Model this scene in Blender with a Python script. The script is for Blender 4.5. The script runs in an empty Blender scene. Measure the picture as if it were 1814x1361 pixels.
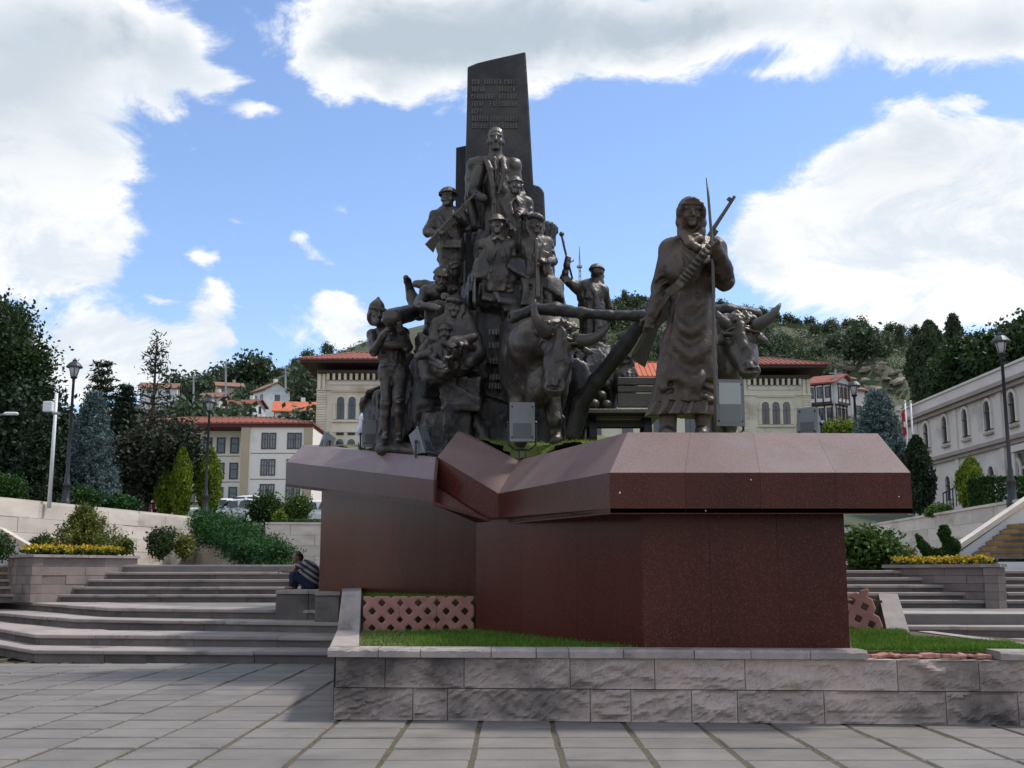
import bpy, math, random
import numpy as np
from mathutils import Vector, Matrix
R = math.radians
rng = np.random.default_rng(7)
random.seed(7)
SC = bpy.context.scene
COL = SC.collection

# ------------------------------------------------------------------ camera, sky, sun, exposure
EYE = 1.6; PITCH = R(9.56); FPX = 2000.0
cam_d = bpy.data.cameras.new('camera'); cam = bpy.data.objects.new('camera', cam_d); COL.objects.link(cam)
cam.location = (0, 0, EYE); cam.rotation_euler = (math.pi/2 + PITCH, 0, 0)
cam_d.sensor_width = 36.0; cam_d.lens = 36.0*FPX/1814.0; cam_d.clip_start = 0.1; cam_d.clip_end = 3000
SC.camera = cam
SC.view_settings.view_transform = 'Standard'; SC.view_settings.look = 'None'
SC.view_settings.gamma = 1; SC.view_settings.exposure = 0.18; SC.view_settings.use_curve_mapping = False

def at(px, py, Y):
    """photo pixel -> world point at forward distance Y"""
    u = (px-907)/FPX; v = (680.5-py)/FPX
    dy = math.cos(PITCH)-v*math.sin(PITCH); dz = math.sin(PITCH)+v*math.cos(PITCH)
    t = Y/dy
    return np.array((u*t, Y, EYE+dz*t))
def gz(px, py, z):
    """photo pixel -> world point on the level z"""
    u = (px-907)/FPX; v = (680.5-py)/FPX
    dy = math.cos(PITCH)-v*math.sin(PITCH); dz = math.sin(PITCH)+v*math.cos(PITCH)
    t = (z-EYE)/dz
    return np.array((u*t, dy*t, z))
def azel(px, py):
    p = at(px, py, 1.0)-np.array((0, 0, EYE))
    p /= np.linalg.norm(p)
    return math.atan2(p[0], p[1]), math.asin(p[2])

SUN_EL, SUN_AZ = R(58), R(70)          # sun high over the right shoulder of the monument, behind thin cloud
def make_world():
    w = bpy.data.worlds.new('World'); SC.world = w; w.use_nodes = True
    nt = w.node_tree; N = nt.nodes; L = nt.links; N.clear()
    out = N.new('ShaderNodeOutputWorld'); bg = N.new('ShaderNodeBackground')
    sky = N.new('ShaderNodeTexSky'); sky.sky_type = 'NISHITA'; sky.sun_disc = False
    sky.sun_elevation = SUN_EL; sky.sun_rotation = SUN_AZ; sky.altitude = 700; sky.ozone_density = 1.6; sky.dust_density = .4; sky.air_density = 1.0
    def m(op, a, b=None, c=None):
        n = N.new('ShaderNodeMath'); n.operation = op
        for i, x in enumerate((a, b, c)):
            if x is None: continue
            if isinstance(x, (int, float)): n.inputs[i].default_value = x
            else: L.new(x, n.inputs[i])
        return n.outputs[0]
    tc = N.new('ShaderNodeTexCoord'); nv = N.new('ShaderNodeVectorMath'); nv.operation = 'NORMALIZE'
    L.new(tc.outputs['Generated'], nv.inputs[0])
    sep = N.new('ShaderNodeSeparateXYZ'); L.new(nv.outputs[0], sep.inputs[0])
    def noise(scale, detail, rough, vec, dist=0.0):
        n = N.new('ShaderNodeTexNoise'); n.inputs['Scale'].default_value = scale; n.inputs['Detail'].default_value = detail
        n.inputs['Roughness'].default_value = rough; n.inputs['Distortion'].default_value = dist; L.new(vec, n.inputs['Vector']); return n
    mp = N.new('ShaderNodeMapping'); mp.inputs['Scale'].default_value = (1, 1, 1.7); L.new(nv.outputs[0], mp.inputs[0])
    nw = noise(7.0, 6, .6, mp.outputs[0], .2)
    sw = N.new('ShaderNodeSeparateColor'); L.new(nw.outputs['Color'], sw.inputs[0])
    az = m('ADD', m('ARCTAN2', sep.outputs[0], sep.outputs[1]), m('MULTIPLY', m('SUBTRACT', sw.outputs[0], .5), .09))
    el = m('ADD', m('ARCSINE', sep.outputs[2]), m('MULTIPLY', m('SUBTRACT', sw.outputs[1], .5), .07))
    # cumulus banks: centre and half sizes in degrees of the sky (from the photograph's directions), weight
    banks = [(90, 40, 220, 90, 1.15), (60, 150, 190, 90, 1.1), (290, 110, 90, 60, .8), (330, 75, 45, 40, .4), (395, 140, 55, 25, .7), (290, 180, 40, 25, .5),
             (70, 330, 150, 120, 1.3), (170, 420, 75, 70, 1.0), (190, 290, 50, 60, .75), (60, 470, 130, 45, .8), (20, 250, 120, 90, 1.0),
             (640, 50, 105, 85, 1.1), (760, 70, 150, 75, 1.15), (555, 100, 35, 50, .5), (600, 165, 45, 30, .5), (690, 150, 60, 28, .6), (900, 60, 150, 90, 1.0),
             (1080, 45, 200, 75, 1.1), (1290, 30, 180, 60, 1.0), (1560, 45, 180, 70, 1.1), (1740, 80, 140, 50, .8), (1390, 140, 80, 20, .5), (1800, 20, 90, 60, .7),
             (1440, 410, 140, 85, 1.2), (1600, 380, 170, 110, 1.3), (1740, 340, 130, 110, 1.25), (1650, 250, 60, 45, .8), (1560, 290, 90, 50, .8), (1790, 440, 100, 70, .8), (1735, 190, 26, 12, .5), (1350, 450, 60, 50, .7),
             (1740, 545, 130, 40, 1.1), (1600, 550, 120, 26, .8),
             (300, 590, 110, 38, .95), (180, 600, 100, 45, 1.0), (365, 535, 42, 40, .85), (110, 660, 180, 45, 1.2), (300, 650, 120, 35, 1.0), (390, 590, 30, 26, .6),
             (585, 590, 60, 42, 1.0), (570, 550, 40, 20, .6), (520, 440, 22, 26, .7), (545, 475, 30, 14, .55), (360, 460, 26, 18, .8), (425, 400, 36, 14, .5), (600, 380, 28, 14, .42), (460, 190, 40, 16, .55), (285, 515, 22, 14, .6), (520, 275, 16, 14, .36)]
    tot = None
    for (cx, cy, rx, ry, wt) in banks:
        a0, e0 = azel(cx, cy); sa = abs(azel(cx+rx, cy)[0]-a0); se = abs(azel(cx, cy-ry)[1]-e0)
        qa = m('DIVIDE', m('SUBTRACT', az, a0), sa); qe = m('DIVIDE', m('SUBTRACT', el, e0), se)
        r2 = m('ADD', m('MULTIPLY', qa, qa), m('MULTIPLY', qe, qe))
        g = m('MULTIPLY', m('POWER', 2.718, m('MULTIPLY', r2, -1.0)), wt)
        tot = g if tot is None else m('ADD', tot, g)
    # the rest of the dome: the same broken cumulus from plain noise
    nb = noise(2.2, 4, .55, mp.outputs[0])
    away = m('SUBTRACT', 1.0, m('POWER', 2.718, m('MULTIPLY', m('ADD', m('POWER', m('DIVIDE', az, .62), 4), m('POWER', m('DIVIDE', m('SUBTRACT', el, .25), .42), 4)), -1.0)))
    rest = m('MULTIPLY', m('MULTIPLY', m('SUBTRACT', nb.outputs['Fac'], .36), 4.0), away)
    nf = noise(10.0, 11, .66, mp.outputs[0], .5)
    dens = m('ADD', m('ADD', tot, m('MAXIMUM', rest, 0.0)), m('MULTIPLY', m('SUBTRACT', nf.outputs['Fac'], .5), 1.9))
    def ss(x, a, b):
        n = N.new('ShaderNodeMapRange'); n.interpolation_type = 'SMOOTHSTEP'; L.new(x, n.inputs[0])
        n.inputs[1].default_value = a; n.inputs[2].default_value = b; return n.outputs[0]
    cover = ss(dens, .27, .75)
    thick = m('MULTIPLY', ss(m('ADD', dens, m('MULTIPLY', m('SUBTRACT', nw.outputs['Fac'], .5), .9)), .62, 1.9), ss(el, .26, .46))
    cc = N.new('ShaderNodeMix'); cc.data_type = 'RGBA'; L.new(thick, cc.inputs[0])
    cs_ = N.new('ShaderNodeMix'); cs_.data_type = 'RGBA'; L.new(ss(nf.outputs['Fac'], .36, .6), cs_.inputs[0]); cs_.inputs[6].default_value = (7.9, 8.6, 9.4, 1); cs_.inputs[7].default_value = (10.6, 10.7, 10.8, 1); L.new(cs_.outputs[2], cc.inputs[6]); cc.inputs[7].default_value = (5.2, 6.1, 7.0, 1)
    tint = N.new('ShaderNodeMix'); tint.data_type = 'RGBA'; tint.blend_type = 'MULTIPLY'; tint.inputs[0].default_value = 1
    L.new(sky.outputs[0], tint.inputs[6]); tint.inputs[7].default_value = (1.95, 1.98, 2.12, 1)
    mx = N.new('ShaderNodeMix'); mx.data_type = 'RGBA'; L.new(cover, mx.inputs[0]); L.new(tint.outputs[2], mx.inputs[6]); L.new(cc.outputs[2], mx.inputs[7])
    L.new(mx.outputs[2], bg.inputs[0]); bg.inputs[1].default_value = 0.088
    L.new(bg.outputs[0], out.inputs[0])
make_world()
sun_d = bpy.data.lights.new('sun', 'SUN'); sun_d.energy = 3.0; sun_d.angle = R(7); sun_d.color = (1, .95, .88)
sun = bpy.data.objects.new('sun', sun_d); COL.objects.link(sun)
sdir = Vector((math.sin(SUN_AZ)*math.cos(SUN_EL), math.cos(SUN_AZ)*math.cos(SUN_EL), math.sin(SUN_EL)))
sun.rotation_euler = sdir.to_track_quat('Z', 'Y').to_euler(); sun.location = (30, 10, 60)

# ------------------------------------------------------------------ materials
MATS = {}
def mat(name, c1, c2=None, scale=3.0, rough=.8, bump=0.0, bscale=20.0, metal=0.0, rnd=0.0, detail=5, island=0.0, spec=.5, stain=None, sscale=.7, c3=None, fine=120.0, stretch=(1, 1, 1), wear=0.0, trans=0.0, lo=.35, hi=.65, slo=.56):
    """procedural surface: two noise-mixed colours, optional stains, fine specks, per-object and per-leaf variation"""
    if name in MATS: return MATS[name]
    M = bpy.data.materials.new(name); M.use_nodes = True; MATS[name] = M
    nt = M.node_tree; N = nt.nodes; L = nt.links; b = N['Principled BSDF']
    geo = N.new('ShaderNodeNewGeometry'); mp = N.new('ShaderNodeMapping'); mp.inputs['Scale'].default_value = stretch
    L.new(geo.outputs['Position'], mp.inputs[0])
    def noise(s, d, src=None, r=.6):
        n = N.new('ShaderNodeTexNoise'); n.inputs['Scale'].default_value = s; n.inputs['Detail'].default_value = d; n.inputs['Roughness'].default_value = r
        L.new(src or mp.outputs[0], n.inputs['Vector']); return n
    def rang(x, a, c, lo_=0., hi_=1.):
        n = N.new('ShaderNodeMapRange'); L.new(x, n.inputs[0]); n.inputs[1].default_value = a; n.inputs[2].default_value = c; n.inputs[3].default_value = lo_; n.inputs[4].default_value = hi_; return n.outputs[0]
    def mix(f, a, c, mode='MIX'):
        n = N.new('ShaderNodeMix'); n.data_type = 'RGBA'; n.blend_type = mode
        if isinstance(f, float): n.inputs[0].default_value = f
        else: L.new(f, n.inputs[0])
        for i, x in ((6, a), (7, c)):
            if isinstance(x, tuple): n.inputs[i].default_value = (*x[:3], 1)
            else: L.new(x, n.inputs[i])
        return n.outputs[2]
    c2 = c2 or tuple(x*.75 for x in c1)
    n1 = noise(scale, detail); col = mix(rang(n1.outputs['Fac'], lo, hi), c1, c2)
    if c3:
        n3 = noise(fine, 2, geo.outputs['Position']); col = mix(rang(n3.outputs['Fac'], .52, .66), col, c3)
    if stain:
        n2 = noise(sscale, 6); col = mix(rang(n2.outputs['Fac'], slo, slo+.15, 0, .85), col, stain)
    if wear:
        col = mix(rang(geo.outputs['Pointiness'], .505, .575, 0, wear), col, (.21, .185, .155))
    def vary(col, val, amt):
        v = rang(val, 0, 1, 1-amt, 1+amt); cr = N.new('ShaderNodeCombineColor')
        for i in range(3): L.new(v, cr.inputs[i])
        return mix(1.0, col, cr.outputs[0], 'MULTIPLY')
    if rnd:
        oi = N.new('ShaderNodeObjectInfo'); col = vary(col, oi.outputs['Random'], rnd)
    if island: col = vary(col, geo.outputs['Random Per Island'], island)
    L.new(col, b.inputs['Base Color'])
    b.inputs['Roughness'].default_value = rough; b.inputs['Metallic'].default_value = metal; b.inputs['Specular IOR Level'].default_value = spec
    if trans:
        b.inputs['Transmission Weight'].default_value = 0
        t = N.new('ShaderNodeBsdfTranslucent'); L.new(col, t.inputs[0]); ms = N.new('ShaderNodeMixShader'); ms.inputs[0].default_value = trans
        L.new(b.outputs[0], ms.inputs[1]); L.new(t.outputs[0], ms.inputs[2]); L.new(ms.outputs[0], N['Material Output'].inputs[0])
    if bump:
        nb = noise(bscale, 6, geo.outputs['Position']); bp = N.new('ShaderNodeBump'); bp.inputs['Strength'].default_value = min(1, bump); bp.inputs['Distance'].default_value = .02*max(1, bump)
        L.new(nb.outputs['Fac'], bp.inputs['Height']); L.new(bp.outputs[0], b.inputs['Normal'])
    return M

bronze = mat('bronze', (.108, .092, .079), (.040, .036, .035), 2.2, .38, .5, 30, metal=.6, wear=.4, stain=(.13, .105, .085), sscale=1.3)
bronze_brown = mat('bronze_brown', (.086, .063, .049), (.040, .031, .025), 1.6, .38, .5, 32, metal=.6, wear=.4, stain=(.115, .082, .06), sscale=1.5)
bronze_dark = mat('bronze_dark', (.036, .035, .037), (.020, .020, .022), 2.0, .48, .5, 22, metal=.5, wear=.4)
bronze_rock = mat('bronze_rock', (.066, .062, .061), (.029, .028, .030), 1.5, .52, 1.0, 11, metal=.45, wear=.6, stain=(.085, .072, .062), sscale=.8)
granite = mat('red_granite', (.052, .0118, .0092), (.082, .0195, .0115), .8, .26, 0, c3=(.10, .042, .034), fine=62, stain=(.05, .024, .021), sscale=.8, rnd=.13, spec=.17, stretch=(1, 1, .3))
granite_top = mat('red_granite_skylit', (.15, .095, .088), (.185, .125, .118), 1.2, .4, .03, 90, spec=.25, c3=(.25, .19, .18), fine=80, stain=(.19, .165, .16), sscale=.8, rnd=.06)  # paler, greyer granite for upward faces: sky light painted in, with some dust
paving = mat('grey_paving_stone', (.182, .164, .149), (.138, .125, .115), 1.7, .74, .25, 45, rnd=.10, stain=(.115, .104, .097), sscale=.8, c3=(.22, .205, .195), fine=160, slo=.52)
mortar = mat('joint_dirt', (.12, .095, .068), (.075, .062, .042), 9, .95, .8, 60, stain=(.075, .085, .022), sscale=2.2)
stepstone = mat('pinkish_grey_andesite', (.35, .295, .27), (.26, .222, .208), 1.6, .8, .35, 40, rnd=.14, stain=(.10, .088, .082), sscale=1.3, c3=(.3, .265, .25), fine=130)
riserstone = mat('dark_andesite', (.18, .157, .146), (.125, .11, .105), 1.8, .85, .4, 40, rnd=.16, stain=(.065, .058, .054), sscale=1.4)  # darker than the treads: riser shade put into the stone colour
rockface = mat('split_face_andesite', (.47, .365, .32), (.32, .262, .238), 1.9, .85, .6, 34, rnd=.14, stain=(.042, .04, .041), sscale=.5, c3=(.46, .39, .36), fine=70, slo=.495)
capstone = mat('cap_andesite', (.37, .32, .30), (.26, .225, .215), 2.6, .85, .5, 45, rnd=.12, stain=(.10, .09, .082), sscale=1.8)
travertine = mat('beige_travertine', (.64, .58, .50), (.54, .48, .41), 1.1, .75, .2, 30, rnd=.12, stain=(.33, .25, .17), sscale=.5, stretch=(1, 1, 2.5))
planterstone = mat('brown_grey_block', (.25, .205, .19), (.18, .155, .146), 1.4, .85, .5, 25, rnd=.18, stain=(.11, .095, .09), sscale=1)
whitewash = mat('white_plaster', (.72, .73, .74), (.62, .64, .66), .8, .7, .1, 20, stain=(.5, .5, .48), sscale=.6)
cream = mat('cream_render', (.84, .775, .72), (.78, .72, .665), .12, .85, .1, 12, stain=(.52, .47, .40), sscale=.25)
tan_strip = mat('tan_render', (.50, .40, .28), (.44, .35, .25), .4, .85)
limestone = mat('pale_yellow_limestone', (.70, .645, .515), (.60, .55, .44), .5, .8, .2, 8, rnd=.09, stain=(.42, .36, .27), sscale=.35)
greystone = mat('warm_grey_ashlar', (.68, .62, .585), (.60, .55, .52), .35, .8, .15, 8, stain=(.36, .32, .30), sscale=.3)
greytrim = mat('grey_brown_trim', (.38, .31, .285), (.30, .25, .235), .6, .8)
rooftile = mat('red_roof_tile', (.27, .075, .05), (.19, .055, .04), 1.5, .8, .3, 14, rnd=.10, stain=(.19, .07, .05), sscale=.5)
rooftile_orange = mat('orange_roof_tile', (.52, .135, .062), (.42, .11, .055), 1.2, .8, .3, 14, rnd=.08)
oldtile = mat('old_brown_tile', (.26, .13, .085), (.17, .095, .07), 1.0, .85, .3, 10, rnd=.14)
darkwood = mat('dark_brown_wood', (.055, .027, .02), (.035, .02, .016), 3, .7, .2, 20)
maroon = mat('maroon_eaves', (.12, .025, .022), (.085, .02, .018), 2, .7)
brownframe = mat('brown_window_frame', (.10, .075, .06), (.075, .058, .05), 3, .6)
glass = mat('dark_window_glass', (.045, .055, .07), (.03, .036, .046), .6, .12, spec=.8, rnd=.35)
glass_pale = mat('pale_window_glass', (.20, .23, .26), (.10, .12, .14), .5, .15, spec=.8, rnd=.4)
iron = mat('dark_painted_iron', (.022, .024, .032), (.016, .018, .024), 4, .42, spec=.5)
lampglass = mat('frosted_lamp_glass', (.50, .52, .52), (.42, .44, .45), 2, .25)
floodgrey = mat('grey_painted_metal', (.165, .175, .185), (.14, .15, .16), 1.5, .38, spec=.6, stain=(.11, .115, .12), sscale=3)
floodshade = mat('dark_grey_metal', (.085, .09, .097), (.07, .075, .08), 1.5, .4)
floodpale = mat('pale_lit_metal', (.40, .42, .43), (.33, .35, .36), .8, .16, spec=.8)  # pale front of one floodlight, its lit look put into the colour
terracotta = mat('pink_concrete', (.44, .215, .17), (.34, .165, .135), 5, .9, .4, 60, rnd=.12, stain=(.22, .125, .10), sscale=2)
carpaint = mat('white_car_paint', (.76, .77, .78), (.72, .73, .74), .5, .18, spec=.6)
carglass = mat('car_glass', (.02, .024, .03), (.015, .018, .022), 1, .06, spec=.8)
rubber = mat('black_rubber', (.015, .015, .016), (.012, .012, .012), 5, .85)
chrome = mat('bright_metal', (.55, .56, .58), (.45, .46, .48), 4, .25, metal=.9)
redlamp = mat('red_lens', (.35, .015, .012), (.28, .012, .01), 5, .2)
polewhite = mat('white_painted_steel', (.68, .70, .71), (.6, .62, .63), 2, .4)
polegrey = mat('galvanised_steel', (.32, .33, .34), (.26, .27, .28), 3, .45, metal=.5)
soil = mat('soil', (.13, .095, .062), (.08, .062, .042), 4, .95, .8, 40)
asphalt = mat('asphalt', (.07, .07, .072), (.05, .05, .052), 2, .9, .3, 80)
bark = mat('bark', (.085, .06, .045), (.05, .036, .03), 5, .95, .9, 25, stretch=(1, 1, .3))
gold = mat('ochre_mosaic_step', (.38, .235, .075), (.24, .145, .05), 9, .6, .3, 60, rnd=.1)
def leafm(name, c1, c2, island=.35, trans=.28, scale=.9): return mat(name, c1, c2, scale, .6, island=island, trans=trans, spec=.25)
leaf_dark = leafm('dark_green_leaf', (.036, .068, .018), (.020, .042, .013), .5)
leaf_mid = leafm('green_leaf', (.075, .135, .025), (.045, .09, .019), .4)
leaf_blue = leafm('blue_spruce_needle', (.115, .165, .16), (.075, .12, .12), .35, .1)
leaf_conifer = leafm('conifer_needle', (.024, .044, .019), (.015, .03, .014), .45, .1)
leaf_cedar = leafm('cedar_needle', (.048, .062, .034), (.03, .042, .024), .4, .1)
leaf_plum = leafm('dusky_plum_leaf', (.032, .046, .022), (.030, .030, .020), .5, .15)
leaf_thuja = leafm('golden_thuja_leaf', (.20, .25, .02), (.095, .16, .016), .4, .25, 2.5)
leaf_juniper = leafm('juniper_needle', (.038, .112, .026), (.02, .068, .018), .5, .2)
leaf_box = leafm('hedge_leaf', (.036, .088, .016), (.022, .06, .012), .45)
leaf_rose = leafm('rose_leaf', (.05, .09, .025), (.034, .06, .02), .4)
leaf_gold = leafm('yellow_green_conifer', (.15, .16, .03), (.07, .10, .02), .35)
petal = leafm('yellow_flower', (.62, .42, .03), (.45, .34, .03), .35, .2, 6)
leaf_hill = leafm('hill_tree_leaf', (.066, .096, .046), (.044, .068, .036), .4, .2)
leaf_hill2 = leafm('hill_scrub_leaf', (.085, .108, .05), (.06, .08, .04), .4, .2)
grassm = leafm('lawn_grass', (.13, .24, .028), (.08, .17, .018), .45, .3, 1.5)
grassy = leafm('dry_lawn_grass', (.22, .27, .035), (.15, .21, .03), .3, .3, 1.5)

# ------------------------------------------------------------------ object helpers
def tag(o, label=None, cat=None, group=None, kind=None):
    if label: o['label'] = label
    if cat: o['category'] = cat
    if group: o['group'] = group
    if kind: o['kind'] = kind
    return o
def thing(name, loc, label, cat, group=None):
    o = bpy.data.objects.new(name, None); COL.objects.link(o); o.location = tuple(float(x) for x in loc); o.empty_display_size = .2
    return tag(o, label, cat, group)
def wloc(o):
    v = np.zeros(3)
    while o is not None: v += np.array(o.location); o = o.parent
    return v
def link(name, me, parent=None, loc=None):
    o = bpy.data.objects.new(name, me); COL.objects.link(o)
    if parent is not None: o.parent = parent
    if loc is not None: o.location = tuple(float(x) for x in loc)
    return o
def mesh_np(name, V, F, m, smooth=False):
    """fast mesh from arrays; F is (n,3) or (n,4)"""
    V = np.asarray(V, np.float32); F = np.asarray(F, np.int32)
    me = bpy.data.meshes.new(name); n, k = F.shape
    me.vertices.add(len(V)); me.vertices.foreach_set('co', V.ravel())
    me.loops.add(n*k); me.loops.foreach_set('vertex_index', F.ravel())
    me.polygons.add(n); me.polygons.foreach_set('loop_start', np.arange(0, n*k, k, dtype=np.int32))
    me.polygons.foreach_set('loop_total', np.full(n, k, np.int32))
    if smooth: me.polygons.foreach_set('use_smooth', np.ones(n, bool))
    me.materials.append(m); me.update(calc_edges=True)
    return me
class MB:
    """collects solids in world coordinates; build() links them as ONE mesh object whose origin is its parent's (or given) base"""
    def __init__(s): s.v = []; s.f = []
    def add(s, vs, fs):
        o = len(s.v); s.v += [tuple(float(c) for c in v) for v in vs]; s.f += [tuple(i+o for i in f) for f in fs]; return s
    def box(s, c, size, rz=0.0, bev=0.0):
        hx, hy, hz = (x/2 for x in size); cs, sn = math.cos(rz), math.sin(rz); pts = []
        if bev:
            b = bev; ring = [(-hx+b, -hy), (hx-b, -hy), (hx, -hy+b), (hx, hy-b), (hx-b, hy), (-hx+b, hy), (-hx, hy-b), (-hx, -hy+b)]
            lev = [(-hz, b), (-hz+b, 0), (hz-b, 0), (hz, b)]
            for z, ins in lev:
                kx, ky = (hx-ins)/hx, (hy-ins)/hy
                for x, y in ring: pts.append((x*kx, y*ky, z))
            n = 8; fs = []
            for l in range(3):
                for i in range(n): fs.append((l*n+i, l*n+(i+1) % n, (l+1)*n+(i+1) % n, (l+1)*n+i))
            fs.append(tuple(range(n-1, -1, -1))); fs.append(tuple(range(3*n, 4*n)))
        else:
            pts = [(x, y, z) for z in (-hz, hz) for x, y in ((-hx, -hy), (hx, -hy), (hx, hy), (-hx, hy))]
            fs = [(3, 2, 1, 0), (4, 5, 6, 7), (0, 1, 5, 4), (1, 2, 6, 5), (2, 3, 7, 6), (3, 0, 4, 7)]
        return s.add([(c[0]+x*cs-y*sn, c[1]+x*sn+y*cs, c[2]+z) for x, y, z in pts], fs)
    def hexa(s, b4, t4):
        return s.add(list(b4)+list(t4), [(3, 2, 1, 0), (4, 5, 6, 7), (0, 1, 5, 4), (1, 2, 6, 5), (2, 3, 7, 6), (3, 0, 4, 7)])
    def slab(s, quad, vec):
        """a polygon thickened along vec"""
        n = len(quad); q = [np.array(p, float) for p in quad]; w = [p+np.array(vec) for p in q]
        return s.add(q+w, [tuple(range(n)), tuple(range(2*n-1, n-1, -1))]+[(i, n+i, n+(i+1) % n, (i+1) % n) for i in range(n)])
    def prism(s, poly, z0, z1):
        n = len(poly); return s.add([(p[0], p[1], z0) for p in poly]+[(p[0], p[1], z1) for p in poly], [tuple(range(n-1, -1, -1)), tuple(range(n, 2*n))]+[(i, (i+1) % n, n+(i+1) % n, n+i) for i in range(n)])
    def tube(s, pts, rad, n=8, cap=True):
        pts = [np.array(p, float) for p in pts]; rad = rad if hasattr(rad, '__len__') else [rad]*len(pts); vs = []; fs = []
        for i, p in enumerate(pts):
            d = pts[min(i+1, len(pts)-1)]-pts[max(i-1, 0)]; d /= (np.linalg.norm(d)+1e-9)
            a = np.cross(d, (0, 0, 1) if abs(d[2]) < .9 else (1, 0, 0)); a /= np.linalg.norm(a); b = np.cross(d, a)
            for k in range(n): t = 2*math.pi*k/n; vs.append(p+rad[i]*(math.cos(t)*a+math.sin(t)*b))
        for i in range(len(pts)-1):
            for k in range(n): fs.append((i*n+k, i*n+(k+1) % n, (i+1)*n+(k+1) % n, (i+1)*n+k))
        if cap: fs.append(tuple(range(n-1, -1, -1))); fs.append(tuple((len(pts)-1)*n+k for k in range(n)))
        return s.add(vs, fs)
    def lathe(s, c, prof, n=12):
        """profile of (radius, z) about a vertical axis"""
        vs = []; fs = []
        for r, z in prof:
            for k in range(n): t = 2*math.pi*k/n; vs.append((c[0]+r*math.cos(t), c[1]+r*math.sin(t), c[2]+z))
        for i in range(len(prof)-1):
            for k in range(n): fs.append((i*n+k, i*n+(k+1) % n, (i+1)*n+(k+1) % n, (i+1)*n+k))
        fs.append(tuple(range(n-1, -1, -1))); fs.append(tuple((len(prof)-1)*n+k for k in range(n)))
        return s.add(vs, fs)
    def ball(s, c, r, n=10, m=7):
        pr = [(max(1e-3, math.sin(math.pi*i/m)), -math.cos(math.pi*i/m)) for i in range(m+1)]
        r = r if hasattr(r, '__len__') else (r, r, r); vs = []; fs = []
        for q, z in pr:
            for k in range(n): t = 2*math.pi*k/n; vs.append((c[0]+r[0]*q*math.cos(t), c[1]+r[1]*q*math.sin(t), c[2]+r[2]*z))
        for i in range(m):
            for k in range(n): fs.append((i*n+k, i*n+(k+1) % n, (i+1)*n+(k+1) % n, (i+1)*n+k))
        return s.add(vs, fs)
    def build(s, name, m, parent=None, smooth=False, origin=None):
        me = bpy.data.meshes.new(name); o = link(name, me, parent)
        off = np.array(origin if origin is not None else (0, 0, 0), float)
        base = wloc(parent) if parent is not None else np.zeros(3)
        o.location = tuple(off-base) if origin is not None else (0, 0, 0)
        sub = off if origin is not None else base
        me.from_pydata([tuple(np.array(v)-sub) for v in s.v], [], s.f); me.materials.append(m)
        if smooth: me.polygons.foreach_set('use_smooth', np.ones(len(me.polygons), bool))
        me.update(); return o
def copy_tree(o, parent=None):
    c = o.copy(); COL.objects.link(c)
    if parent is not None: c.parent = parent
    for ch in list(o.children): copy_tree(ch, c)
    return c
def struct(o): o['kind'] = 'structure'; return o
def lerp(a, b, t): return np.array(a)*(1-t)+np.array(b)*t
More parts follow.
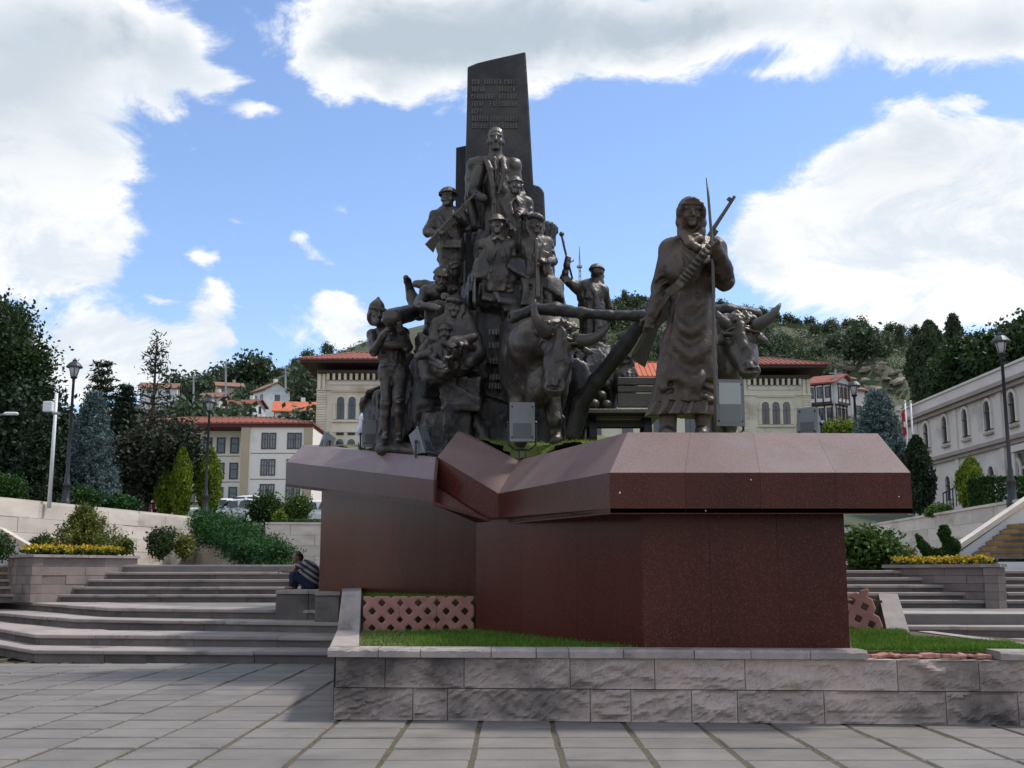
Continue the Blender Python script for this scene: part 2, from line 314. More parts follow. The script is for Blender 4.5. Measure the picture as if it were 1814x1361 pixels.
# ------------------------------------------------------------------ sculpting: distance fields on a grid, meshed as one continuous surface
class Sculpt:
    def __init__(s, lo, hi, h):
        s.lo = np.array(lo, float); s.h = h
        s.n = np.maximum(4, np.ceil((np.array(hi)-s.lo)/h).astype(int)+1)
        s.ax = [s.lo[i]+h*np.arange(s.n[i]) for i in range(3)]
        s.f = np.full(tuple(s.n), 9.0, np.float32)
    def region(s, lo, hi):
        sl = []
        for i in range(3):
            a = int(np.clip(math.floor((lo[i]-s.lo[i])/s.h), 0, s.n[i])); b = int(np.clip(math.ceil((hi[i]-s.lo[i])/s.h)+1, 0, s.n[i]))
            if b-a < 1: return None
            sl.append(slice(a, b))
        return tuple(sl)
    def xyz(s, sl):
        return (s.ax[0][sl[0]].astype(np.float32)[:, None, None], s.ax[1][sl[1]].astype(np.float32)[None, :, None], s.ax[2][sl[2]].astype(np.float32)[None, None, :])
    def apply(s, lo, hi, fn, k=.02, cut=False):
        m = k+3*s.h; sl = s.region([x-m for x in lo], [x+m for x in hi])
        if sl is None: return s
        d = fn(*s.xyz(sl)); f = s.f[sl]
        if cut:
            d = -d; hh = np.maximum(k-np.abs(f-d), 0)/k; s.f[sl] = np.maximum(f, d)+hh*hh*k*.25
        else:
            hh = np.maximum(k-np.abs(f-d), 0)/k; s.f[sl] = np.minimum(f, d)-hh*hh*k*.25
        return s
    def cone(s, a, b, ra, rb, k=.02, cut=False, flat=None):
        a = np.array(a, np.float32); b = np.array(b, np.float32); ab = b-a; l2 = float(ab@ab)+1e-9; r = max(ra, rb)
        def fn(X, Y, Z):
            px, py, pz = X-a[0], Y-a[1], Z-a[2]
            t = np.clip((px*ab[0]+py*ab[1]+pz*ab[2])/l2, 0, 1)
            return np.sqrt((px-t*ab[0])**2+(py-t*ab[1])**2+(pz-t*ab[2])**2)-(ra+(rb-ra)*t)
        return s.apply(np.minimum(a, b)-r, np.maximum(a, b)+r, fn, k, cut)
    def chain(s, pts, rads, k=.02, cut=False):
        for i in range(len(pts)-1): s.cone(pts[i], pts[i+1], rads[i], rads[i+1], k, cut)
        return s
    def ell(s, c, r, Rm=None, k=.02, cut=False, clip=None):
        c = np.array(c, np.float32); r = np.array(r, np.float32); e = float(max(r))
        def fn(X, Y, Z):
            x, y, z = X-c[0], Y-c[1], Z-c[2]
            if Rm is not None:
                x, y, z = (Rm[0][0]*x+Rm[1][0]*y+Rm[2][0]*z, Rm[0][1]*x+Rm[1][1]*y+Rm[2][1]*z, Rm[0][2]*x+Rm[1][2]*y+Rm[2][2]*z)
            k0 = np.sqrt((x/r[0])**2+(y/r[1])**2+(z/r[2])**2); k1 = np.sqrt((x/r[0]**2)**2+(y/r[1]**2)**2+(z/r[2]**2)**2)+1e-6
            d = k0*(k0-1)/k1
            if clip is not None: d = np.maximum(d, clip-z)
            return d
        return s.apply(c-e, c+e, fn, k, cut)
    def box(s, c, half, Rm=None, rd=.0, k=.02, cut=False):
        c = np.array(c, np.float32); hf = np.array(half, np.float32)-rd; e = float(np.linalg.norm(half))
        def fn(X, Y, Z):
            x, y, z = X-c[0], Y-c[1], Z-c[2]
            if Rm is not None:
                x, y, z = (Rm[0][0]*x+Rm[1][0]*y+Rm[2][0]*z, Rm[0][1]*x+Rm[1][1]*y+Rm[2][1]*z, Rm[0][2]*x+Rm[1][2]*y+Rm[2][2]*z)
            qx, qy, qz = np.abs(x)-hf[0], np.abs(y)-hf[1], np.abs(z)-hf[2]
            return np.sqrt(np.maximum(qx, 0)**2+np.maximum(qy, 0)**2+np.maximum(qz, 0)**2)+np.minimum(np.maximum(qx, np.maximum(qy, qz)), 0)-rd
        return s.apply(c-e, c+e, fn, k, cut)
    def loft(s, rings, k=.02, folds=0, amp=0.0, ph=0.0, sway=1.0, cut=False):
        """vertical body through rings (x, y, z, rx, ry), z rising; folds = cloth pleats round it, deepest at the bottom"""
        A = np.array(rings, np.float32); zz = A[:, 2]; lo = np.array([(A[:, 0]-A[:, 3]).min(), (A[:, 1]-A[:, 4]).min(), zz[0]])-amp; hi = np.array([(A[:, 0]+A[:, 3]).max(), (A[:, 1]+A[:, 4]).max(), zz[-1]])+amp
        def fn(X, Y, Z):
            z = Z[0, 0]; zc = np.clip(z, zz[0], zz[-1])
            cx, cy, rx, ry = (np.interp(zc, zz, A[:, i]).astype(np.float32)[None, None, :] for i in (0, 1, 3, 4))
            dx, dy = (X-cx), (Y-cy)
            q = np.sqrt((dx/rx)**2+(dy/ry)**2)+1e-6
            d = (q-1)*np.minimum(rx, ry)*np.clip(.5+.5*q, .7, 1.3)
            if folds:
                th = np.arctan2(dy/ry, dx/rx); t = ((zz[-1]-zc)/(zz[-1]-zz[0]))[None, None, :].astype(np.float32)
                d = d+amp*(.25+t*.75)*(np.sin(folds*th+ph+sway*2.2*t)+.5*np.sin((folds*1.7+1)*th-ph*2+sway*5*t))
            return np.maximum(d, np.maximum(zz[0]-Z, Z-zz[-1]))
        return s.apply(lo, hi, fn, k, cut)
    def rough(s, amp, freq, seed=0, stretch=(1, 1, 1), oct=2, sharp=0.0):
        """surface relief; sharp > 0 turns the waves into creases and facets"""
        g = np.random.default_rng(seed); near = np.abs(s.f) < max(4*s.h, amp*4)
        idx = np.nonzero(near); x, y, z = (s.ax[i][idx[i]].astype(np.float32)*stretch[i] for i in range(3)); d = np.zeros(len(x), np.float32)
        for o in range(oct):
            for _ in range(5):
                v = g.normal(size=3); v *= freq*(2.1**o)/np.linalg.norm(v); w = g.normal(size=3)*freq*.6
                q = np.sin(v[0]*x+v[1]*y+v[2]*z+g.uniform(0, 6.3)+1.3*np.sin(w[0]*x+w[1]*y+w[2]*z))
                if sharp: q = q*(1-sharp)+(2*np.abs(q)-1)*sharp*1.2
                d += (amp/(1.9**o)/3.2)*q
        s.f[idx] += d
        return s
    def fold(s, pts, width, depth):
        """engrave (depth > 0) or raise (depth < 0) a soft crease along a line of points near the surface"""
        for i in range(len(pts)-1):
            a = np.array(pts[i], np.float32); b = np.array(pts[i+1], np.float32); ab = b-a; l2 = float(ab@ab)+1e-9; m = width*2.2; sl = s.region(np.minimum(a, b)-m, np.maximum(a, b)+m)
            if sl is None: continue
            X, Y, Z = s.xyz(sl); px, py, pz = X-a[0], Y-a[1], Z-a[2]; t = np.clip((px*ab[0]+py*ab[1]+pz*ab[2])/l2, 0, 1); T = (i+t)/(len(pts)-1)
            d2 = (px-t*ab[0])**2+(py-t*ab[1])**2+(pz-t*ab[2])**2; s.f[sl] += depth*np.exp(-d2/width**2)*np.clip(np.sin(np.pi*np.clip(T, .02, .98))*1.6, 0, 1)
        return s
    def facets(s, n, amp, slope, seed=0):
        """break the surface into hewn planes: each cell gets its own offset and tilt"""
        g = np.random.default_rng(seed); near = np.abs(s.f) < max(4*s.h, amp*2.5); idx = np.nonzero(near); P_ = np.stack([s.ax[i][idx[i]] for i in range(3)], 1).astype(np.float32)
        Q_ = P_[g.choice(len(P_), n, False)]; best = np.full(len(P_), 1e9, np.float32); who = np.zeros(len(P_), np.int32)
        for i in range(n):
            d = ((P_-Q_[i])**2*np.array((1, 1, .6), np.float32)).sum(1); k = d < best; best[k] = d[k]; who[k] = i
        off = g.uniform(-amp, amp, n).astype(np.float32); T_ = g.normal(size=(n, 3)).astype(np.float32)*slope; s.f[idx] += off[who]+np.clip(((P_-Q_[who])*T_[who]).sum(1), -amp, amp)
        return s
    def mesh(s):
        f = s.f; f[0] = f[-1] = 1; f[:, 0] = f[:, -1] = 1; f[:, :, 0] = f[:, :, -1] = 1
        ins = f < 0; n = s.n
        cnt = np.zeros(tuple(n-1), np.int8)
        for i in (0, 1):
            for j in (0, 1):
                for l in (0, 1): cnt += ins[i:n[0]-1+i, j:n[1]-1+j, l:n[2]-1+l]
        act = (cnt > 0) & (cnt < 8); C = np.argwhere(act); ids = np.full(act.shape, -1, np.int32); ids[act] = np.arange(len(C))
        P = np.zeros((len(C), 3), np.float32); W = np.zeros(len(C), np.float32)
        for ax in range(3):
            o = [a for a in range(3) if a != ax]
            for a in (0, 1):
                for b in (0, 1):
                    e0 = C.copy(); e0[:, o[0]] += a; e0[:, o[1]] += b; e1 = e0.copy(); e1[:, ax] += 1
                    f0 = f[e0[:, 0], e0[:, 1], e0[:, 2]]; f1 = f[e1[:, 0], e1[:, 1], e1[:, 2]]; x = (f0 < 0) != (f1 < 0)
                    t = np.where(x, f0/np.where(x, f0-f1, 1), 0); p = e0.astype(np.float32); p[:, ax] += t
                    P += p*x[:, None]; W += x
        P = s.lo+s.h*(P/W[:, None])
        Q = []
        for ax in range(3):
            o = [(ax+1) % 3, (ax+2) % 3]; sl0 = [slice(1, -1)]*3; sl0[ax] = slice(0, -1); sl1 = [slice(1, -1)]*3; sl1[ax] = slice(1, None)
            A, B = ins[tuple(sl0)], ins[tuple(sl1)]; e = np.argwhere(A != B)
            if not len(e): continue
            flip = A[e[:, 0], e[:, 1], e[:, 2]]
            e[:, o[0]] += 1; e[:, o[1]] += 1
            q = []
            for da, db in ((-1, -1), (0, -1), (0, 0), (-1, 0)):
                c = e.copy(); c[:, o[0]] += da; c[:, o[1]] += db; q.append(ids[c[:, 0], c[:, 1], c[:, 2]])
            q = np.stack(q, 1); q[~flip] = q[~flip][:, ::-1]; Q.append(q)
        return P, np.concatenate(Q)
    def build(s, name, m, parent=None, origin=None):
        P, Q = s.mesh(); base = wloc(parent) if parent is not None else np.array(origin if origin is not None else (0, 0, 0), float)
        me = mesh_np(name, P-base, Q, m, True); o = link(name, me, parent)
        if parent is None: o.location = tuple(base)
        return o
def rotm(yaw=0, pitch=0, roll=0):
    """turn to the viewer's right (yaw), nod down (pitch), tilt (roll); faces look along -y"""
    return np.array(Matrix.Rotation(yaw, 3, 'Z') @ Matrix.Rotation(pitch, 3, 'X') @ Matrix.Rotation(roll, 3, 'Y'))

def head(S, c, u, yaw=0, pitch=0, roll=0, gear='hair', beard=False):
    """a head with a face, u metres per life-size metre"""
    Rm = rotm(yaw, pitch, roll); c = np.array(c, float)
    P = lambda x, y, z: c+u*(Rm @ np.array((x, y, z)))
    S.ell(P(0, .012, .03), u*np.array((.079, .1, .098)), Rm, .02*u)
    S.ell(P(0, -.022, -.05), u*np.array((.06, .072, .07)), Rm, .035*u)
    S.ell(P(0, -.08, -.092), u*np.array((.026, .022, .02)), Rm, .025*u)
    for sx in (-1, 1):
        S.ell(P(sx*.045, -.066, -.018), u*np.array((.022, .022, .026)), Rm, .03*u)
        S.ell(P(sx*.081, .008, -.004), u*np.array((.011, .02, .032)), Rm, .012*u)
    S.cone(P(-.05, -.078, .04), P(.05, -.078, .04), .015*u, .015*u, .015*u)
    for sx in (-1, 1): S.ell(P(sx*.034, -.104, .016), u*np.array((.022, .015, .0125)), Rm, .010*u, cut=True)
    for sx in (-1, 1): S.ell(P(sx*.033, -.0815, .0125), u*np.array((.0135, .011, .0085)), Rm, .004*u)
    S.cone(P(0, -.092, .028), P(0, -.113, -.018), .010*u, .0145*u, .010*u)
    S.cone(P(-.015, -.1, -.027), P(.015, -.1, -.027), .009*u, .009*u, .008*u)
    S.ell(P(0, -.091, -.0475), u*np.array((.021, .010, .0055)), Rm, .006*u); S.ell(P(0, -.089, -.061), u*np.array((.018, .010, .006)), Rm, .006*u)
    S.cone(P(-.024, -.097, -.0538), P(.024, -.097, -.0538), .0032*u, .0032*u, .004*u, cut=True)
    if beard:
        S.ell(P(0, -.07, -.1), u*np.array((.056, .05, .055)), Rm, .03*u); S.cone(P(-.03, -.094, -.042), P(.03, -.094, -.042), .011*u, .011*u, .01*u)
    if gear == 'moustache' or gear == 'helmet': S.cone(P(-.028, -.096, -.042), P(.028, -.096, -.042), .008*u, .008*u, .008*u)
    if gear == 'hair':
        S.ell(P(0, .026, .052), u*np.array((.086, .103, .092)), Rm, .012*u, clip=.012*u); S.ell(P(0, .055, .0), u*np.array((.080, .066, .09)), Rm, .02*u)
        for i in range(6): x_ = -.05+.02*i; S.chain([P(x_, -.066, .094-9*x_*x_), P(x_*1.05, -.02, .135-11*x_*x_), P(x_, .05, .136-11*x_*x_)], [.008*u, .011*u, .009*u], .014*u)
    elif gear in ('helmet', 'cap', 'skullcap'):
        hr = (.108, .128, .1) if gear == 'helmet' else (.093, .113, .098)
        S.ell(P(0, .008, .048), u*np.array(hr), Rm, .008*u, clip=.008*u)
        if gear == 'helmet':
            S.loft_ring = None
            for i in range(12):
                a0, a1 = 2*math.pi*i/12, 2*math.pi*(i+1)/12
                S.cone(P(.112*math.cos(a0), .008+.134*math.sin(a0), .05-.012*math.sin(a0)), P(.112*math.cos(a1), .008+.134*math.sin(a1), .05-.012*math.sin(a1)), .011*u, .011*u, .008*u)
        else:
            for i in range(12):
                a0, a1 = 2*math.pi*i/12, 2*math.pi*(i+1)/12
                S.cone(P(.09*math.cos(a0), .008+.11*math.sin(a0), .06), P(.09*math.cos(a1), .008+.11*math.sin(a1), .06), .014*u, .014*u, .008*u)
        if gear == 'cap': S.ell(P(0, -.115, .05), u*np.array((.07, .045, .012)), rotm(yaw, pitch+.25, roll), .012*u)
    elif gear == 'wrap':
        for i in range(12):
            a0, a1 = 2*math.pi*i/12, 2*math.pi*(i+1)/12; w = .03+.006*math.sin(3*a0)
            S.cone(P(.085*math.cos(a0), .01+.105*math.sin(a0), .085+.012*math.sin(2*a0)), P(.085*math.cos(a1), .01+.105*math.sin(a1), .085+.012*math.sin(2*a1)), w*u, w*u, .012*u)
        S.ell(P(0, .015, .1), u*np.array((.085, .1, .06)), Rm, .02*u)
        for sx in (-1, 1): S.chain([P(sx*.085, .01, .07), P(sx*.09, .0, -.04), P(sx*.05, -.03, -.13)], [.03*u, .03*u, .03*u], .02*u)
    elif gear == 'hood':      # pointed hood tied round the brow
        S.ell(P(0, .02, .05), u*np.array((.098, .118, .11)), Rm, .012*u, clip=-.005*u); S.cone(P(0, .03, .1), P(0, .05, .19), .07*u, .02*u, .05*u)
        S.cone(P(-.075, -.075, .06), P(.075, -.075, .06), .02*u, .02*u, .015*u); S.ell(P(0, .07, -.03), u*np.array((.09, .07, .12)), Rm, .03*u)
    elif gear == 'scarf':     # headscarf framing the face and falling on the shoulders
        S.ell(P(0, .018, .035), u*np.array((.1, .118, .118)), Rm, .012*u, clip=.042*u)
        S.ell(P(0, .06, -.03), u*np.array((.098, .085, .16)), Rm, .03*u)
        for i in range(9):
            a0, a1 = math.pi*(i/9), math.pi*((i+1)/9)
            S.cone(P(.094*math.cos(a0), -.05-.03*math.sin(a0), .0+.11*math.sin(a0)), P(.094*math.cos(a1), -.05-.03*math.sin(a1), .0+.11*math.sin(a1)), .018*u, .018*u, .012*u)
        S.cone(P(-.072, -.085, .072), P(.072, -.085, .072), .016*u, .016*u, .01*u)
        for sx in (-1, 1):
            S.chain([P(sx*.094, -.03, .03), P(sx*.092, -.025, -.07), P(sx*.075, -.035, -.14), P(sx*.07, -.05, -.19)], [.026*u, .028*u, .03*u, .028*u], .03*u)
        S.chain([P(-.08, -.04, -.15), P(0, -.075, -.185), P(.08, -.04, -.15)], [.022*u, .024*u, .022*u], .035*u)

def hand(S, w, d, u, curl=.6, side=1, up=(0, 0, 1)):
    """palm, four bent fingers of different length and a thumb, from the wrist w along d"""
    d = np.array(d, float); d /= np.linalg.norm(d); up = np.array(up, float); sx = np.cross(d, up); sx /= np.linalg.norm(sx)+1e-9; pn = np.cross(sx, d)
    w = np.array(w, float); S.cone(w, w+d*.045*u, .028*u, .034*u, .02*u)
    S.box(w+d*.06*u, u*np.array((.04, .045, .018)), np.stack([sx, d, pn], 1), .014*u, .02*u)
    for i, ln in enumerate((.072, .082, .076, .06)):
        o = (-.03+.02*i)*u; b = w+d*.095*u+sx*o; m = b+(d*math.cos(curl)-pn*math.sin(curl))*ln*.5*u; e = m+(d*math.cos(curl*2.2)-pn*math.sin(curl*2.2))*ln*.55*u
        S.chain([b-d*.02*u, b, m, e], [.0115*u, .0112*u, .0105*u, .009*u], .006*u)
    t0 = w+d*.03*u+sx*side*.036*u; t1 = t0+(d*.6+sx*side*.7-pn*.4)*.04*u; S.chain([t0, t1, t1+(d*.8-pn*.6)*.034*u], [.015*u, .013*u, .011*u], .012*u)

def limb(S, a, b, c, ra, rb, rc, u, k=.03): S.cone(a, b, ra*u, rb*u, k*u); S.cone(b, c, rb*u, rc*u, k*u)
# ------------------------------------------------------------------ the bronze monument
def ring(D, py, x0, x1, q=.62, dy=0.0):
    a, b = at(x0, py, D+dy), at(x1, py, D+dy); rx = abs(b[0]-a[0])/2; c = (a+b)/2
    return (c[0], c[1], c[2], rx, rx*q)
def rings(D, rows, q=.62, dy=0.0):
    return sorted((ring(D, py, a, b, q, dy) for py, a, b in rows), key=lambda r: r[2])
def grid_for(J, D, u, h, m=.34, extra=()):
    pts = [at(p[0], p[1], D+(p[2] if len(p) > 2 else 0)*u) for p in list(J.values())+list(extra)]
    lo = np.min(pts, 0)-m*u; hi = np.max(pts, 0)+m*u
    return Sculpt(lo, hi, h)
def cyl_ring(S, D, py, x0, x1, r, q=.62, dy=0.0, n=14, k=.02, tilt=0.0):
    c = ring(D, py, x0, x1, q, dy)
    for i in range(n):
        a, b = 2*math.pi*i/n, 2*math.pi*(i+1)/n
        S.cone((c[0]+c[3]*math.cos(a), c[1]+c[4]*math.sin(a), c[2]+tilt*math.cos(a)), (c[0]+c[3]*math.cos(b), c[1]+c[4]*math.sin(b), c[2]+tilt*math.cos(b)), r, r, k)

def figure(name, label, D, u, J, gear='hair', face=(0, 0, 0), m=None, h=.0145, beard=False, coat=None, torso=True, legs=True, arms=True, sleeve=1.0, folds=(7, .012), shape=None, seed=1, group=None, curl=.6, foldamp=.007, hands=True, nfold=11, hs=1.0, base=None, extra=(), q=.62, thick=1.0, cat='statue'):
    m = m or bronze
    P = {k: at(p[0], p[1], D+(p[2] if len(p) > 2 else 0)*u) for k, p in J.items()}
    S = grid_for(J, D, u, h, extra=extra)
    if base is None: base = (P['head'][0], D, min(p[2] for p in P.values()))
    root = thing(name, base, label, cat, group)
    sc = (P['sl']+P['sr'])/2; hd = P['head']
    if torso:
        pe = P['pel']; t = thick
        S.cone(P['sl'], P['sr'], .07*u, .07*u, .05*u)
        S.cone(lerp(sc, pe, .05), lerp(sc, pe, .42), .125*u*t, .15*u*t, .06*u); S.ell(lerp(sc, pe, .3), u*t*np.array((.185, .13, .19)), None, .06*u)
        S.cone(lerp(sc, pe, .42), pe, .145*u*t, .135*u*t, .06*u); S.ell(pe, u*t*np.array((.17, .13, .13)), None, .06*u)
    S.cone(hd-np.array((0, -.02*u, .08*u)), sc+np.array((0, 0, .01*u)), .058*u, .075*u, .04*u)
    for sx in (-1, 1): S.cone(sc+np.array((sx*.03*u, 0, .07*u)), P['sl' if sx < 0 else 'sr'], .05*u, .06*u, .06*u)
    if coat: S.loft(rings(D, coat, q), .04*u, folds[0], folds[1]*u, seed)
    if arms:
        for s_ in 'lr':
            if 'e'+s_ not in P: continue
            a, b = P['s'+s_], P['e'+s_]; S.cone(a, b, .066*u*sleeve, .056*u*sleeve, .035*u)
            if 'w'+s_ in P:
                c = P['w'+s_]; S.cone(b, c, .056*u*sleeve, .042*u*sleeve, .03*u); S.cone(lerp(b, c, .86), lerp(b, c, .93), .050*u*sleeve, .050*u*sleeve, .01*u)
                if hands: hand(S, c, c-b, u*1.05, curl, 1 if s_ == 'l' else -1, (0, -1, .2))
    if legs:
        for s_ in 'lr':
            if 'k'+s_ not in P: continue
            hp = P.get('h'+s_, P['pel'] if 'pel' in P else sc); kn = P['k'+s_]; S.cone(hp, kn, .10*u, .078*u, .05*u)
            if 'a'+s_ in P:
                an = P['a'+s_]; S.cone(kn, lerp(kn, an, .35), .078*u, .072*u, .03*u); S.cone(lerp(kn, an, .35), an, .072*u, .052*u, .03*u)
                if 't'+s_ in P: to = P['t'+s_]; S.cone(an-np.array((0, -.03*u, .03*u)), to, .052*u, .042*u, .03*u); S.ell(to, u*np.array((.05, .06, .036)), None, .02*u)
    g_ = np.random.default_rng(seed+77)
    for k_, rr_ in (('el', .056), ('er', .056), ('kl', .078), ('kr', .078)):
        if k_ not in P: continue
        for _ in range(7):
            t_ = g_.uniform(-.15, .15); sl_ = g_.uniform(-.06, .06); c_ = P[k_]+u*np.array((0, -rr_*sleeve*1.0, t_)); S.fold([c_+u*np.array((-rr_*1.1, .03, sl_)), c_, c_+u*np.array((rr_*1.1, .03, -sl_))], .017*u, u*g_.choice([.013, -.011]))
    if torso:
        pe, sc_ = P['pel'], (P['sl']+P['sr'])/2
        for i_ in range(nfold):
            t_ = g_.uniform(.15, 1.0); x_ = g_.uniform(-.13, .13); c_ = lerp(sc_, pe, t_)+u*np.array((x_, -.145*thick+1.8*x_*x_, 0)); d_ = u*np.array((g_.uniform(-.05, .05), 0, g_.uniform(.06, .14))); S.fold([c_-d_, c_+u*np.array((g_.normal()*.01, -.01, 0)), c_+d_], .019*u, u*g_.choice([.015, -.012]))
    if foldamp: S.rough(foldamp*1.1*u, 7/u, seed, (1, 1, .5), 1, .6); S.rough(foldamp*1.1*u, 15/u, seed+50, (1, 1, .38), 2, .85)
    head(S, hd, u*hs, *face, gear=gear, beard=beard)
    if shape: shape(S, P, u, D)
    S.rough(.004*u, 24/u, seed+5, (1, 1, 1), 2, .4)
    S.build('body', m, root)
    return root, P

def rifle(parent, a, b, m, u=1.4, bolt=True):
    """stock, receiver, barrel and sights from butt a to muzzle b"""
    a, b = np.array(a, float), np.array(b, float); d = b-a; L_ = np.linalg.norm(d); d /= L_; up = np.array((0, -.4, 1.)); up -= d*(up@d); up /= np.linalg.norm(up)
    M_ = MB(); w = np.cross(d, up)*.024*u
    def blk(t0, t1, h0a, h0b, h1a, h1b, ws=1.0):
        p0, p1 = a+d*L_*t0, a+d*L_*t1
        M_.hexa([p0+up*h0a*u-w*ws, p0+up*h0a*u+w*ws, p1+up*h1a*u+w*ws, p1+up*h1a*u-w*ws], [p0+up*h0b*u-w*ws, p0+up*h0b*u+w*ws, p1+up*h1b*u+w*ws, p1+up*h1b*u-w*ws])
    blk(0, .21, -.115, .03, -.035, .03); blk(.21, .30, -.035, .028, -.05, .034); blk(.30, .44, -.05, .036, -.042, .036); blk(.44, .80, -.034, .03, -.02, .024, .85)
    M_.tube([a+d*L_*.44+up*.02*u, a+d*L_*.8+up*.018*u, b+up*.015*u], [.019*u, .016*u, .012*u], 8)
    blk(.96, .98, .02, .055, .02, .05, .4); blk(.72, .735, -.035, .045, -.035, .045, 1.2)
    if bolt: M_.tube([a+d*L_*.36+up*.03*u, a+d*L_*.36+up*.03*u-np.cross(d, up)*.08*u-up*.03*u], .011*u, 6)
    return M_.build('rifle', m, parent)

# -- the stele and the rock it rises from
st = thing('stele', at(885, 520, 20.8), 'tall dark bronze stele with a slanting top, carved with rows of lettering', 'stele')
D0 = 20.4
front = [at(x, y, D0) for x, y in ((820, 560), (960, 560), (955, 500), (950, 400), (944, 310), (939, 220), (935, 150), (931, 91), (905, 97), (865, 106), (845, 111), (828, 118), (827, 180), (825, 260), (823, 400))]
MB().slab(front[::-1], (0.02, .75, 0)).build('main_slab', bronze_rock, st)
sh_ = [at(x, y, 20.15) for x, y in ((905, 560), (990, 560), (985, 515), (968, 420), (964, 340), (957, 330), (944, 326), (925, 345), (905, 360))]
MB().slab(sh_[::-1], (.02, .9, 0)).build('shoulder_slab', bronze_rock, st)
for o in st.children:
    bv = o.modifiers.new('edge', 'BEVEL'); bv.width = .03; bv.segments = 2; bv.limit_method = 'ANGLE'
side = [at(x, y, 21.0) for x, y in ((806, 560), (850, 560), (850, 256), (826, 258), (808, 262), (807, 330))]
MB().slab(side[::-1], (0, .5, 0)).build('side_slab', bronze_dark, st)
letters = MB()
def scribble(x0, x1, y0, y1, D_):
    """one worn word: short raised strokes the height of the line"""
    x = x0
    while x < x1-2:
        w = random.uniform(3.2, 5.2); a, b = at(x, y0, D_), at(x+w*.75, y1, D_); X0, X1, Z0, Z1 = a[0], b[0], b[2], a[2]; y = D_; t = .018
        c = random.random(); bars = [(X0, X0+t, Z0, Z1)]
        if c < .75: bars.append((X1-t, X1, Z0 if c > .2 else (Z0+Z1)/2, Z1))
        if c > .15: bars.append((X0, X1, Z1-t, Z1))
        if c > .5: bars.append((X0, X1, (Z0+Z1)/2-t/2, (Z0+Z1)/2+t/2))
        if c < .6: bars.append((X0, X1, Z0, Z0+t))
        for i, (p, q_, r_, s_) in enumerate(bars): letters.box(((p+q_)/2, y, (r_+s_)/2), (q_-p, .03+.002*i, s_-r_))
        x += w+.8
for y, spans in ((146, ((836, 852), (858, 890), (893, 914))), (159, ((836, 862), (884, 914))), (172, ((834, 880), (884, 916))), (185, ((836, 856), (868, 918))), (198, ((835, 858),)), (211, ((836, 866), (870, 918))), (224, ((836, 864), (868, 918)))):
    for x0, x1 in spans: scribble(x0, x1, y-4.5, y+4.0, D0)
o = letters.build('lettering', bronze_dark, st); o['label'] = 'worn raised inscription in capital letters'; o['kind'] = 'stuff'

rk = thing('rock', at(880, 780, 20.0), 'rough dark bronze rock mass piled under the statues and round the stele', 'rock')
S = Sculpt(at(650, 800, 18.0)-np.array((.9, .6, .5)), np.array((at(1060, 800, 21.8)[0]+.5, 22.4, at(900, 310, 20)[2])), .036)
def rbox(x0, y0, x1, y1, Da, Db, yaw=0, tilt=0, lean=0, k=.035, rd=.02):
    a, b = at(x0, y1, Da), at(x1, y0, Da); c = np.array(((a[0]+b[0])/2, (Da+Db)/2, (a[2]+b[2])/2)); S.box(c, np.array(((b[0]-a[0])/2, (Db-Da)/2, (b[2]-a[2])/2)), rotm(yaw, tilt, lean), rd, k)
rbox(842, 400, 985, 520, 19.6, 21.6, 0, 0, 0); rbox(830, 482, 935, 560, 18.9, 21.6, .1, -.15, .05)
rbox(900, 505, 1010, 570, 18.9, 21.6, -.1, -.1, .02); rbox(838, 545, 1000, 800, 19.3, 21.6, .0, -.03, 0); rbox(985, 640, 1046, 800, 19.6, 21.6, -.1, -.05, .02)
rbox(815, 470, 850, 570, 19.4, 21.2, .3, 0, .05); rbox(735, 545, 838, 700, 19.2, 21.4, .1, -.1, .05)
rbox(724, 612, 846, 716, 19.0, 20.8, .25, -.45, -.05); rbox(728, 712, 822, 805, 19.1, 20.8, .12, .04, .03, .04); rbox(800, 640, 880, 700, 18.9, 20.8, -.3, .25, .1)
rbox(648, 684, 700, 805, 20.4, 21.8, .2, -.2, -.15); rbox(690, 620, 745, 805, 20.3, 21.6, .1, 0, 0); rbox(810, 700, 890, 805, 19.4, 21, .0, 0, 0)
rbox(1000, 610, 1075, 700, 20.2, 21.8, .2, -.3, .2); rbox(868, 470, 905, 545, 19.0, 20.2, .4, -.3, .2)
S.facets(110, .065, .15, 4); S.facets(420, .016, .14, 5); S.rough(.022, 7, 8, (1, 1, .5), 3, .6); S.build('rock_face', bronze_rock, rk)
# inscription cut low on the rock
letters = MB()
for y, x0, x1 in ((588, 866, 908), (612, 866, 892), (640, 868, 890), (668, 868, 892), (684, 866, 894)): scribble(x0, x1, y-5, y+5, 19.2)
letters.build('rock_lettering', bronze_rock, rk)['kind'] = 'stuff'

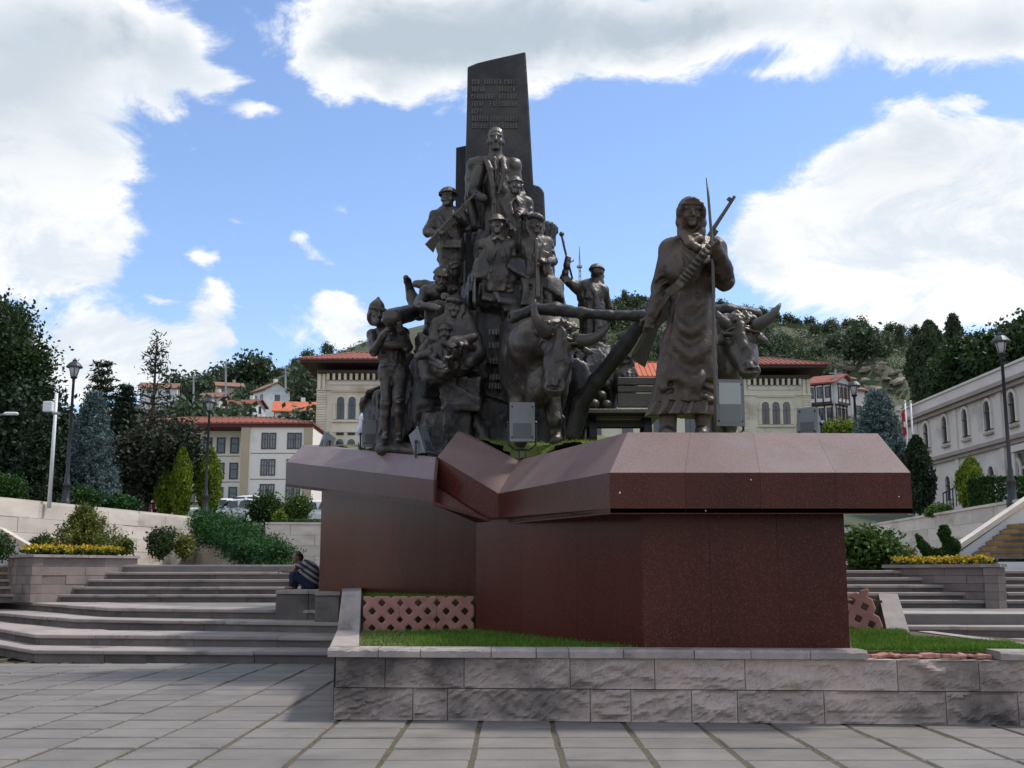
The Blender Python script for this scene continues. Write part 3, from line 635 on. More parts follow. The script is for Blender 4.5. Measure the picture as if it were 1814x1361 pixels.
# -- top: the man with the coat over his shoulders
def sh(S, P, u, D):
    # coat hung over the shoulder: its edge, the hollow of the empty sleeve, the arm inside; lapels and front opening
    S.chain([at(868, 284, D-.12), at(850, 287, D-.1), at(838, 292, D-.05), at(834, 315, D), at(833, 350, D+.02), at(838, 400, D+.05)], [.05*u, .055*u, .06*u, .055*u, .05*u, .07*u], .03*u)
    S.ell(at(853, 316, D-.34), u*np.array((.075, .10, .17)), rotm(0, 0, .12), .02*u, cut=True); S.ell(at(845, 345, D-.2), u*np.array((.05, .12, .12)), None, .03*u, cut=True)
    S.chain([at(849, 303, D-.16), at(841, 330, D-.2), at(838, 342, D-.2), at(856, 352, D-.38)], [.07*u, .062*u, .055*u, .045*u], .03*u)
    S.chain([at(862, 284, D-.24), at(868, 300, D-.34), at(873, 330, D-.36), at(875, 360, D-.34), at(872, 405, D-.3)], [.032*u, .034*u, .03*u, .026*u, .03*u], .018*u)
    S.chain([at(890, 283, D-.22), at(894, 302, D-.32), at(882, 345, D-.35)], [.028*u, .032*u, .014*u], .014*u); S.chain([at(876, 280, D-.26), at(878, 300, D-.3), at(878, 318, D-.3)], [.018*u, .02*u, .012*u], .01*u)
    S.chain([at(880, 345, D-.36), at(880, 405, D-.38)], [.01*u, .012*u], .01*u, cut=True)
    S.cone(at(878, 268, D-.05), at(878, 286, D-.05), .062*u, .085*u, .03*u)
figure('statue', 'bare-headed bronze man with a coat over his shoulders, highest on the stele', 19.8, 1.82,
       dict(head=(878, 251, -.05), sl=(848, 294), sr=(911, 294), er=(922, 345, .02), wr=(921, 390, -.05), pel=(883, 388), hl=(868, 395), hr=(897, 395), kl=(868, 450), kr=(897, 450)), 'hair', (0.05, .05, 0), coat=[(300, 856, 908), (345, 850, 915), (405, 846, 921), (440, 845, 922)], folds=(6, .01), shape=sh, seed=3, hands=False, q=.5)
# -- soldier with the rifle
def sh(S, P, u, D):
    cyl_ring(S, D, 429, 783, 818, .04*u, .8, 0, 12, .01*u)
    for x in (789, 797, 806, 812): S.box(at(x, 433, D-.27), u*np.array((.04, .03, .05)), None, .01*u, .01*u)
    S.chain([at(780, 385, D-.2), at(800, 420, D-.25)], [.02*u, .02*u], .01*u)
r, P = figure('statue', 'helmeted bronze soldier holding a rifle slantwise across his chest', 19.7, 1.52,
       dict(head=(794, 352, -.06), sl=(771, 383), sr=(817, 380), el=(757, 412, .0), wl=(779, 412, -.3), er=(827, 402, -.05), wr=(809, 384, -.3), pel=(799, 436), hl=(789, 438), hr=(808, 438), kl=(790, 478, -.05), kr=(806, 470, -.15), al=(790, 520), ar=(804, 508, -.05), tl=(789, 525, -.15), tr=(804, 514, -.2)), 'helmet', (-.15, .02, 0), shape=sh, seed=4, sleeve=1.12, coat=[(425, 781, 818), (445, 778, 822), (462, 777, 824)])
rifle(r, at(756, 436, 19.25), at(848, 340, 19.2), bronze_dark, 1.4)
# -- soldier in cap, bust rising from the rock
def sh(S, P, u, D):
    for sx in (-1, 1): S.chain([at(882+sx*2, 420, D-.2), at(882+sx*8, 425, D-.24), at(882+sx*9, 417, D-.1)], [.025*u, .022*u, .02*u], .01*u)
    S.chain([at(882, 425, D-.28), at(883, 480, D-.3)], [.01*u, .01*u], .01*u, cut=True)
figure('statue', 'bronze soldier in a peaked cap, facing front in the middle of the group', 19.0, 1.5,
       dict(head=(881, 400, -.05), sl=(858, 433), sr=(907, 433), el=(853, 465, .03), wl=(856, 497, -.02), er=(911, 465, .03), wr=(909, 497, -.02), pel=(882, 492), hl=(872, 495), hr=(893, 495), kl=(872, 510), kr=(893, 510)), 'cap', (0, .05, 0), coat=[(440, 861, 904), (470, 859, 906), (500, 857, 908), (520, 856, 910)], q=.58, shape=sh, seed=5, hands=False)
# -- boy in cap holding a bowl
def sh(S, P, u, D):
    S.ell(at(921, 374, D-.38), u*np.array((.07, .07, .045)), None, .02*u); S.chain([at(912, 352, D-.2), at(914, 385, D-.3), at(910, 410, D-.3)], [.012*u, .014*u, .012*u], .012*u, cut=True)
    for sx in (-1, 1): S.chain([at(913+sx*2, 352, D-.2), at(913+sx*9, 362, D-.24), at(913+sx*4, 380, D-.3)], [.022*u, .025*u, .018*u], .012*u)
figure('statue', 'bronze boy in a round cap and open coat holding a bowl, beside the topmost man', 19.25, 1.4,
       dict(head=(913, 331, -.05), sl=(896, 360), sr=(934, 359), el=(894, 390, .05), wl=(905, 402, -.25), er=(940, 384, .0), wr=(926, 378, -.3), pel=(913, 405), hl=(905, 410), hr=(921, 410), kl=(905, 440), kr=(921, 440)), 'skullcap', (-.15, .05, 0), coat=[(375, 893, 935), (410, 890, 940), (450, 888, 945)], shape=sh, seed=6, hands=True, q=.55)
# -- figure in wrapped headcloth and long coat
def sh(S, P, u, D):
    S.chain([at(944, 428, D-.24), at(946, 470, D-.28), at(944, 520, D-.3)], [.012*u, .016*u, .02*u], .012*u, cut=True); S.chain([at(950, 425, D-.22), at(952, 470, D-.27), at(953, 525, D-.28)], [.026*u, .026*u, .03*u], .015*u)
    S.box(at(963, 456, D-.42), u*np.array((.05, .05, .07)), rotm(.2, .2, .3), .02*u, .01*u); S.ell(at(968, 476, D-.25), u*np.array((.05, .04, .09)), None, .03*u)
figure('statue', 'bronze figure with wrapped headcloth and long open coat, elbow bent, right of the cap soldier', 19.0, 1.5,
       dict(head=(948, 400, -.05), sl=(931, 432), sr=(969, 432), el=(922, 468, .05), wl=(930, 500, -.05), er=(981, 464, .02), wr=(965, 462, -.3), pel=(950, 480), hl=(940, 490), hr=(960, 490), kl=(940, 520), kr=(962, 520)), 'wrap', (.25, .05, 0), coat=[(440, 926, 972), (480, 922, 976), (530, 916, 986), (545, 915, 988)], folds=(7, .014), shape=sh, seed=7, q=.6)
# -- man leaning out of the rock, one bare leg kicked up behind
def sh(S, P, u, D):
    S.chain([at(742, 555, D+.5), at(731, 528, D+.6), at(724, 508, D+.6)], [.1*u, .075*u, .05*u], .03*u); S.chain([at(726, 508, D+.55), at(722, 498, D+.5), at(719, 492, D+.4)], [.05*u, .048*u, .035*u], .02*u)
    S.chain([at(737, 503, D+.2), at(752, 505, D+.1), at(775, 512, D)], [.05*u, .06*u, .09*u], .03*u)
    S.ell(at(778, 540, D+.3), u*np.array((.25, .28, .2)), None, .08*u); S.ell(at(752, 540, D+.15), u*np.array((.13, .18, .16)), None, .06*u)
figure('statue', 'bronze man in a skullcap bending forward, one bare foot kicked up behind', 19.7, 1.47,
       dict(head=(781, 493, -.28), sl=(753, 517, -.1), sr=(805, 517, -.1), el=(744, 542, -.25), wl=(771, 545, -.45), er=(815, 541, -.25), wr=(800, 530, -.45), pel=(778, 556, .3)), 'skullcap', (.15, .55, .08), shape=sh, seed=8, legs=False, extra=((716, 485, .5), (735, 575, .5)), sleeve=1.15, beard=True)
# -- woman with the bundle
def sh(S, P, u, D):
    S.chain([at(818, 552, D+.1), at(828, 575, D+.1), at(838, 600, D), at(846, 628, D-.1), at(832, 640, D-.3)], [.09*u, .1*u, .1*u, .1*u, .08*u], .05*u)
    S.cone(at(806, 606, D-.5), at(838, 598, D-.4), .075*u, .06*u, .03*u); S.chain([at(788, 566, D-.05), at(776, 575, D-.1), at(770, 600, D-.1)], [.07*u, .08*u, .08*u], .04*u)
figure('statue', 'bronze woman in a headcloth and shawl cradling a wrapped bundle', 18.9, 1.44,
       dict(head=(806, 546, -.05), sl=(786, 578), sr=(830, 578), er=(843, 620, -.1), wr=(822, 612, -.4), el=(782, 605, -.1), wl=(800, 612, -.4), pel=(806, 650)), 'wrap', (-.12, .12, .05), coat=[(590, 784, 832), (625, 780, 842), (660, 776, 846)], folds=(7, .02), shape=sh, seed=9, legs=False, q=.7)
# -- child
def sh(S, P, u, D):
    S.chain([at(770, 612, D), at(758, 628, D-.2), at(740, 632, D-.3)], [.05*u, .06*u, .05*u], .03*u)
figure('statue', 'bronze child in a close cap reaching forward over the rock edge', 18.8, 1.34,
       dict(head=(788, 592, -.05), sl=(774, 617), sr=(803, 617), el=(768, 640, -.2), wl=(782, 648, -.5), er=(810, 632, -.2), wr=(797, 634, -.45), pel=(789, 655)), 'skullcap', (-.05, .08, 0), coat=[(618, 774, 803), (640, 768, 808), (662, 764, 812)], folds=(6, .016), shape=sh, seed=10, legs=False, q=.8)
# -- porter with a shell on his shoulder
def sh(S, P, u, D):
    S.cone(at(694, 563, D-.62), at(727, 555, D+.1), .112*u, .105*u, .02*u); S.ell(at(694, 563, D-.64), u*np.array((.112, .05, .112)), None, .02*u)
    S.chain([at(680, 612, D-.28), at(704, 612, D-.28)], [.05*u, .05*u], .04*u)
    cyl_ring(S, D, 650, 676, 718, .03*u, .75, 0, 14, .02*u)
figure('statue', 'hooded bronze porter carrying a heavy shell on his shoulder, standing at the outer corner', 19.75, 1.48,
       dict(head=(667, 556, -.16), sl=(659, 594), sr=(714, 590), el=(664, 622, -.25), wl=(682, 590, -.50), er=(721, 616, -.2), wr=(710, 582, -.45), pel=(697, 655), hl=(685, 660), hr=(708, 658), kl=(684, 715, -.05), kr=(708, 708, -.2), al=(683, 768, .05), ar=(706, 768, -.05), tl=(683, 776, -.15), tr=(706, 780, -.22)), 'hood', (.45, .22, .1), coat=[(600, 664, 716), (625, 668, 716), (650, 676, 718), (672, 671, 724)], folds=(9, .018), shape=sh, seed=11, sleeve=1.15, thick=1.0, beard=True)
# -- shell lying at his feet
S = Sculpt(at(672, 806, 18.8)-np.array((.2, .6, .35)), at(775, 776, 20.0)+np.array((.2, .5, .3)), .025)
S.cone(at(690, 796, 20.0), at(748, 799, 19.3), .14, .12, .05); S.cone(at(748, 799, 19.3), at(772, 800, 19.1), .10, .03, .05); S.cone(at(676, 795, 19.7), at(720, 796, 19.8), .10, .10, .08); S.rough(.02, 6, 4)
o = S.build('cast_shell', bronze, None, at(725, 800, 19.4)); tag(o, 'dark bronze shell casing lying at the porter\'s feet', 'shell')
# -- drover seen from behind, whip hand raised
def sh(S, P, u, D):
    cyl_ring(S, D, 541, 1029, 1067, .035*u, .7, 0, 14, .02*u)
r, P = figure('statue', 'bearded bronze drover seen from behind with one arm raised holding a goad', 20.6, 1.45,
       dict(head=(1058, 486, .0), sl=(1022, 510), sr=(1069, 514), el=(1000, 494, -.05), wl=(1005, 468, -.1), er=(1078, 545, .15), wr=(1072, 570, .3), pel=(1048, 548), hl=(1040, 552), hr=(1058, 552), kl=(1042, 600), kr=(1062, 600), al=(1040, 640), ar=(1062, 640), tl=(1036, 644, -.1), tr=(1060, 646, .1)), 'skullcap', (2.6, .1, .1), coat=[(515, 1028, 1070), (541, 1028, 1066), (580, 1028, 1072), (615, 1026, 1076)], folds=(7, .016), shape=sh, seed=12, beard=True, sleeve=1.1, extra=((998, 450, 0),))
MB().tube([at(995, 414, 20.4), at(1000, 440, 20.42), at(1014, 494, 20.5)], [.03, .022, .02], 7).ball(at(995, 415, 20.4), .05).build('goad', bronze_dark, r, True)

# -- the oxen
def ox(label, D, hd, horns, body, legs, ears, box0, box1, h=.018, seed=1):
    S = Sculpt(box0, box1, h)
    f, mid, mz = (np.array(x) for x in hd[:3]); w = hd[3]
    for c, ra, a in body: S.ell(c, ra, rotm(*a), .14)
    back = np.array((0, 1.0, 0)); ax_ = (mz-f)/np.linalg.norm(mz-f); sx = np.array((1., 0, 0)); sx -= ax_*(sx@ax_); sx /= np.linalg.norm(sx); nf = np.cross(ax_, sx); nf *= -1 if nf[1] > 0 else 1
    S.cone(f-nf*.12, mid-nf*.08, w*.98, w*.74, .08); S.cone(mid-nf*.06, mz, w*.72, w*.56, .06); S.ell(mz+ax_*.03, (w*.62, w*.5, w*.40), None, .06)
    S.cone(f+nf*w*.60, mid+nf*w*.46, w*.30, w*.24, .12)
    for s_ in (-1, 1):
        e = lerp(f, mid, .42)+sx*s_*w*.80+nf*w*.35; S.ell(e-ax_*.06, (w*.28, w*.22, w*.14), None, .06); S.ell(e+nf*.05+ax_*.03, (w*.16, w*.16, w*.12), None, .03, cut=True); S.ell(e+nf*.0+ax_*.03, (w*.13, w*.13, w*.10), None, .015)
        S.ell(mz+sx*s_*w*.30+nf*w*.48+ax_*.02, (w*.10, w*.16, w*.13), None, .03, cut=True); S.cone(lerp(f, mz, .45)+sx*s_*w*.55, lerp(f, mz, .8)+sx*s_*w*.4, w*.25, w*.2, .08)
    S.cone(mz+ax_*w*.28-sx*w*.3+nf*w*.3, mz+ax_*w*.28+sx*w*.3+nf*w*.3, .018, .018, .02, cut=True)
    for pts in ears: S.chain(pts, [.05, .085, .06, .015], .03)
    for pts in legs: S.chain(pts, [.24, .15, .135, .10, .125][:len(pts)], .08)
    S.rough(.026, 4.2, seed, (1, 1, .6), 2, .6); S.rough(.009, 17, seed+1, (1, 1, 1), 2, .4)
    root = thing('ox_statue', (f[0], f[1], min(p[-1][2] for p in legs)), label, 'ox statue')
    g = np.random.default_rng(seed+3)
    for _ in range(46):      # curls between the horns
        t = g.uniform(-1, 1); c = f+sx*t*w*.85+nf*w*(.62-.25*abs(t)+g.uniform(0, .1))-ax_*w*(.42+g.uniform(-.16, .34)); a = g.uniform(0, 6.28); q = [c+(sx*math.cos(a+b)+ax_*math.sin(a+b))*.045+nf*.02*math.sin(b) for b in (0, 1.1, 2.2, 3.3)]
        S.chain(q, [.022, .024, .022, .014], .012)
    S.build('body', bronze, root)
    for pts in horns: 
        q = [lerp(pts[i], pts[i+1], t) for i in range(len(pts)-1) for t in (0, .5)]+[np.array(pts[-1])]
        for _ in range(2): q = [q[0]]+[(q[i-1]+2*q[i]+q[i+1])/4 for i in range(1, len(q)-1)]+[q[-1]]
        n = len(q); MB().tube(q, [.105*(1-i/(n-1))**.75+.012 for i in range(n)], 10).build('horn', bronze_dark, root, True)
    M_ = MB(); e = f-ax_*w*.02
    for j in range(2):
        q = [e+ax_*(.05*j+.03*math.sin(3*a))+sx*w*1.04*math.sin(a)+nf*w*1.02*math.cos(a)*.9-nf*.1 for a in np.linspace(-1.75, 1.75, 14)]; M_.tube(q, .027, 6)
    M_.build('rope', bronze, root, True)
    return root
D = 17.2
ox('bronze ox with lowered head and wide horns, standing beside the rock face', D,
   (at(992, 602, D), at(988, 642, D-.2), at(983, 684, D-.35), .295),
   [[at(972, 592, D-.05), at(960, 582, D-.2), at(949, 566, D-.3), at(945, 548, D-.3), at(948, 530, D-.35)], [at(1020, 603, D-.05), at(1040, 605, D-.2), at(1060, 597, D-.3), at(1074, 583, D-.3), at(1081, 567, D-.3)]],
   [(at(928, 645, 18.6), (.43, .75, .82), (0, 0, 0)), (at(930, 640, 20.0), (.55, 1.3, .75), (0, 0, 0)), (at(955, 610, 18.0), (.45, .75, .48), (-.5, .2, 0)), (at(978, 600, 17.6), (.34, .5, .4), (-.2, 0, 0)), (at(922, 590, 18.9), (.36, .6, .35), (0, 0, 0)), (at(955, 680, 17.9), (.22, .4, .45), (0, .2, .2))],
   [[at(914, 680, 18.4), at(921, 720, 18.3), at(922, 738, 18.25), at(922, 766, 18.35), at(922, 779, 18.25)], [at(972, 690, 18.3), at(981, 728, 18.2), at(983, 744, 18.15), at(984, 768, 18.2), at(984, 781, 18.1)], [at(905, 690, 20.8), at(903, 740, 20.8), at(902, 780, 20.8)], [at(950, 690, 20.8), at(952, 740, 20.8), at(952, 780, 20.8)]],
   [[at(962, 596, D+.02), at(952, 588, D), at(945, 578, D), at(942, 566, D+.02)], [at(1024, 612, D+.02), at(1036, 620, D), at(1044, 624, D), at(1050, 626, D)]],
   at(880, 790, 18.6)*np.array((1, 0, 1))+np.array((-.35, 16.3, -.2)), at(1064, 545, 18)*np.array((1, 0, 1))+np.array((0, 21.3, .2)), seed=2)
D = 16.6
ox('bronze ox looking out beside the woman\'s skirt, its body behind her', D,
   (at(1309, 588, D), at(1317, 622, D-.15), at(1327, 654, D-.3), .275),
   [[at(1292, 578, D-.03), at(1282, 572, D-.1), at(1275, 562, D-.15), at(1270, 551, D-.15)], [at(1335, 580, D-.03), at(1350, 573, D-.15), at(1366, 562, D-.2), at(1376, 549, D-.2), at(1383, 537, D-.2)]],
   [(at(1285, 610, 17.2), (.36, .7, .5), (.4, .1, 0)), (at(1262, 630, 18.6), (.5, 1.2, .75), (0, 0, 0)), (at(1270, 660, 17.8), (.4, .6, .7), (0, 0, 0)), (at(1290, 655, 17.0), (.2, .4, .4), (0, 0, 0))],
   [[at(1262, 700, 17.7), at(1260, 735, 17.6), at(1260, 750, 17.6), at(1260, 770, 17.6), at(1260, 782, 17.5)], [at(1290, 690, 17.7), at(1292, 735, 17.7), at(1292, 750, 17.7), at(1292, 775, 17.7)], [at(1250, 720, 19.3), at(1250, 785, 19.3)], [at(1280, 720, 19.3), at(1280, 785, 19.3)]],
   [[at(1284, 596, D+.02), at(1276, 602, D), at(1270, 606, D), at(1264, 608, D)], [at(1336, 592, D+.02), at(1344, 598, D), at(1352, 602, D), at(1358, 603, D)]],
   at(1225, 790, 17.5)*np.array((1, 0, 1))+np.array((0, 15.7, -.2)), at(1370, 530, 17)*np.array((1, 0, 1))+np.array((0, 19.9, .1)), seed=5)
# -- yoke, draught pole and cart
S = Sculpt(at(900, 600, 16.4)-np.array((.2, .3, .2)), np.array((at(1350, 560, 17.4)[0]+.2, 17.9, at(950, 530, 17.2)[2]+.1)), .022)
S.chain([at(908, 562, 17.1), at(948, 548, 17.1), at(985, 549, 17.0), at(1030, 556, 16.95), at(1080, 559, 16.9), at(1140, 560, 16.85), at(1220, 556, 16.8), at(1290, 552, 16.8), at(1340, 557, 16.8)], [.085, .10, .115, .10, .095, .10, .11, .11, .09], .05)
S.cone(at(905, 562, 17.08), at(903, 562, 17.08), .05, .05, .03, cut=True); S.rough(.02, 6, 21, (.4, 1, 1)); S.rough(.006, 25, 22)
o = S.build('yoke', bronze_dark, None, at(1120, 560, 17)); tag(o, 'long crooked bronze yoke beam lying over the necks of both oxen', 'yoke')
ct = thing('ox_cart', at(1080, 775, 18.6), 'dark bronze ox cart with a plank bed and a slanting draught pole', 'cart')
S = Sculpt(at(1000, 790, 16.6)-np.array((.3, .3, .3)), np.array((at(1165, 560, 17)[0]+.2, 18.8, at(1150, 540, 17)[2]+.2)), .025)
S.chain([at(1160, 538, 16.85), at(1115, 602, 17.2), at(1060, 672, 17.6), at(1030, 715, 17.9), at(1016, 768, 18.0)], [.10, .115, .13, .14, .12], .05); S.rough(.02, 5, 31); S.build('draught_pole', bronze_dark, ct)
b0 = at(1032, 728, 18.2); b1 = at(1165, 728, 18.2)
for j in range(4):
    MB().box(((b0[0]+b1[0])/2+.02*(j % 2), 18.25+.24*j, b0[2]-.01), (b1[0]-b0[0], .225, .075), bev=.012).build('plank', bronze, ct)
p0 = at(1091, 722, 18.4); p1 = at(1160, 722, 18.4)
for j, (ya, yb) in enumerate(((722, 697), (695, 684), (682, 668))):
    a, b = at(1094, ya, 18.4), at(1166, yb, 18.4); MB().box(((a[0]+b[0])/2, 18.42+.012*j, (a[2]+b[2])/2), (b[0]-a[0], .07, b[2]-a[2]), bev=.012).build('side_board', bronze, ct)
for j in range(2):
    a = at(1048+j*96, 762, 18.6); S2 = MB(); n = 20; R_ = .42
    for i in range(n):
        t0, t1 = 2*math.pi*i/n, 2*math.pi*(i+1)/n
        S2.hexa([(a[0]-.06, a[1]+R_*math.cos(t), a[2]-.16+R_*math.sin(t)) for t in (t0, t1)]+[(a[0]+.06, a[1]+R_*math.cos(t), a[2]-.16+R_*math.sin(t)) for t in (t1, t0)], [(a[0]-.06, a[1]+.8*R_*math.cos(t), a[2]-.16+.8*R_*math.sin(t)) for t in (t0, t1)]+[(a[0]+.06, a[1]+.8*R_*math.cos(t), a[2]-.16+.8*R_*math.sin(t)) for t in (t1, t0)])
    for i in range(4): t = math.pi*i/4; S2.box((a[0], a[1], a[2]-.16), (.05, .05, .8)) if i == 0 else S2.tube([(a[0], a[1]-.36*math.sin(t), a[2]-.16-.36*math.cos(t)), (a[0], a[1]+.36*math.sin(t), a[2]-.16+.36*math.cos(t))], .03, 6)
    S2.build('wheel', bronze_dark, ct)
a, b = at(1012, 742, 18.9), at(1160, 732, 18.9); MB().box(((a[0]+b[0])/2, 18.9, a[2]+.0), (b[0]-a[0], .9, .10)).build('cart_bed', bronze_dark, ct)
MB().tube([at(1016, 752, 18.6), at(1150, 752, 18.6)], .07, 8).build('axle', bronze_dark, ct)
# hood of the load: dark hollow holding round shot
S = Sculpt(at(1000, 735, 18.2)-np.array((.2, .2, .2)), at(1100, 640, 19.4)+np.array((.2, .3, .2)), .03)
S.loft(rings(19.0, [(728, 1012, 1093), (690, 1022, 1093), (660, 1050, 1091), (645, 1066, 1086)], .75), .05); S.ell(at(1058, 705, 18.5), (.30, .5, .42), rotm(0, 0, .35), .06, cut=True); S.rough(.015, 6, 41); S.build('load_hood', bronze_dark, ct)
for x, y, d in ((1053, 716, 18.35), (1075, 717, 18.38), (1066, 701, 18.5), (1075, 682, 18.62)):
    o = MB().ball((0, 0, 0), .082, 16, 12).build('round_shot', bronze, None, True); o.location = tuple(at(x, y, d)); tag(o, {1053: 'bronze cannonball low in the cart, nearest the draught pole', 1075: 'bronze cannonball low in the cart, beside the side boards', 1066: 'bronze cannonball resting on the lower two in the cart', 10750: ''}[x] if y != 682 else 'topmost bronze cannonball in the cart', 'cannonball', 'cannonballs in the ox cart')
figure('statue', 'small bronze child wrapped in a shawl peering over the cart boards', 18.75, 1.15,
       dict(head=(1108, 641, 0), sl=(1098, 662), sr=(1120, 664), el=(1096, 675, 0), er=(1122, 677, 0), pel=(1110, 690)), 'scarf', (-.3, .15, -.25), coat=[(658, 1096, 1124), (690, 1092, 1128)], folds=(6, .02), legs=False, hands=False, seed=14, h=.016, q=.8)

# -- the woman in front
D = 14.8; u = 1.95
def sh(S, P, u, D):
    cyl_ring(S, D, 529, 1193, 1259, .032*u, .62, 0, 22, .012*u, .015); cyl_ring(S, D, 520, 1194, 1258, .03*u, .62, 0, 22, .012*u, -.015); cyl_ring(S, D, 512, 1193, 1259, .022*u, .62, 0, 22, .02*u, -.03)
    S.ell(at(1205, 474, D-.20), u*np.array((.075, .05, .085)), None, .13*u); S.ell(at(1243, 474, D-.20), u*np.array((.075, .05, .085)), None, .13*u)
    S.chain([at(1213, 416, D-.25), at(1222, 432, D-.36), at(1238, 423, D-.3)], [.04*u, .03*u, .035*u], .02*u); S.chain([at(1222, 432, D-.36), at(1236, 440, D-.38)], [.026*u, .03*u], .015*u)
    # folds swinging across the apron
    # apron: soft swags hanging from the waist, a few long folds between
    for pts_, wd_, dp_ in ((((1188, 545), (1200, 575), (1222, 588), (1245, 572), (1258, 548)), .045, -.017), (((1182, 575), (1200, 615), (1228, 630), (1252, 612), (1264, 585)), .05, -.016), (((1178, 622), (1200, 668), (1232, 682), (1256, 662), (1266, 635)), .055, -.018), (((1190, 560), (1206, 596), (1226, 606), (1248, 592)), .03, .012), (((1184, 602), (1206, 645), (1232, 655), (1256, 640)), .035, .012), (((1182, 610), (1176, 660), (1170, 708)), .035, -.016), (((1196, 640), (1194, 680), (1190, 712)), .03, .012), (((1252, 640), (1256, 680), (1256, 712)), .03, .012), (((1215, 690), (1216, 712)), .03, -.01)):
        q_ = []
        for (xa_, ya_), (xb_, yb_) in zip(pts_[:-1], pts_[1:]):
            for t_ in (0, .5): q_.append((xa_+(xb_-xa_)*t_, ya_+(yb_-ya_)*t_))
        q_.append(pts_[-1]); S.fold([at(x, y, D-.245-.04*(y-560)/150+((x-1218)/50)**2*.13) for x, y in q_], wd_*u*.9, dp_*u*.75)
    e, w = P['er'], P['wr']; S.cone(lerp(e, w, .40), lerp(e, w, .50), .078*u, .074*u, .012*u); S.cone(lerp(e, w, .58), lerp(e, w, .62), .066*u, .066*u, .012*u)
    for a_, b_, c_ in (((1196, 450), (1206, 478), (1222, 500)), ((1190, 462), (1194, 488), (1204, 512)), ((1258, 458), (1250, 486), (1240, 512)), ((1266, 470), (1259, 492), (1252, 514)), ((1210, 450), (1218, 470), (1230, 478))): S.fold([at(*a_, D-.26), at(*b_, D-.36), at(*c_, D-.30)], .022*u, .018*u)
J = dict(head=(1223, 381, -.08), sl=(1187, 443), sr=(1266, 441), el=(1171, 508, .03), wl=(1157, 558, .0), er=(1284, 498, -.12), wr=(1271, 449, -.32), pel=(1224, 545), kl=(1186, 700), kr=(1244, 700), al=(1184, 760), ar=(1244, 760), tl=(1182, 768, -.14), tr=(1244, 768, -.14), hem=(1150, 735))
r, P = figure('statue', 'large bronze woman in headscarf and long apron, standing in front with a stick', D, u, J, 'scarf', (.06, .1, 0), bronze_brown, .0155,
       coat=[(442, 1188, 1264), (470, 1185, 1268), (500, 1189, 1263), (520, 1194, 1258), (534, 1192, 1261), (560, 1180, 1267), (600, 1170, 1270), (650, 1162, 1270), (700, 1155, 1269), (716, 1153, 1268)], folds=(9, .007), shape=sh, seed=15, curl=1.0, sleeve=1.22, base=at(1215, 775, D), foldamp=.0035, nfold=4, thick=.95, hs=.88)
S = Sculpt(at(1135, 745, D)-np.array((.2, .75, .1)), at(1280, 690, D)+np.array((.2, .75, .1)), .02)
S.loft(rings(D, [(700, 1160, 1262), (720, 1154, 1262), (738, 1148, 1264)], .6), .02, 13, .028, 2); S.rough(.008, 10, 6); S.build('underskirt', bronze_brown, r)
rifle(r, at(1120, 636, 15.5), at(1304, 350, 15.15), bronze_dark, 1.9)
MB().tube([at(1252, 316, D-.5), at(1255, 350, D-.52), at(1259, 400, D-.55), at(1262, 440, D-.62), at(1264, 520, D-.6), at(1264, 600, D-.6), at(1267, 690, D-.6), at(1267, 775, D-.55)], [.012, .018, .02, .021, .021, .021, .02, .02], 8).build('stick', bronze_dark, r, True)
# bandolier: strap with cartridges across the chest, on to the slung rifle
pts = [at(1268, 428, D-.42), at(1245, 452, D-.5), at(1222, 482, D-.5), at(1202, 505, D-.46), at(1182, 520, D-.36), at(1160, 560, D-.1), at(1138, 600, D+.3), at(1122, 628, D+.6)]
M_ = MB()
for i in range(len(pts)-1):
    w = np.array((.05, 0, -.042))*(.85 if i < 4 else .4); a, b = pts[i], pts[i+1]; M_.slab([a-w, b-w, b+w, a+w], (0, .04, 0))
M_.build('strap', bronze_brown, r)
M_ = MB()
for i in range(11):
    t = i/10*2.6; j = int(t); c = lerp(pts[j], pts[j+1], t-j); M_.tube([c+np.array((-.045, -.045, .04)), c+np.array((.05, -.045, -.043))], [.026, .02], 7)
M_.build('cartridges', bronze_dark, r, True)
# ------------------------------------------------------------------ terrain, plaza, walls, stairs, pedestal
PROF = np.array([(-900, 800), (-300, 770), (0, 745), (200, 722), (330, 704), (400, 694), (450, 674), (530, 648), (570, 634), (640, 604), (700, 582), (800, 556), (950, 540), (1080, 536), (1150, 530), (1250, 546), (1340, 560), (1420, 575), (1500, 580), (1600, 590), (1680, 606), (1760, 614), (1900, 622), (2300, 660), (2800, 740)], float)
def hnoise(x, y):
    return (np.sin(x*.045+y*.03)+np.sin(x*.11-y*.07+1.3)*.6+np.sin(x*.23+y*.19+.4)*.35+np.sin(x*.41-y*.33+2)*.2)
def terrain_z(x, y):
    x = np.asarray(x, float); y = np.asarray(y, float); px = 907+FPX*x/np.maximum(y, 20)
    rid = EYE+350*(1017-np.interp(px, PROF[:, 0], PROF[:, 1]))/FPX*1.0
    base = np.interp(y, [0, 34, 50, 78, 112, 130], [1.2, 3.7, 3.75, 4.8, 8.7, 9.6])
    s = np.clip((y-130)/220, 0, 1); s2 = np.clip((y-350)/200, 0, 1)
    z = base+(rid-base)*s*(1-.5*s2*s2)+hnoise(x, y)*1.3*np.clip((y-120)/80, 0, 1)*(1-.75*np.exp(-((y-350)/25)**2))
    rock = np.exp(-(((px-1555)/95)**2+((y-195)/30)**2)); z = z+rock*8*np.clip(.7+.3*np.sin(x*.5+y*.2), 0, 1.2)
    return z
def hit(px, py, y0=60, y1=420):
    for Y in np.arange(y0, y1, 1.0):
        p = at(px, py, Y)
        if p[2] < float(terrain_z(p[0], p[1])): return np.array((p[0], p[1], float(terrain_z(p[0], p[1]))))
    p = at(px, py, 348); return np.array((p[0], 348, float(terrain_z(p[0], 348))))
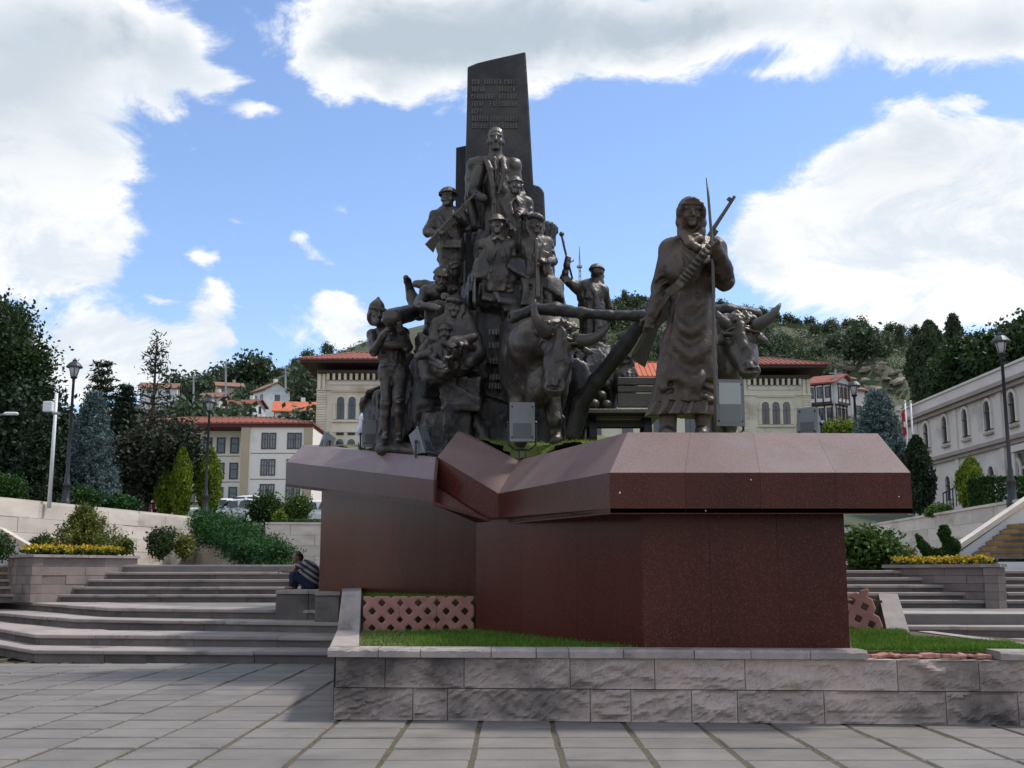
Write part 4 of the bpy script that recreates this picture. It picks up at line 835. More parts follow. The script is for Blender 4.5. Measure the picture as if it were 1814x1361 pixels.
ys = np.concatenate([np.arange(-60, 20, 12), [24.0, 30, 34, 40, 46, 52, 56], np.arange(59, 130, 4), np.arange(130, 372, 3.2), np.arange(380, 1200, 40)]); xs = np.concatenate([np.arange(-900, -150, 50), np.arange(-150, -22, 3.2), [-21, -14, -7, 0, 7, 14, 21], np.arange(24, 170, 3.2), np.arange(180, 901, 50)])
X, Y = np.meshgrid(xs, ys); Z = terrain_z(X, Y); Z = np.where(Y < 23.9, -0.35, Z); V = np.stack([X.ravel(), Y.ravel(), Z.ravel()], 1)
nx = len(xs); idx = (np.arange(len(ys)-1)[:, None]*nx+np.arange(nx-1)[None, :]).ravel(); F = np.stack([idx, idx+1, idx+nx+1, idx+nx], 1)
mx_ = V[F].mean(1); F = F[~((np.abs(mx_[:, 0]) < 21) & (mx_[:, 1] > 12) & (mx_[:, 1] < 56))]
hillm = mat('hillside_soil_and_scrub', (.040, .056, .024), (.070, .076, .038), .06, .95, .6, 2, slo=.60, stain=(.15, .135, .10), sscale=.045, c3=(.055, .07, .032), fine=.6)
struct(link('terrain', mesh_np('terrain', V, F, hillm, True)))

# paved square: joint bed, slabs one by one where they can be told apart
g = struct(MB().box((0, 8, -.185), (70, 56, .25)).build('plaza_ground', mortar))
slabs = []
for v in range(4):
    g_ = MB(); w, d = .733, .618; c = .012
    j = [random.uniform(-.006, .006) for _ in range(8)]
    P0 = [(-w/2+j[0], -d/2+j[1]), (w/2+j[2], -d/2+j[3]), (w/2+j[4], d/2+j[5]), (-w/2+j[6], d/2+j[7])]
    b = [(x, y, -.06) for x, y in P0]; m1 = [(x, y, -c) for x, y in P0]; t = [(x*(1-.03), y*(1-.03), 0) for x, y in P0]
    g_.add(b+m1+t, [(0, 1, 5, 4), (1, 2, 6, 5), (2, 3, 7, 6), (3, 0, 4, 7), (4, 5, 9, 8), (5, 6, 10, 9), (6, 7, 11, 10), (7, 4, 8, 11), (8, 9, 10, 11)])
    me = bpy.data.meshes.new('paver'); me.from_pydata(g_.v, [], g_.f); me.materials.append(paving); slabs.append(me)
cx0 = gz(600, 1275, 0)[0]+.03; rest = MB(); n = 0
jf = MB()
for i in range(-40, 41): jf.box((cx0-.0175+.785*i, 8, -.065), (.13, 56, .11))
o = jf.build('joint_fill', mortar, g); o['kind'] = 'stuff'
for i in range(-17, 16):
    for j in range(-6, 18):
        x = cx0+.375+.785*i; y = 12.62+.676*j
        if y > 20.95+.0 or (x > cx0 and y > 12.9): continue
        pxx = 907+FPX*x/(y+.1); vis = 9.0 < y and -60 < pxx < 1875
        if vis and n < 300:
            o = link('paver', slabs[n % 4], g, np.array((x+random.uniform(-.006, .006), y+random.uniform(-.005, .005), .002+random.uniform(-.006, .006)))-np.array(g.location)); o.rotation_euler = (random.uniform(-.006, .006), random.uniform(-.006, .006), random.choice((0, math.pi))+random.uniform(-.006, .006)); n += 1
        else: rest.box((x, y, -.03), (.733, .618, .06))
for i in range(-40, 41):
    for j in range(-24, -6):
        x = cx0+.375+.785*i; rest.box((x, 12.62+.676*j, -.03), (.733, .618, .06))
o = rest.build('paving_beyond', paving, g); o['kind'] = 'stuff'
# weeds in the wide joints
V = []; F = []
for i in range(-12, 14):
    x = cx0-.02+.785*i
    for _ in range(90):
        y = rng.uniform(9.4, 12.7); 
        if math.sin(x*3.1+y*2.3)+rng.normal()*.5 < .75: continue
        px_, py_ = x+rng.normal()*.02, y; a = rng.uniform(0, 6.28); h_ = rng.uniform(.008, .026); k = len(V)
        V += [(px_, py_, -.012), (px_+.008*math.cos(a), py_+.008*math.sin(a), -.012), (px_+rng.normal()*.012, py_+rng.normal()*.012, h_-.004)]; F.append((k, k+1, k+2))
o = link('joint_weeds', mesh_np('joint_weeds', V, F, grassm)); tag(o, 'sparse moss and weeds growing in the wide paving joints', 'weeds', kind='stuff')

# -- low retaining wall of split-face stone in front of the bed
def wd(px): return 13.0-(px-600)/1214*.5
def wp(px, z):
    D_ = wd(px); return np.array((at(px, 1200, D_)[0], D_, z))
def stone_face(px0, px1, z0, z1, seed, flat=1.0):
    """one stone with a hewn face: a worked margin, then broken relief"""
    a, b = wp(px0, z0), wp(px1, z0); L_ = b[0]-a[0]; gp = .004; nu, nv = max(8, int(L_/.032)), 13; g = np.random.default_rng(seed)
    u_ = np.linspace(0, 1, nu); v_ = np.linspace(0, 1, nv); U, Vv = np.meshgrid(u_, v_); x = U*L_; z = z0+Vv*(z1-z0)
    d = np.zeros_like(U)
    for f_, am in ((5, .032), (11, .02), (23, .012), (41, .007)):
        for _ in range(3):
            th = g.uniform(0, 6.28); ph = g.uniform(0, 6.28); s = np.sin(f_*(x*math.cos(th)+z*1.6*math.sin(th))+ph+1.4*np.sin(f_*.6*z+ph*2)); d += am*(1-2*np.abs(s))/1.7
    edge = np.minimum(np.minimum(x, L_-x)/.045, np.minimum(z-z0, z1-z)/.03); edge = np.clip(edge, 0, 1); edge = edge*edge*(3-2*edge)
    belly = .028*np.sin(math.pi*np.clip(Vv, 0, 1))*(.4+.6*np.clip(1.2-Vv, 0, 1)); d = np.clip((d*1.15+belly+.015)*flat, -.03, .12)*edge
    Dx = wd(px0)+(wd(px1)-wd(px0))*U; V = np.stack([a[0]+gp+U*(L_-2*gp), Dx-d, np.clip(z, z0+gp, z1-gp)], -1).reshape(-1, 3); back = V.copy(); back[:, 1] += .0
    i = (np.arange(nv-1)[:, None]*nu+np.arange(nu-1)[None, :]).ravel(); F = [tuple(q) for q in np.stack([i, i+1, i+nu+1, i+nu], 1)]
    per = list(range(nu))+[nu*k+nu-1 for k in range(1, nv)]+[nu*(nv-1)+k for k in range(nu-2, -1, -1)]+[nu*k for k in range(nv-2, 0, -1)]
    n0 = len(V); ring_ = V[per].copy(); ring_[:, 1] = Dx.max()+.22; V = np.concatenate([V, ring_]); m_ = len(per)
    F += [(per[k], n0+k, n0+(k+1) % m_, per[(k+1) % m_]) for k in range(m_)]
    return [tuple(v) for v in V], F
wl = thing('retaining_wall', wp(1200, 0), 'low wall of split-face andesite blocks with a chipped cap, in front of the monument bed', 'wall')
ZL = float(at(1000, 1221, wd(1000))[2]); ZT = float(at(1000, 1166, wd(1000))[2]); ZC = ZT+.10
low = [592, 732, 793, 1045, 1117, 1224, 1305, 1458, 1673, 1800, 1960, 2120]; upp = [592, 682, 822, 1010, 1160, 1320, 1590, 1735, 1880, 2050, 2120]
for k, (row, z0, z1) in enumerate(((low, 0, ZL), (upp, ZL, ZT))):
    for i in range(len(row)-1):
        v, f = stone_face(row[i]+(0 if i else 2*k), row[i+1], z0+.002, z1, 10*k+i, 1.0 if k == 0 else .72); MB().add(v, f).build('stone', rockface, wl)
caps = [580, 670, 745, 870, 950, 1008, 1105, 1230, 1330, 1435, 1537]
def cap_piece(px0, px1, seed):
    g = np.random.default_rng(seed); a, b = wp(px0, 0), wp(px1, 0); n_ = max(4, int((b[0]-a[0])/.05)); xs_ = np.linspace(a[0]+.004, b[0]-.004, n_); top = []; bot = []
    ch = [max(0, g.normal()*.012) for _ in range(n_)]; vs = []; fs = []
    for q in range(n_):
        y0 = wd(px0)+(wd(px1)-wd(px0))*q/(n_-1)
        vs += [(xs_[q], y0-.055+ch[q]*.6, ZT+.003), (xs_[q], y0-.06+ch[q], ZC-.03+g.normal()*.006), (xs_[q], y0-.035+ch[q]*1.6, ZC-.004+g.normal()*.004), (xs_[q], y0+.33, ZC), (xs_[q], y0+.33, ZT+.003)]
    for q in range(n_-1):
        for r in range(5): fs.append((5*q+r, 5*(q+1)+r, 5*(q+1)+(r+1) % 5, 5*q+(r+1) % 5))
    fs += [(0, 1, 2, 3, 4), tuple(5*(n_-1)+r for r in (4, 3, 2, 1, 0))]
    return MB().add(vs, fs)
for i in range(len(caps)-1): cap_piece(caps[i], caps[i+1], 60+i).build('cap_stone', capstone, wl)
cap_piece(1772, 1880, 80).build('cap_stone', capstone, wl); cap_piece(1880, 2120, 81).build('cap_stone', capstone, wl)
# backing so nothing shows through the joints
a, b = wp(594, 0), wp(2120, 0); MB().hexa([(a[0]+.03, a[1]+.06, 0), (b[0], b[1]+.06, 0), (b[0], b[1]+.3, 0), (a[0]+.03, a[1]+.3, 0)], [(a[0]+.03, a[1]+.06, ZT-.01), (b[0], b[1]+.06, ZT-.01), (b[0], b[1]+.3, ZT-.01), (a[0]+.03, a[1]+.3, ZT-.01)]).build('wall_core', mortar, wl)
# left flank: cap running back, then rising steeply
fo, fi = at(583, 1151, 12.98), at(636, 1139, 13.36); fo[2] = fi[2] = ZC; bo, bi = at(598, 1109, 17.2), at(637, 1107, 17.2); bo[2] = bi[2] = ZC
to, ti = at(606, 1051, 17.75), at(640, 1048, 17.75); ho, hi_ = to*np.array((1, 1, 1))*np.array((23.6/17.75, 23.6/17.75, 1)), ti*np.array((23.6/17.75, 23.6/17.75, 1))
fl = thing('flank_wall', (fo+bo)/2*np.array((1, 1, 0)), 'stepped side wall with a sloping cap closing the left end of the grass bed', 'wall')
for t0, t1 in ((0, .36), (.36, .7), (.7, 1)):
    MB().slab([lerp(fo, bo, t0+.002), lerp(fi, bi, t0+.002), lerp(fi, bi, t1-.002), lerp(fo, bo, t1-.002)], (0, 0, -.1)).build('cap_stone', capstone, fl)
MB().slab([bo, bi, ti, to], (0, .12, -.04)).build('sloping_cap', capstone, fl)
MB().slab([to+(0, .002, .002), ti+(0, .002, .002), lerp(ti, hi_, .5), lerp(to, ho, .5)], (0, 0, -.1)).build('cap_stone', capstone, fl); MB().slab([lerp(to, ho, .502), lerp(ti, hi_, .502), hi_, ho], (0, 0, -.1)).build('cap_stone', capstone, fl)
inx = np.array((.05, 0, 0)); dn = np.array((0, 0, -.11))
for t0, t1 in ((0, .33), (.33, .7), (.7, 1)):
    for z0, z1 in ((0, ZL), (ZL, ZC-.1)):
        p = [lerp(fo, bo, t)*np.array((1, 1, 0))+inx for t in (t0+.003, t1-.003)]; q = [lerp(fi, bi, t)*np.array((1, 1, 0))-inx for t in (t1-.003, t0+.003)]
        z0_ = z0+.003; MB().hexa([x+np.array((0, .06, z0_)) for x in (p[0], q[1], q[0], p[1])], [x+np.array((0, .06, z1-.003)) for x in (p[0], q[1], q[0], p[1])]).build('stone', rockface, fl)
MB().slab([x*np.array((1, 1, 0)) for x in (to+inx+(0, .05, 0), ti-inx+(0, .05, 0), hi_-inx, ho+inx)], (0, 0, float(to[2])-.12)).build('stone', riserstone, fl)
# low ledge wall joining it, where the man sits behind
la, lb = at(487, 1075, 24.75), at(604, 1075, 24.75); zl = float(at(540, 1046, 24.75)[2])
lw = thing('ledge_wall', ((la[0]+lb[0])/2, 25.0, .84), 'low grey ledge wall with a flat slab top beside the upper steps', 'wall')
for t0, t1 in ((0, .5), (.5, 1)):
    xa, xb = la[0]+(lb[0]-la[0])*t0, la[0]+(lb[0]-la[0])*t1
    MB().box(((xa+xb)/2, 26.2, (.6+zl-.09)/2), (xb-xa-.006, 2.8, zl-.09-.6), bev=.01).build('stone', riserstone, lw); MB().box(((xa+xb)/2, 26.2, zl-.04), (xb-xa-.006+.0, 2.9, .085), bev=.012).build('cap_stone', capstone, lw)

xa, xb = at(558, 1075, 23.6)[0], at(602, 1075, 23.6)[0]; MB().box(((xa+xb)/2, 24.15, (.3+zl-.1)/2), (xb-xa, 1.05, zl-.1-.3), bev=.01).build('stone', riserstone, lw); MB().box(((xa+xb)/2, 24.13, zl-.05), (xb-xa+.02, 1.12, .085), bev=.012).build('cap_stone', capstone, lw)
# -- grass bed behind the wall, pink concrete grid slabs standing in it
bed = struct(MB().prism([(fi[0]-.2, 13.3), (at(1900, 1160, 12.9)[0], 12.9), (at(1620, 1126, 15.2)[0]+1.5, 15.2), (at(1612, 1126, 17.4)[0], 17.4), (bi[0]-.2, 17.45)], .3, ZC-.035).build('bed_soil', soil))
zb = ZC+.42; struct(MB().prism([(ti[0]-.15, 17.72), (at(1556, 1060, 17.9)[0], 17.72), (6.3, 29), (-3.0, 27.5), (hi_[0]-.35, 24.5)], .3, zb).build('upper_bed_soil', soil))
def blades(name, pts, hmin, hmax, m, label, w=.006, lean=.5, seed=0):
    g = np.random.default_rng(seed); n_ = len(pts); a = g.uniform(0, 6.28, n_); h_ = g.uniform(hmin, hmax, n_); dx, dy = np.cos(a)*w, np.sin(a)*w; l = g.normal(0, lean, (n_, 2))*h_[:, None]
    V = np.empty((n_, 3, 3)); V[:, 0] = pts-np.stack([dx, dy, 0*dx], 1); V[:, 1] = pts+np.stack([dx, dy, 0*dx], 1); V[:, 2] = pts+np.stack([l[:, 0], l[:, 1], h_], 1)
    o = link(name, mesh_np(name, V.reshape(-1, 3), np.arange(3*n_).reshape(-1, 3), m)); return tag(o, label, 'grass', kind='stuff')
def inpoly(poly, x, y):
    c = np.zeros(x.shape, bool); n_ = len(poly)
    for i in range(n_):
        (x0, y0), (x1, y1) = poly[i], poly[(i+1) % n_]
        c ^= ((y0 > y) != (y1 > y)) & (x < (x1-x0)*(y-y0)/(y1-y0+1e-12)+x0)
    return c
def scatter(poly, n_, seed):
    g = np.random.default_rng(seed); P_ = np.array(poly); x = g.uniform(P_[:, 0].min(), P_[:, 0].max(), n_); y = g.uniform(P_[:, 1].min(), P_[:, 1].max(), n_); k = inpoly(poly, x, y); return x[k], y[k]
lp = [(fi[0]+.02, 13.36), (at(1150, 1150, 13.1)[0], 13.15), (at(846, 1110, 17.3)[0], 17.4), (bi[0]+.03, 17.45)]
x, y = scatter(lp, 30000, 1); keep = rng.random(len(x)) < np.clip(.05+.95*np.clip((x+2.3)/2.0, 0, 1)**1.3+.3*np.sin(9*y+3*x), .02, 1); x, y = x[keep], y[keep]
blades('grass', np.stack([x, y, np.full(len(x), ZC-.04)], 1), .03, .085, grassm, 'short green grass in the bed left of the red granite plinth', seed=2)
rp = [(at(1512, 1150, 13.2)[0], 13.1), (at(1830, 1165, 12.9)[0], 12.9), (at(1790, 1150, 14.2)[0], 14.2), (at(1612, 1128, 15.4)[0], 15.4), (at(1600, 1126, 17.4)[0], 17.4), (at(1500, 1126, 17.4)[0], 17.4)]
x, y = scatter(rp, 60000, 3); blades('grass', np.stack([x, y, np.full(len(x), ZC-.04)], 1), .03, .085, grassm, 'short green grass in the bed right of the red granite plinth', seed=4)
up_ = [(ti[0], 17.8), (at(850, 1050, 18)[0], 17.8), (at(850, 1050, 20)[0], 20), (hi_[0], 23.5)]
x, y = scatter(up_, 40000, 5); blades('grass', np.stack([x, y, np.full(len(x), zb-.01)], 1), .04, .09, grassm, 'green grass on the raised strip behind the pink concrete grids', seed=6)
def grid_slab(w, h_, nx_=2, cut=0):
    """concrete grass paver stood on edge: a slab pierced by diamond holes, its rim scalloped by half holes; one closed solid"""
    s = w/(2*nx_); T = .085; S_ = Sculpt((-w/2-.04, -T/2-.03, -.03), (w/2+.04, T/2+.03, h_+.04), .0125); S_.box((0, 0, h_/2), (w/2, T/2, h_/2), None, .015, .01); e = s*.40
    for i in range(-nx_, nx_+1):
        for j in range(-1, 8):
            if (i+j) % 2: continue
            z = h_-s*.72-j*s*.88
            if z < -s: break
            big = 1.0 if abs(i) < nx_ and j >= 0 else .95; S_.box((i*s, 0, z), (e*.72*big, T, e*.72*big), rotm(0, 0, math.pi/4), .008, .012, True)
    if cut: S_.box((w/2+.05, 0, h_), (w*.62, .3, h_*.55), rotm(0, 0, cut), .0, .01, True)
    return S_.mesh()
zl0 = ZC-.05; lat = [(676, 65), (741, 65), (807, 65)]
for i, (pc, pw) in enumerate(lat):
    c = at(pc, 1110, 17.5); w_ = pw/FPX*17.5*1.02; P_, Q_ = grid_slab(w_-.012, .535)
    o = link('concrete_grid', mesh_np('concrete_grid', P_, Q_, terracotta, True)); o.location = (c[0], 17.5, zl0); o.rotation_euler = (-.05+rng.normal()*.015, 0, rng.normal()*.02)
    tag(o, ('pink concrete grid slab standing on edge, next to the flank wall cap', 'pink concrete grid slab standing on edge, middle one of three beside the plinth', 'pink concrete grid slab standing on edge, touching the red granite plinth')[i], 'concrete grid', 'concrete grids edging the grass')
P_, Q_ = grid_slab(.62, .66, 2, .0); c = at(1527, 1130, 17.5)
o = link('concrete_grid', mesh_np('concrete_grid', P_, Q_, terracotta, True)); o.location = (c[0]-.02, 17.3, zl0-.06); o.rotation_euler = (-.15, -.30, -.05); tag(o, 'pink concrete grid slab leaning against the sloping kerb right of the plinth', 'concrete grid', 'concrete grids edging the grass')
# right flank: leaning kerb slab and low kerb running forward
q = [at(1556, 1051, 17.9), at(1590, 1052, 17.9), at(1613, 1126, 17.2), at(1572, 1119, 17.2)]
kb = thing('kerb', q[2], 'sloping grey stone kerb closing the right side of the grass bed', 'kerb')
MB().slab(q, (.02, .25, -.12)).build('sloping_cap', capstone, kb)
k0, k1 = at(1613, 1128, 15.4), at(1830, 1171, 12.95)
for t0, t1 in ((0, .34), (.34, .7), (.7, 1)):
    a, b = lerp(q[2]*np.array((1, 1, 0))+np.array((.1, 0, ZC-.02)), np.array((k1[0]+.3, 13.3, ZC-.02)), t0+.004), lerp(q[2]*np.array((1, 1, 0))+np.array((.1, 0, ZC-.02)), np.array((k1[0]+.3, 13.3, ZC-.02)), t1-.004)
    MB().slab([a, a+(.22, .05, 0), b+(.22, .05, 0), b], (0, 0, -.5)).build('kerb_stone', capstone, kb)
# brick rubble where caps are missing
for i in range(16):
    px_ = 1543+14.5*i+rng.normal()*3; p = wp(px_, ZT); 
    o = MB().box((0, 0, 0), (rng.uniform(.06, .16), rng.uniform(.06, .11), rng.uniform(.03, .06)), bev=.008).build('brick_rubble', terracotta); o.location = (p[0], p[1]+.17+rng.normal()*.05, ZT+.03); o.rotation_euler = (rng.normal()*.1, rng.normal()*.1, rng.normal()*.5)
    tag(o, 'broken pink brick piece lying on the uncapped stretch of the low wall', 'brick', 'brick rubble on the low wall')

# -- granite pedestal
BH = .455
RR = {0: at(1613, 838, 12.6), 1: at(1080, 838, 12.6), 2: at(883, 875, 16.8), 3: at(775, 810, 17.7), 4: at(771, 851, 17.3), 5: at(507, 819, 23.4), 6: np.array((-3.4, 31., 4.6)), 7: np.array((4.6, 30., 4.2)), 8: np.array((5.75, 21., 3.3))}
TT = {0: at(1555, 768, 13.4), 1: at(1112, 766, 13.4), 2: at(918, 816, 17.7), 3: at(811, 764, 18.4), 4: at(775, 810, 17.72), 5: at(537, 789, 24.0), 6: np.array((-2.8, 30.2, 5.0)), 7: np.array((3.9, 29.2, 4.7)), 8: np.array((4.95, 21., 3.85))}
WW = {0: at(1506, 1150, 13.2), 1: at(1140, 1155, 13.2), 2: at(843, 1115, 17.3), 3: at(866, 1060, 18.2), 5: at(565, 1045, 24.6), 6: np.array((-2.9, 30.0, 0)), 7: np.array((3.9, 29, 0)), 8: np.array((5.0, 21, 0))}
dz = np.array((0, 0, BH))
pd = thing('plinth', (2, 18, ZC), 'angular dark red polished granite plinth with an overhanging sloped rim', 'plinth')
def panels(a, b, c, d, n_, name, m, cuts=None):
    """quad a-b (bottom) c-d (top, above b and a) split along its length into granite slabs"""
    a, b, c, d = (np.array(x, float) for x in (a, b, c, d)); nrm = np.cross(b-a, d-a); nrm /= np.linalg.norm(nrm); cuts = cuts or [i/n_ for i in range(n_+1)]
    L_ = np.linalg.norm(b-a); e = .0013/L_
    for i in range(len(cuts)-1):
        t0, t1 = cuts[i]+e, cuts[i+1]-e; MB().slab([lerp(a, b, t0), lerp(a, b, t1), lerp(d, c, t1), lerp(d, c, t0)], -nrm*.035).build(name, m, pd)
DZ = {4: .86, 5: 1.12}
def rim(i, j, n_): # i is the left end as seen
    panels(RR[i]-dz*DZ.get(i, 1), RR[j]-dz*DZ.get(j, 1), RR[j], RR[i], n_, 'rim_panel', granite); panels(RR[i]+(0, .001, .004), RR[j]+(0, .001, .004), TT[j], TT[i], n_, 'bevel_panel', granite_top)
rim(1, 0, 4); rim(2, 1, 3); rim(5, 4, 3); rim(8, 7, 4); rim(7, 6, 4); rim(6, 5, 3); rim(0, 8, 4)
MB().slab([RR[3]-dz*1.0+(0, .02, .0), RR[4]-dz*.86+(.01, .05, 0), RR[2]-dz+(0, .05, 0)], (.03, .06, .02)).build('fold_panel', granite, pd)
MB().slab([RR[4], RR[4]-dz*.86, RR[3]-dz*.9+(0, .3, 0), RR[3]], (-.03, .02, 0)).build('rim_end', granite, pd)
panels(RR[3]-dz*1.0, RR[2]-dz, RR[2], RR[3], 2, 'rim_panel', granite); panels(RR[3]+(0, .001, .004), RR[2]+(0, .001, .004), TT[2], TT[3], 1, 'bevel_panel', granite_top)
core = MB()
order = [0, 1, 2, 3, 5, 6, 7, 8]; rb = {k: RR[k]-dz*DZ.get(k, 1) for k in RR}; rb[3] = RR[4]-dz*.86
for i in range(len(order)):      # underside of the rim and the walls below it
    p, q = order[i], order[(i+1) % len(order)]
    wt = lambda k: np.array((WW[k][0], WW[k][1], rb[k][2]+.05)); wb = lambda k: np.array((WW[k][0], WW[k][1], .4))
    core.slab([rb[p]+(0, 0, .01), rb[q]+(0, 0, .01), wt(q), wt(p)], (0, 0, .05))
    panels(wb(q), wb(p), wt(p), wt(q), {0: 3, 1: 3, 2: 1, 3: 4}.get(p, 4), 'wall_panel', granite)
cen = np.array((1.2, 20, 0)); cp = [lerp(WW[k], cen, .03) for k in order]
core.prism([(p[0], p[1]) for p in cp], .35, 2.3); core.build('core', granite, pd)
# top of the plinth: red coping strip and sloping turf
inn = {k: lerp(TT[k], np.array((1.2, 20.5, TT[k][2])), .075) for k in TT}
for k in TT: inn[k][2] = TT[k][2]-.02
def coping(i, j):
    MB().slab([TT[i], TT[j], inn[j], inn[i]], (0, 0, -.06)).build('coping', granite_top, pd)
for i, j in ((1, 0), (2, 1), (3, 2), (5, 4), (0, 8), (8, 7), (7, 6), (6, 5)): coping(i, j)
ctl = [TT[k] for k in TT]+[at(1215, 778, 14.8), at(1280, 780, 17.6),  at(704, 785, 19.7), at(700, 803, 19.4), at(765, 806, 18.6), at(850, 773, 18.9), at(900, 775, 18.8), at(950, 777, 18.6), at(1000, 779, 18.1), at(1040, 783, 17.0), at(930, 809, 17.4), np.array((1.5, 25, 4.6))]
poly = [(inn[k][0], inn[k][1]) for k in (0, 1, 2, 3, 5, 6, 7, 8)]
hp = np.array(ctl); 
def plinth_z(x, y):
    w = 1/(((x[..., None]-hp[:, 0])**2+(y[..., None]-hp[:, 1])**2)+.05)**2; return (w*hp[:, 2]).sum(-1)/w.sum(-1)-.05
gx, gy = np.meshgrid(np.arange(-5.2, 6.2, .11), np.arange(12.8, 31, .11)); k = inpoly(poly, gx, gy); idm = -np.ones(gx.shape, int); gzv = plinth_z(gx, gy); idm[:] = np.arange(gx.size).reshape(gx.shape)
kk = k[:-1, :-1] & k[1:, :-1] & k[:-1, 1:] & k[1:, 1:]; F = np.stack([idm[:-1, :-1][kk], idm[:-1, 1:][kk], idm[1:, 1:][kk], idm[1:, :-1][kk]], 1)
used = np.unique(F); mp_ = np.zeros(gx.size, int); mp_[used] = np.arange(len(used)); V = np.stack([gx.ravel(), gy.ravel(), gzv.ravel()-.03], 1)[used]
turf = mat('plinth_turf', (.13, .17, .03), (.085, .12, .022), 2.5, .95, .6, 90, stain=(.17, .16, .06), sscale=1.4)
link('turf', mesh_np('turf', V, mp_[F], turf, True), pd).location = -np.array(pd.location)
x, y = scatter(poly, 60000, 8); kf = (y < 21.5) & (x > -2); x, y = x[kf], y[kf]; blades('grass', np.stack([x, y, plinth_z(x, y)-.03], 1), .02, .05, grassy, 'yellow-green turf sloping up to the bronze group on top of the plinth', .007, seed=9)
# plaques of different stone, chips of white paint
o = MB().slab([at(1375, 771, 13.385)+(0, -.012, 0), at(1398, 768.5, 13.40)+(0, -.012, 0), at(1414, 777, 13.3)+(0, -.012, 0), at(1421, 790, 13.16)+(0, -.012, 0), at(1408, 796, 13.08)+(0, -.012, 0), at(1388, 789, 13.17)+(0, -.012, 0)][::-1], (0, .02, -.015)).build('worn_patch', mat('grey_patch', (.115, .112, .115), (.10, .098, .10), 3, .6), pd)

M_ = MB(); g_c = np.random.default_rng(12)
for px_, py_ in ((1120, 822), (1123, 818), (1127, 826), (1592, 880), (1098, 873), (1500, 812), (1250, 905), (1330, 850), (706, 832), (1020, 872)):
    p = at(px_, py_, 12.6); j = 0 if py_ > 838 else 1; 
    if 1085 < px_ < 1600: M_.box((p[0], 12.594 if not j else 12.6+(838-py_)/70*.78-.004, p[2]+(.012 if j else 0)), (g_c.uniform(.008, .016), .006, g_c.uniform(.008, .024)))
o = M_.build('paint_chips', whitewash, pd); o['kind'] = 'stuff'
# -- stairs: each step a run of separate tread slabs over recessed riser stones
def flight(st_, lines, zs, rise, m_t=stepstone, m_r=riserstone, seg=1.5, deep=1.4, seed=0):
    g = np.random.default_rng(seed)
    for ln, z in zip(lines, zs):
        pts = [np.array((p[0], p[1])) for p in ln]
        for i in range(len(pts)-1):
            a, b = pts[i], pts[i+1]; L_ = np.linalg.norm(b-a); d = (b-a)/L_; nb = np.array((-d[1], d[0])); nb *= 1 if nb[1] > 0 else -1; n_ = max(1, int(round(L_/seg))); cs = np.sort(np.concatenate([[0, 1], (np.arange(1, n_)+g.uniform(-.22, .22, max(0, n_-1)))/n_]))
            for k in range(len(cs)-1):
                p, q = a+d*L_*cs[k]+d*.003, a+d*L_*cs[k+1]-d*.003; dzj = g.uniform(-.004, .004); oj = g.uniform(-.012, .012)*nb
                P4 = [p+oj, q+oj, q+nb*deep, p+nb*deep]; zt = z+dzj
                vs = []; c = .012
                for zz, ins in ((zt-.075, .012), (zt-.06, 0), (zt-.014, 0), (zt, .014)):
                    for w in (P4[0]+nb*ins+d*ins*.3, P4[1]+nb*ins-d*ins*.3, P4[2], P4[3]): vs.append((w[0], w[1], zz))
                fs = [(3, 2, 1, 0), (12, 13, 14, 15)]+[(l*4+e, l*4+(e+1) % 4, l*4+4+(e+1) % 4, l*4+4+e) for l in range(3) for e in range(4)]
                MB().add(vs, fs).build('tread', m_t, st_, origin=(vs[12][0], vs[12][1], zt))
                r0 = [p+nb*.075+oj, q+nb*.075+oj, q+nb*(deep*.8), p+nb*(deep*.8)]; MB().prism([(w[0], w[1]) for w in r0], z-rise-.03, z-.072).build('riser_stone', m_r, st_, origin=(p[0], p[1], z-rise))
def L3(y600, mid, left, z, ext):
    return [gz(602, y600, z)+(0, 0, 0), gz(*mid, z), gz(*left, z), ext]
r_ = .21
ln = []
for k, (y6, mid, left) in enumerate((( 1155, (59, 1151.5), (0, 1142)), (1128.5, (62, 1124), (0, 1114)), (1103.5, (129, 1096.5), (0, 1086)), (1081.5, (191, 1077), (0, 1064)))):
    z = r_*(k+1); m0, l0 = gz(*mid, z), gz(*left, z); e = l0+(l0-m0)/np.linalg.norm(l0-m0)*5
    if k == 0: y_fix = gz(602, y6, z)
    ln.append([gz(612, y6, z)[:2], m0[:2], e[:2]][::-1])
fs_ = struct(bpy.data.objects.new('lower_stairs', None)); COL.objects.link(fs_)
flight(fs_, ln, [r_*(k+1) for k in range(4)], r_, seed=1, deep=1.7)
landing = struct(MB().prism([tuple(ln[3][0]+(0, .7)), tuple(ln[3][1]+(0, .7)), tuple(ln[3][2]+(0, .7)), (-2.6, 26), (-2.6, 33), (-26, 45)], .3, .835).build('landing_left', paving))
ln = []; zs = []
for k in range(5):
    z = .84+.205*(k+1); D_ = 31.3+.45*k; ln.append([(-22+.0, D_+2.6), (at(150, 1000, D_)[0], D_+.15), (at(520, 1000, D_)[0], D_), (-2.5, D_-.1)]); zs.append(z)
us = struct(bpy.data.objects.new('upper_stairs', None)); COL.objects.link(us); flight(us, ln, zs, .205, seed=2, deep=.9, seg=1.9)
struct(MB().prism([(-15.0, 33.6), (15.0, 31), (15.0, 49.5), (-15.0, 49.5)], .9, 1.80).build('upper_terrace', paving))
ln = []; zs = []
for k, y in enumerate((1165, 1136, 1110, 1087)):
    z = r_*(k+1); a = gz(1560, y-1, z); b = gz(1850, y+.5, z); ln.append([a[:2], b[:2], (b+(b-a)*2)[:2]]); zs.append(z)
rs = struct(bpy.data.objects.new('right_lower_stairs', None)); COL.objects.link(rs); flight(rs, ln, zs, r_, seed=3, deep=1.5)
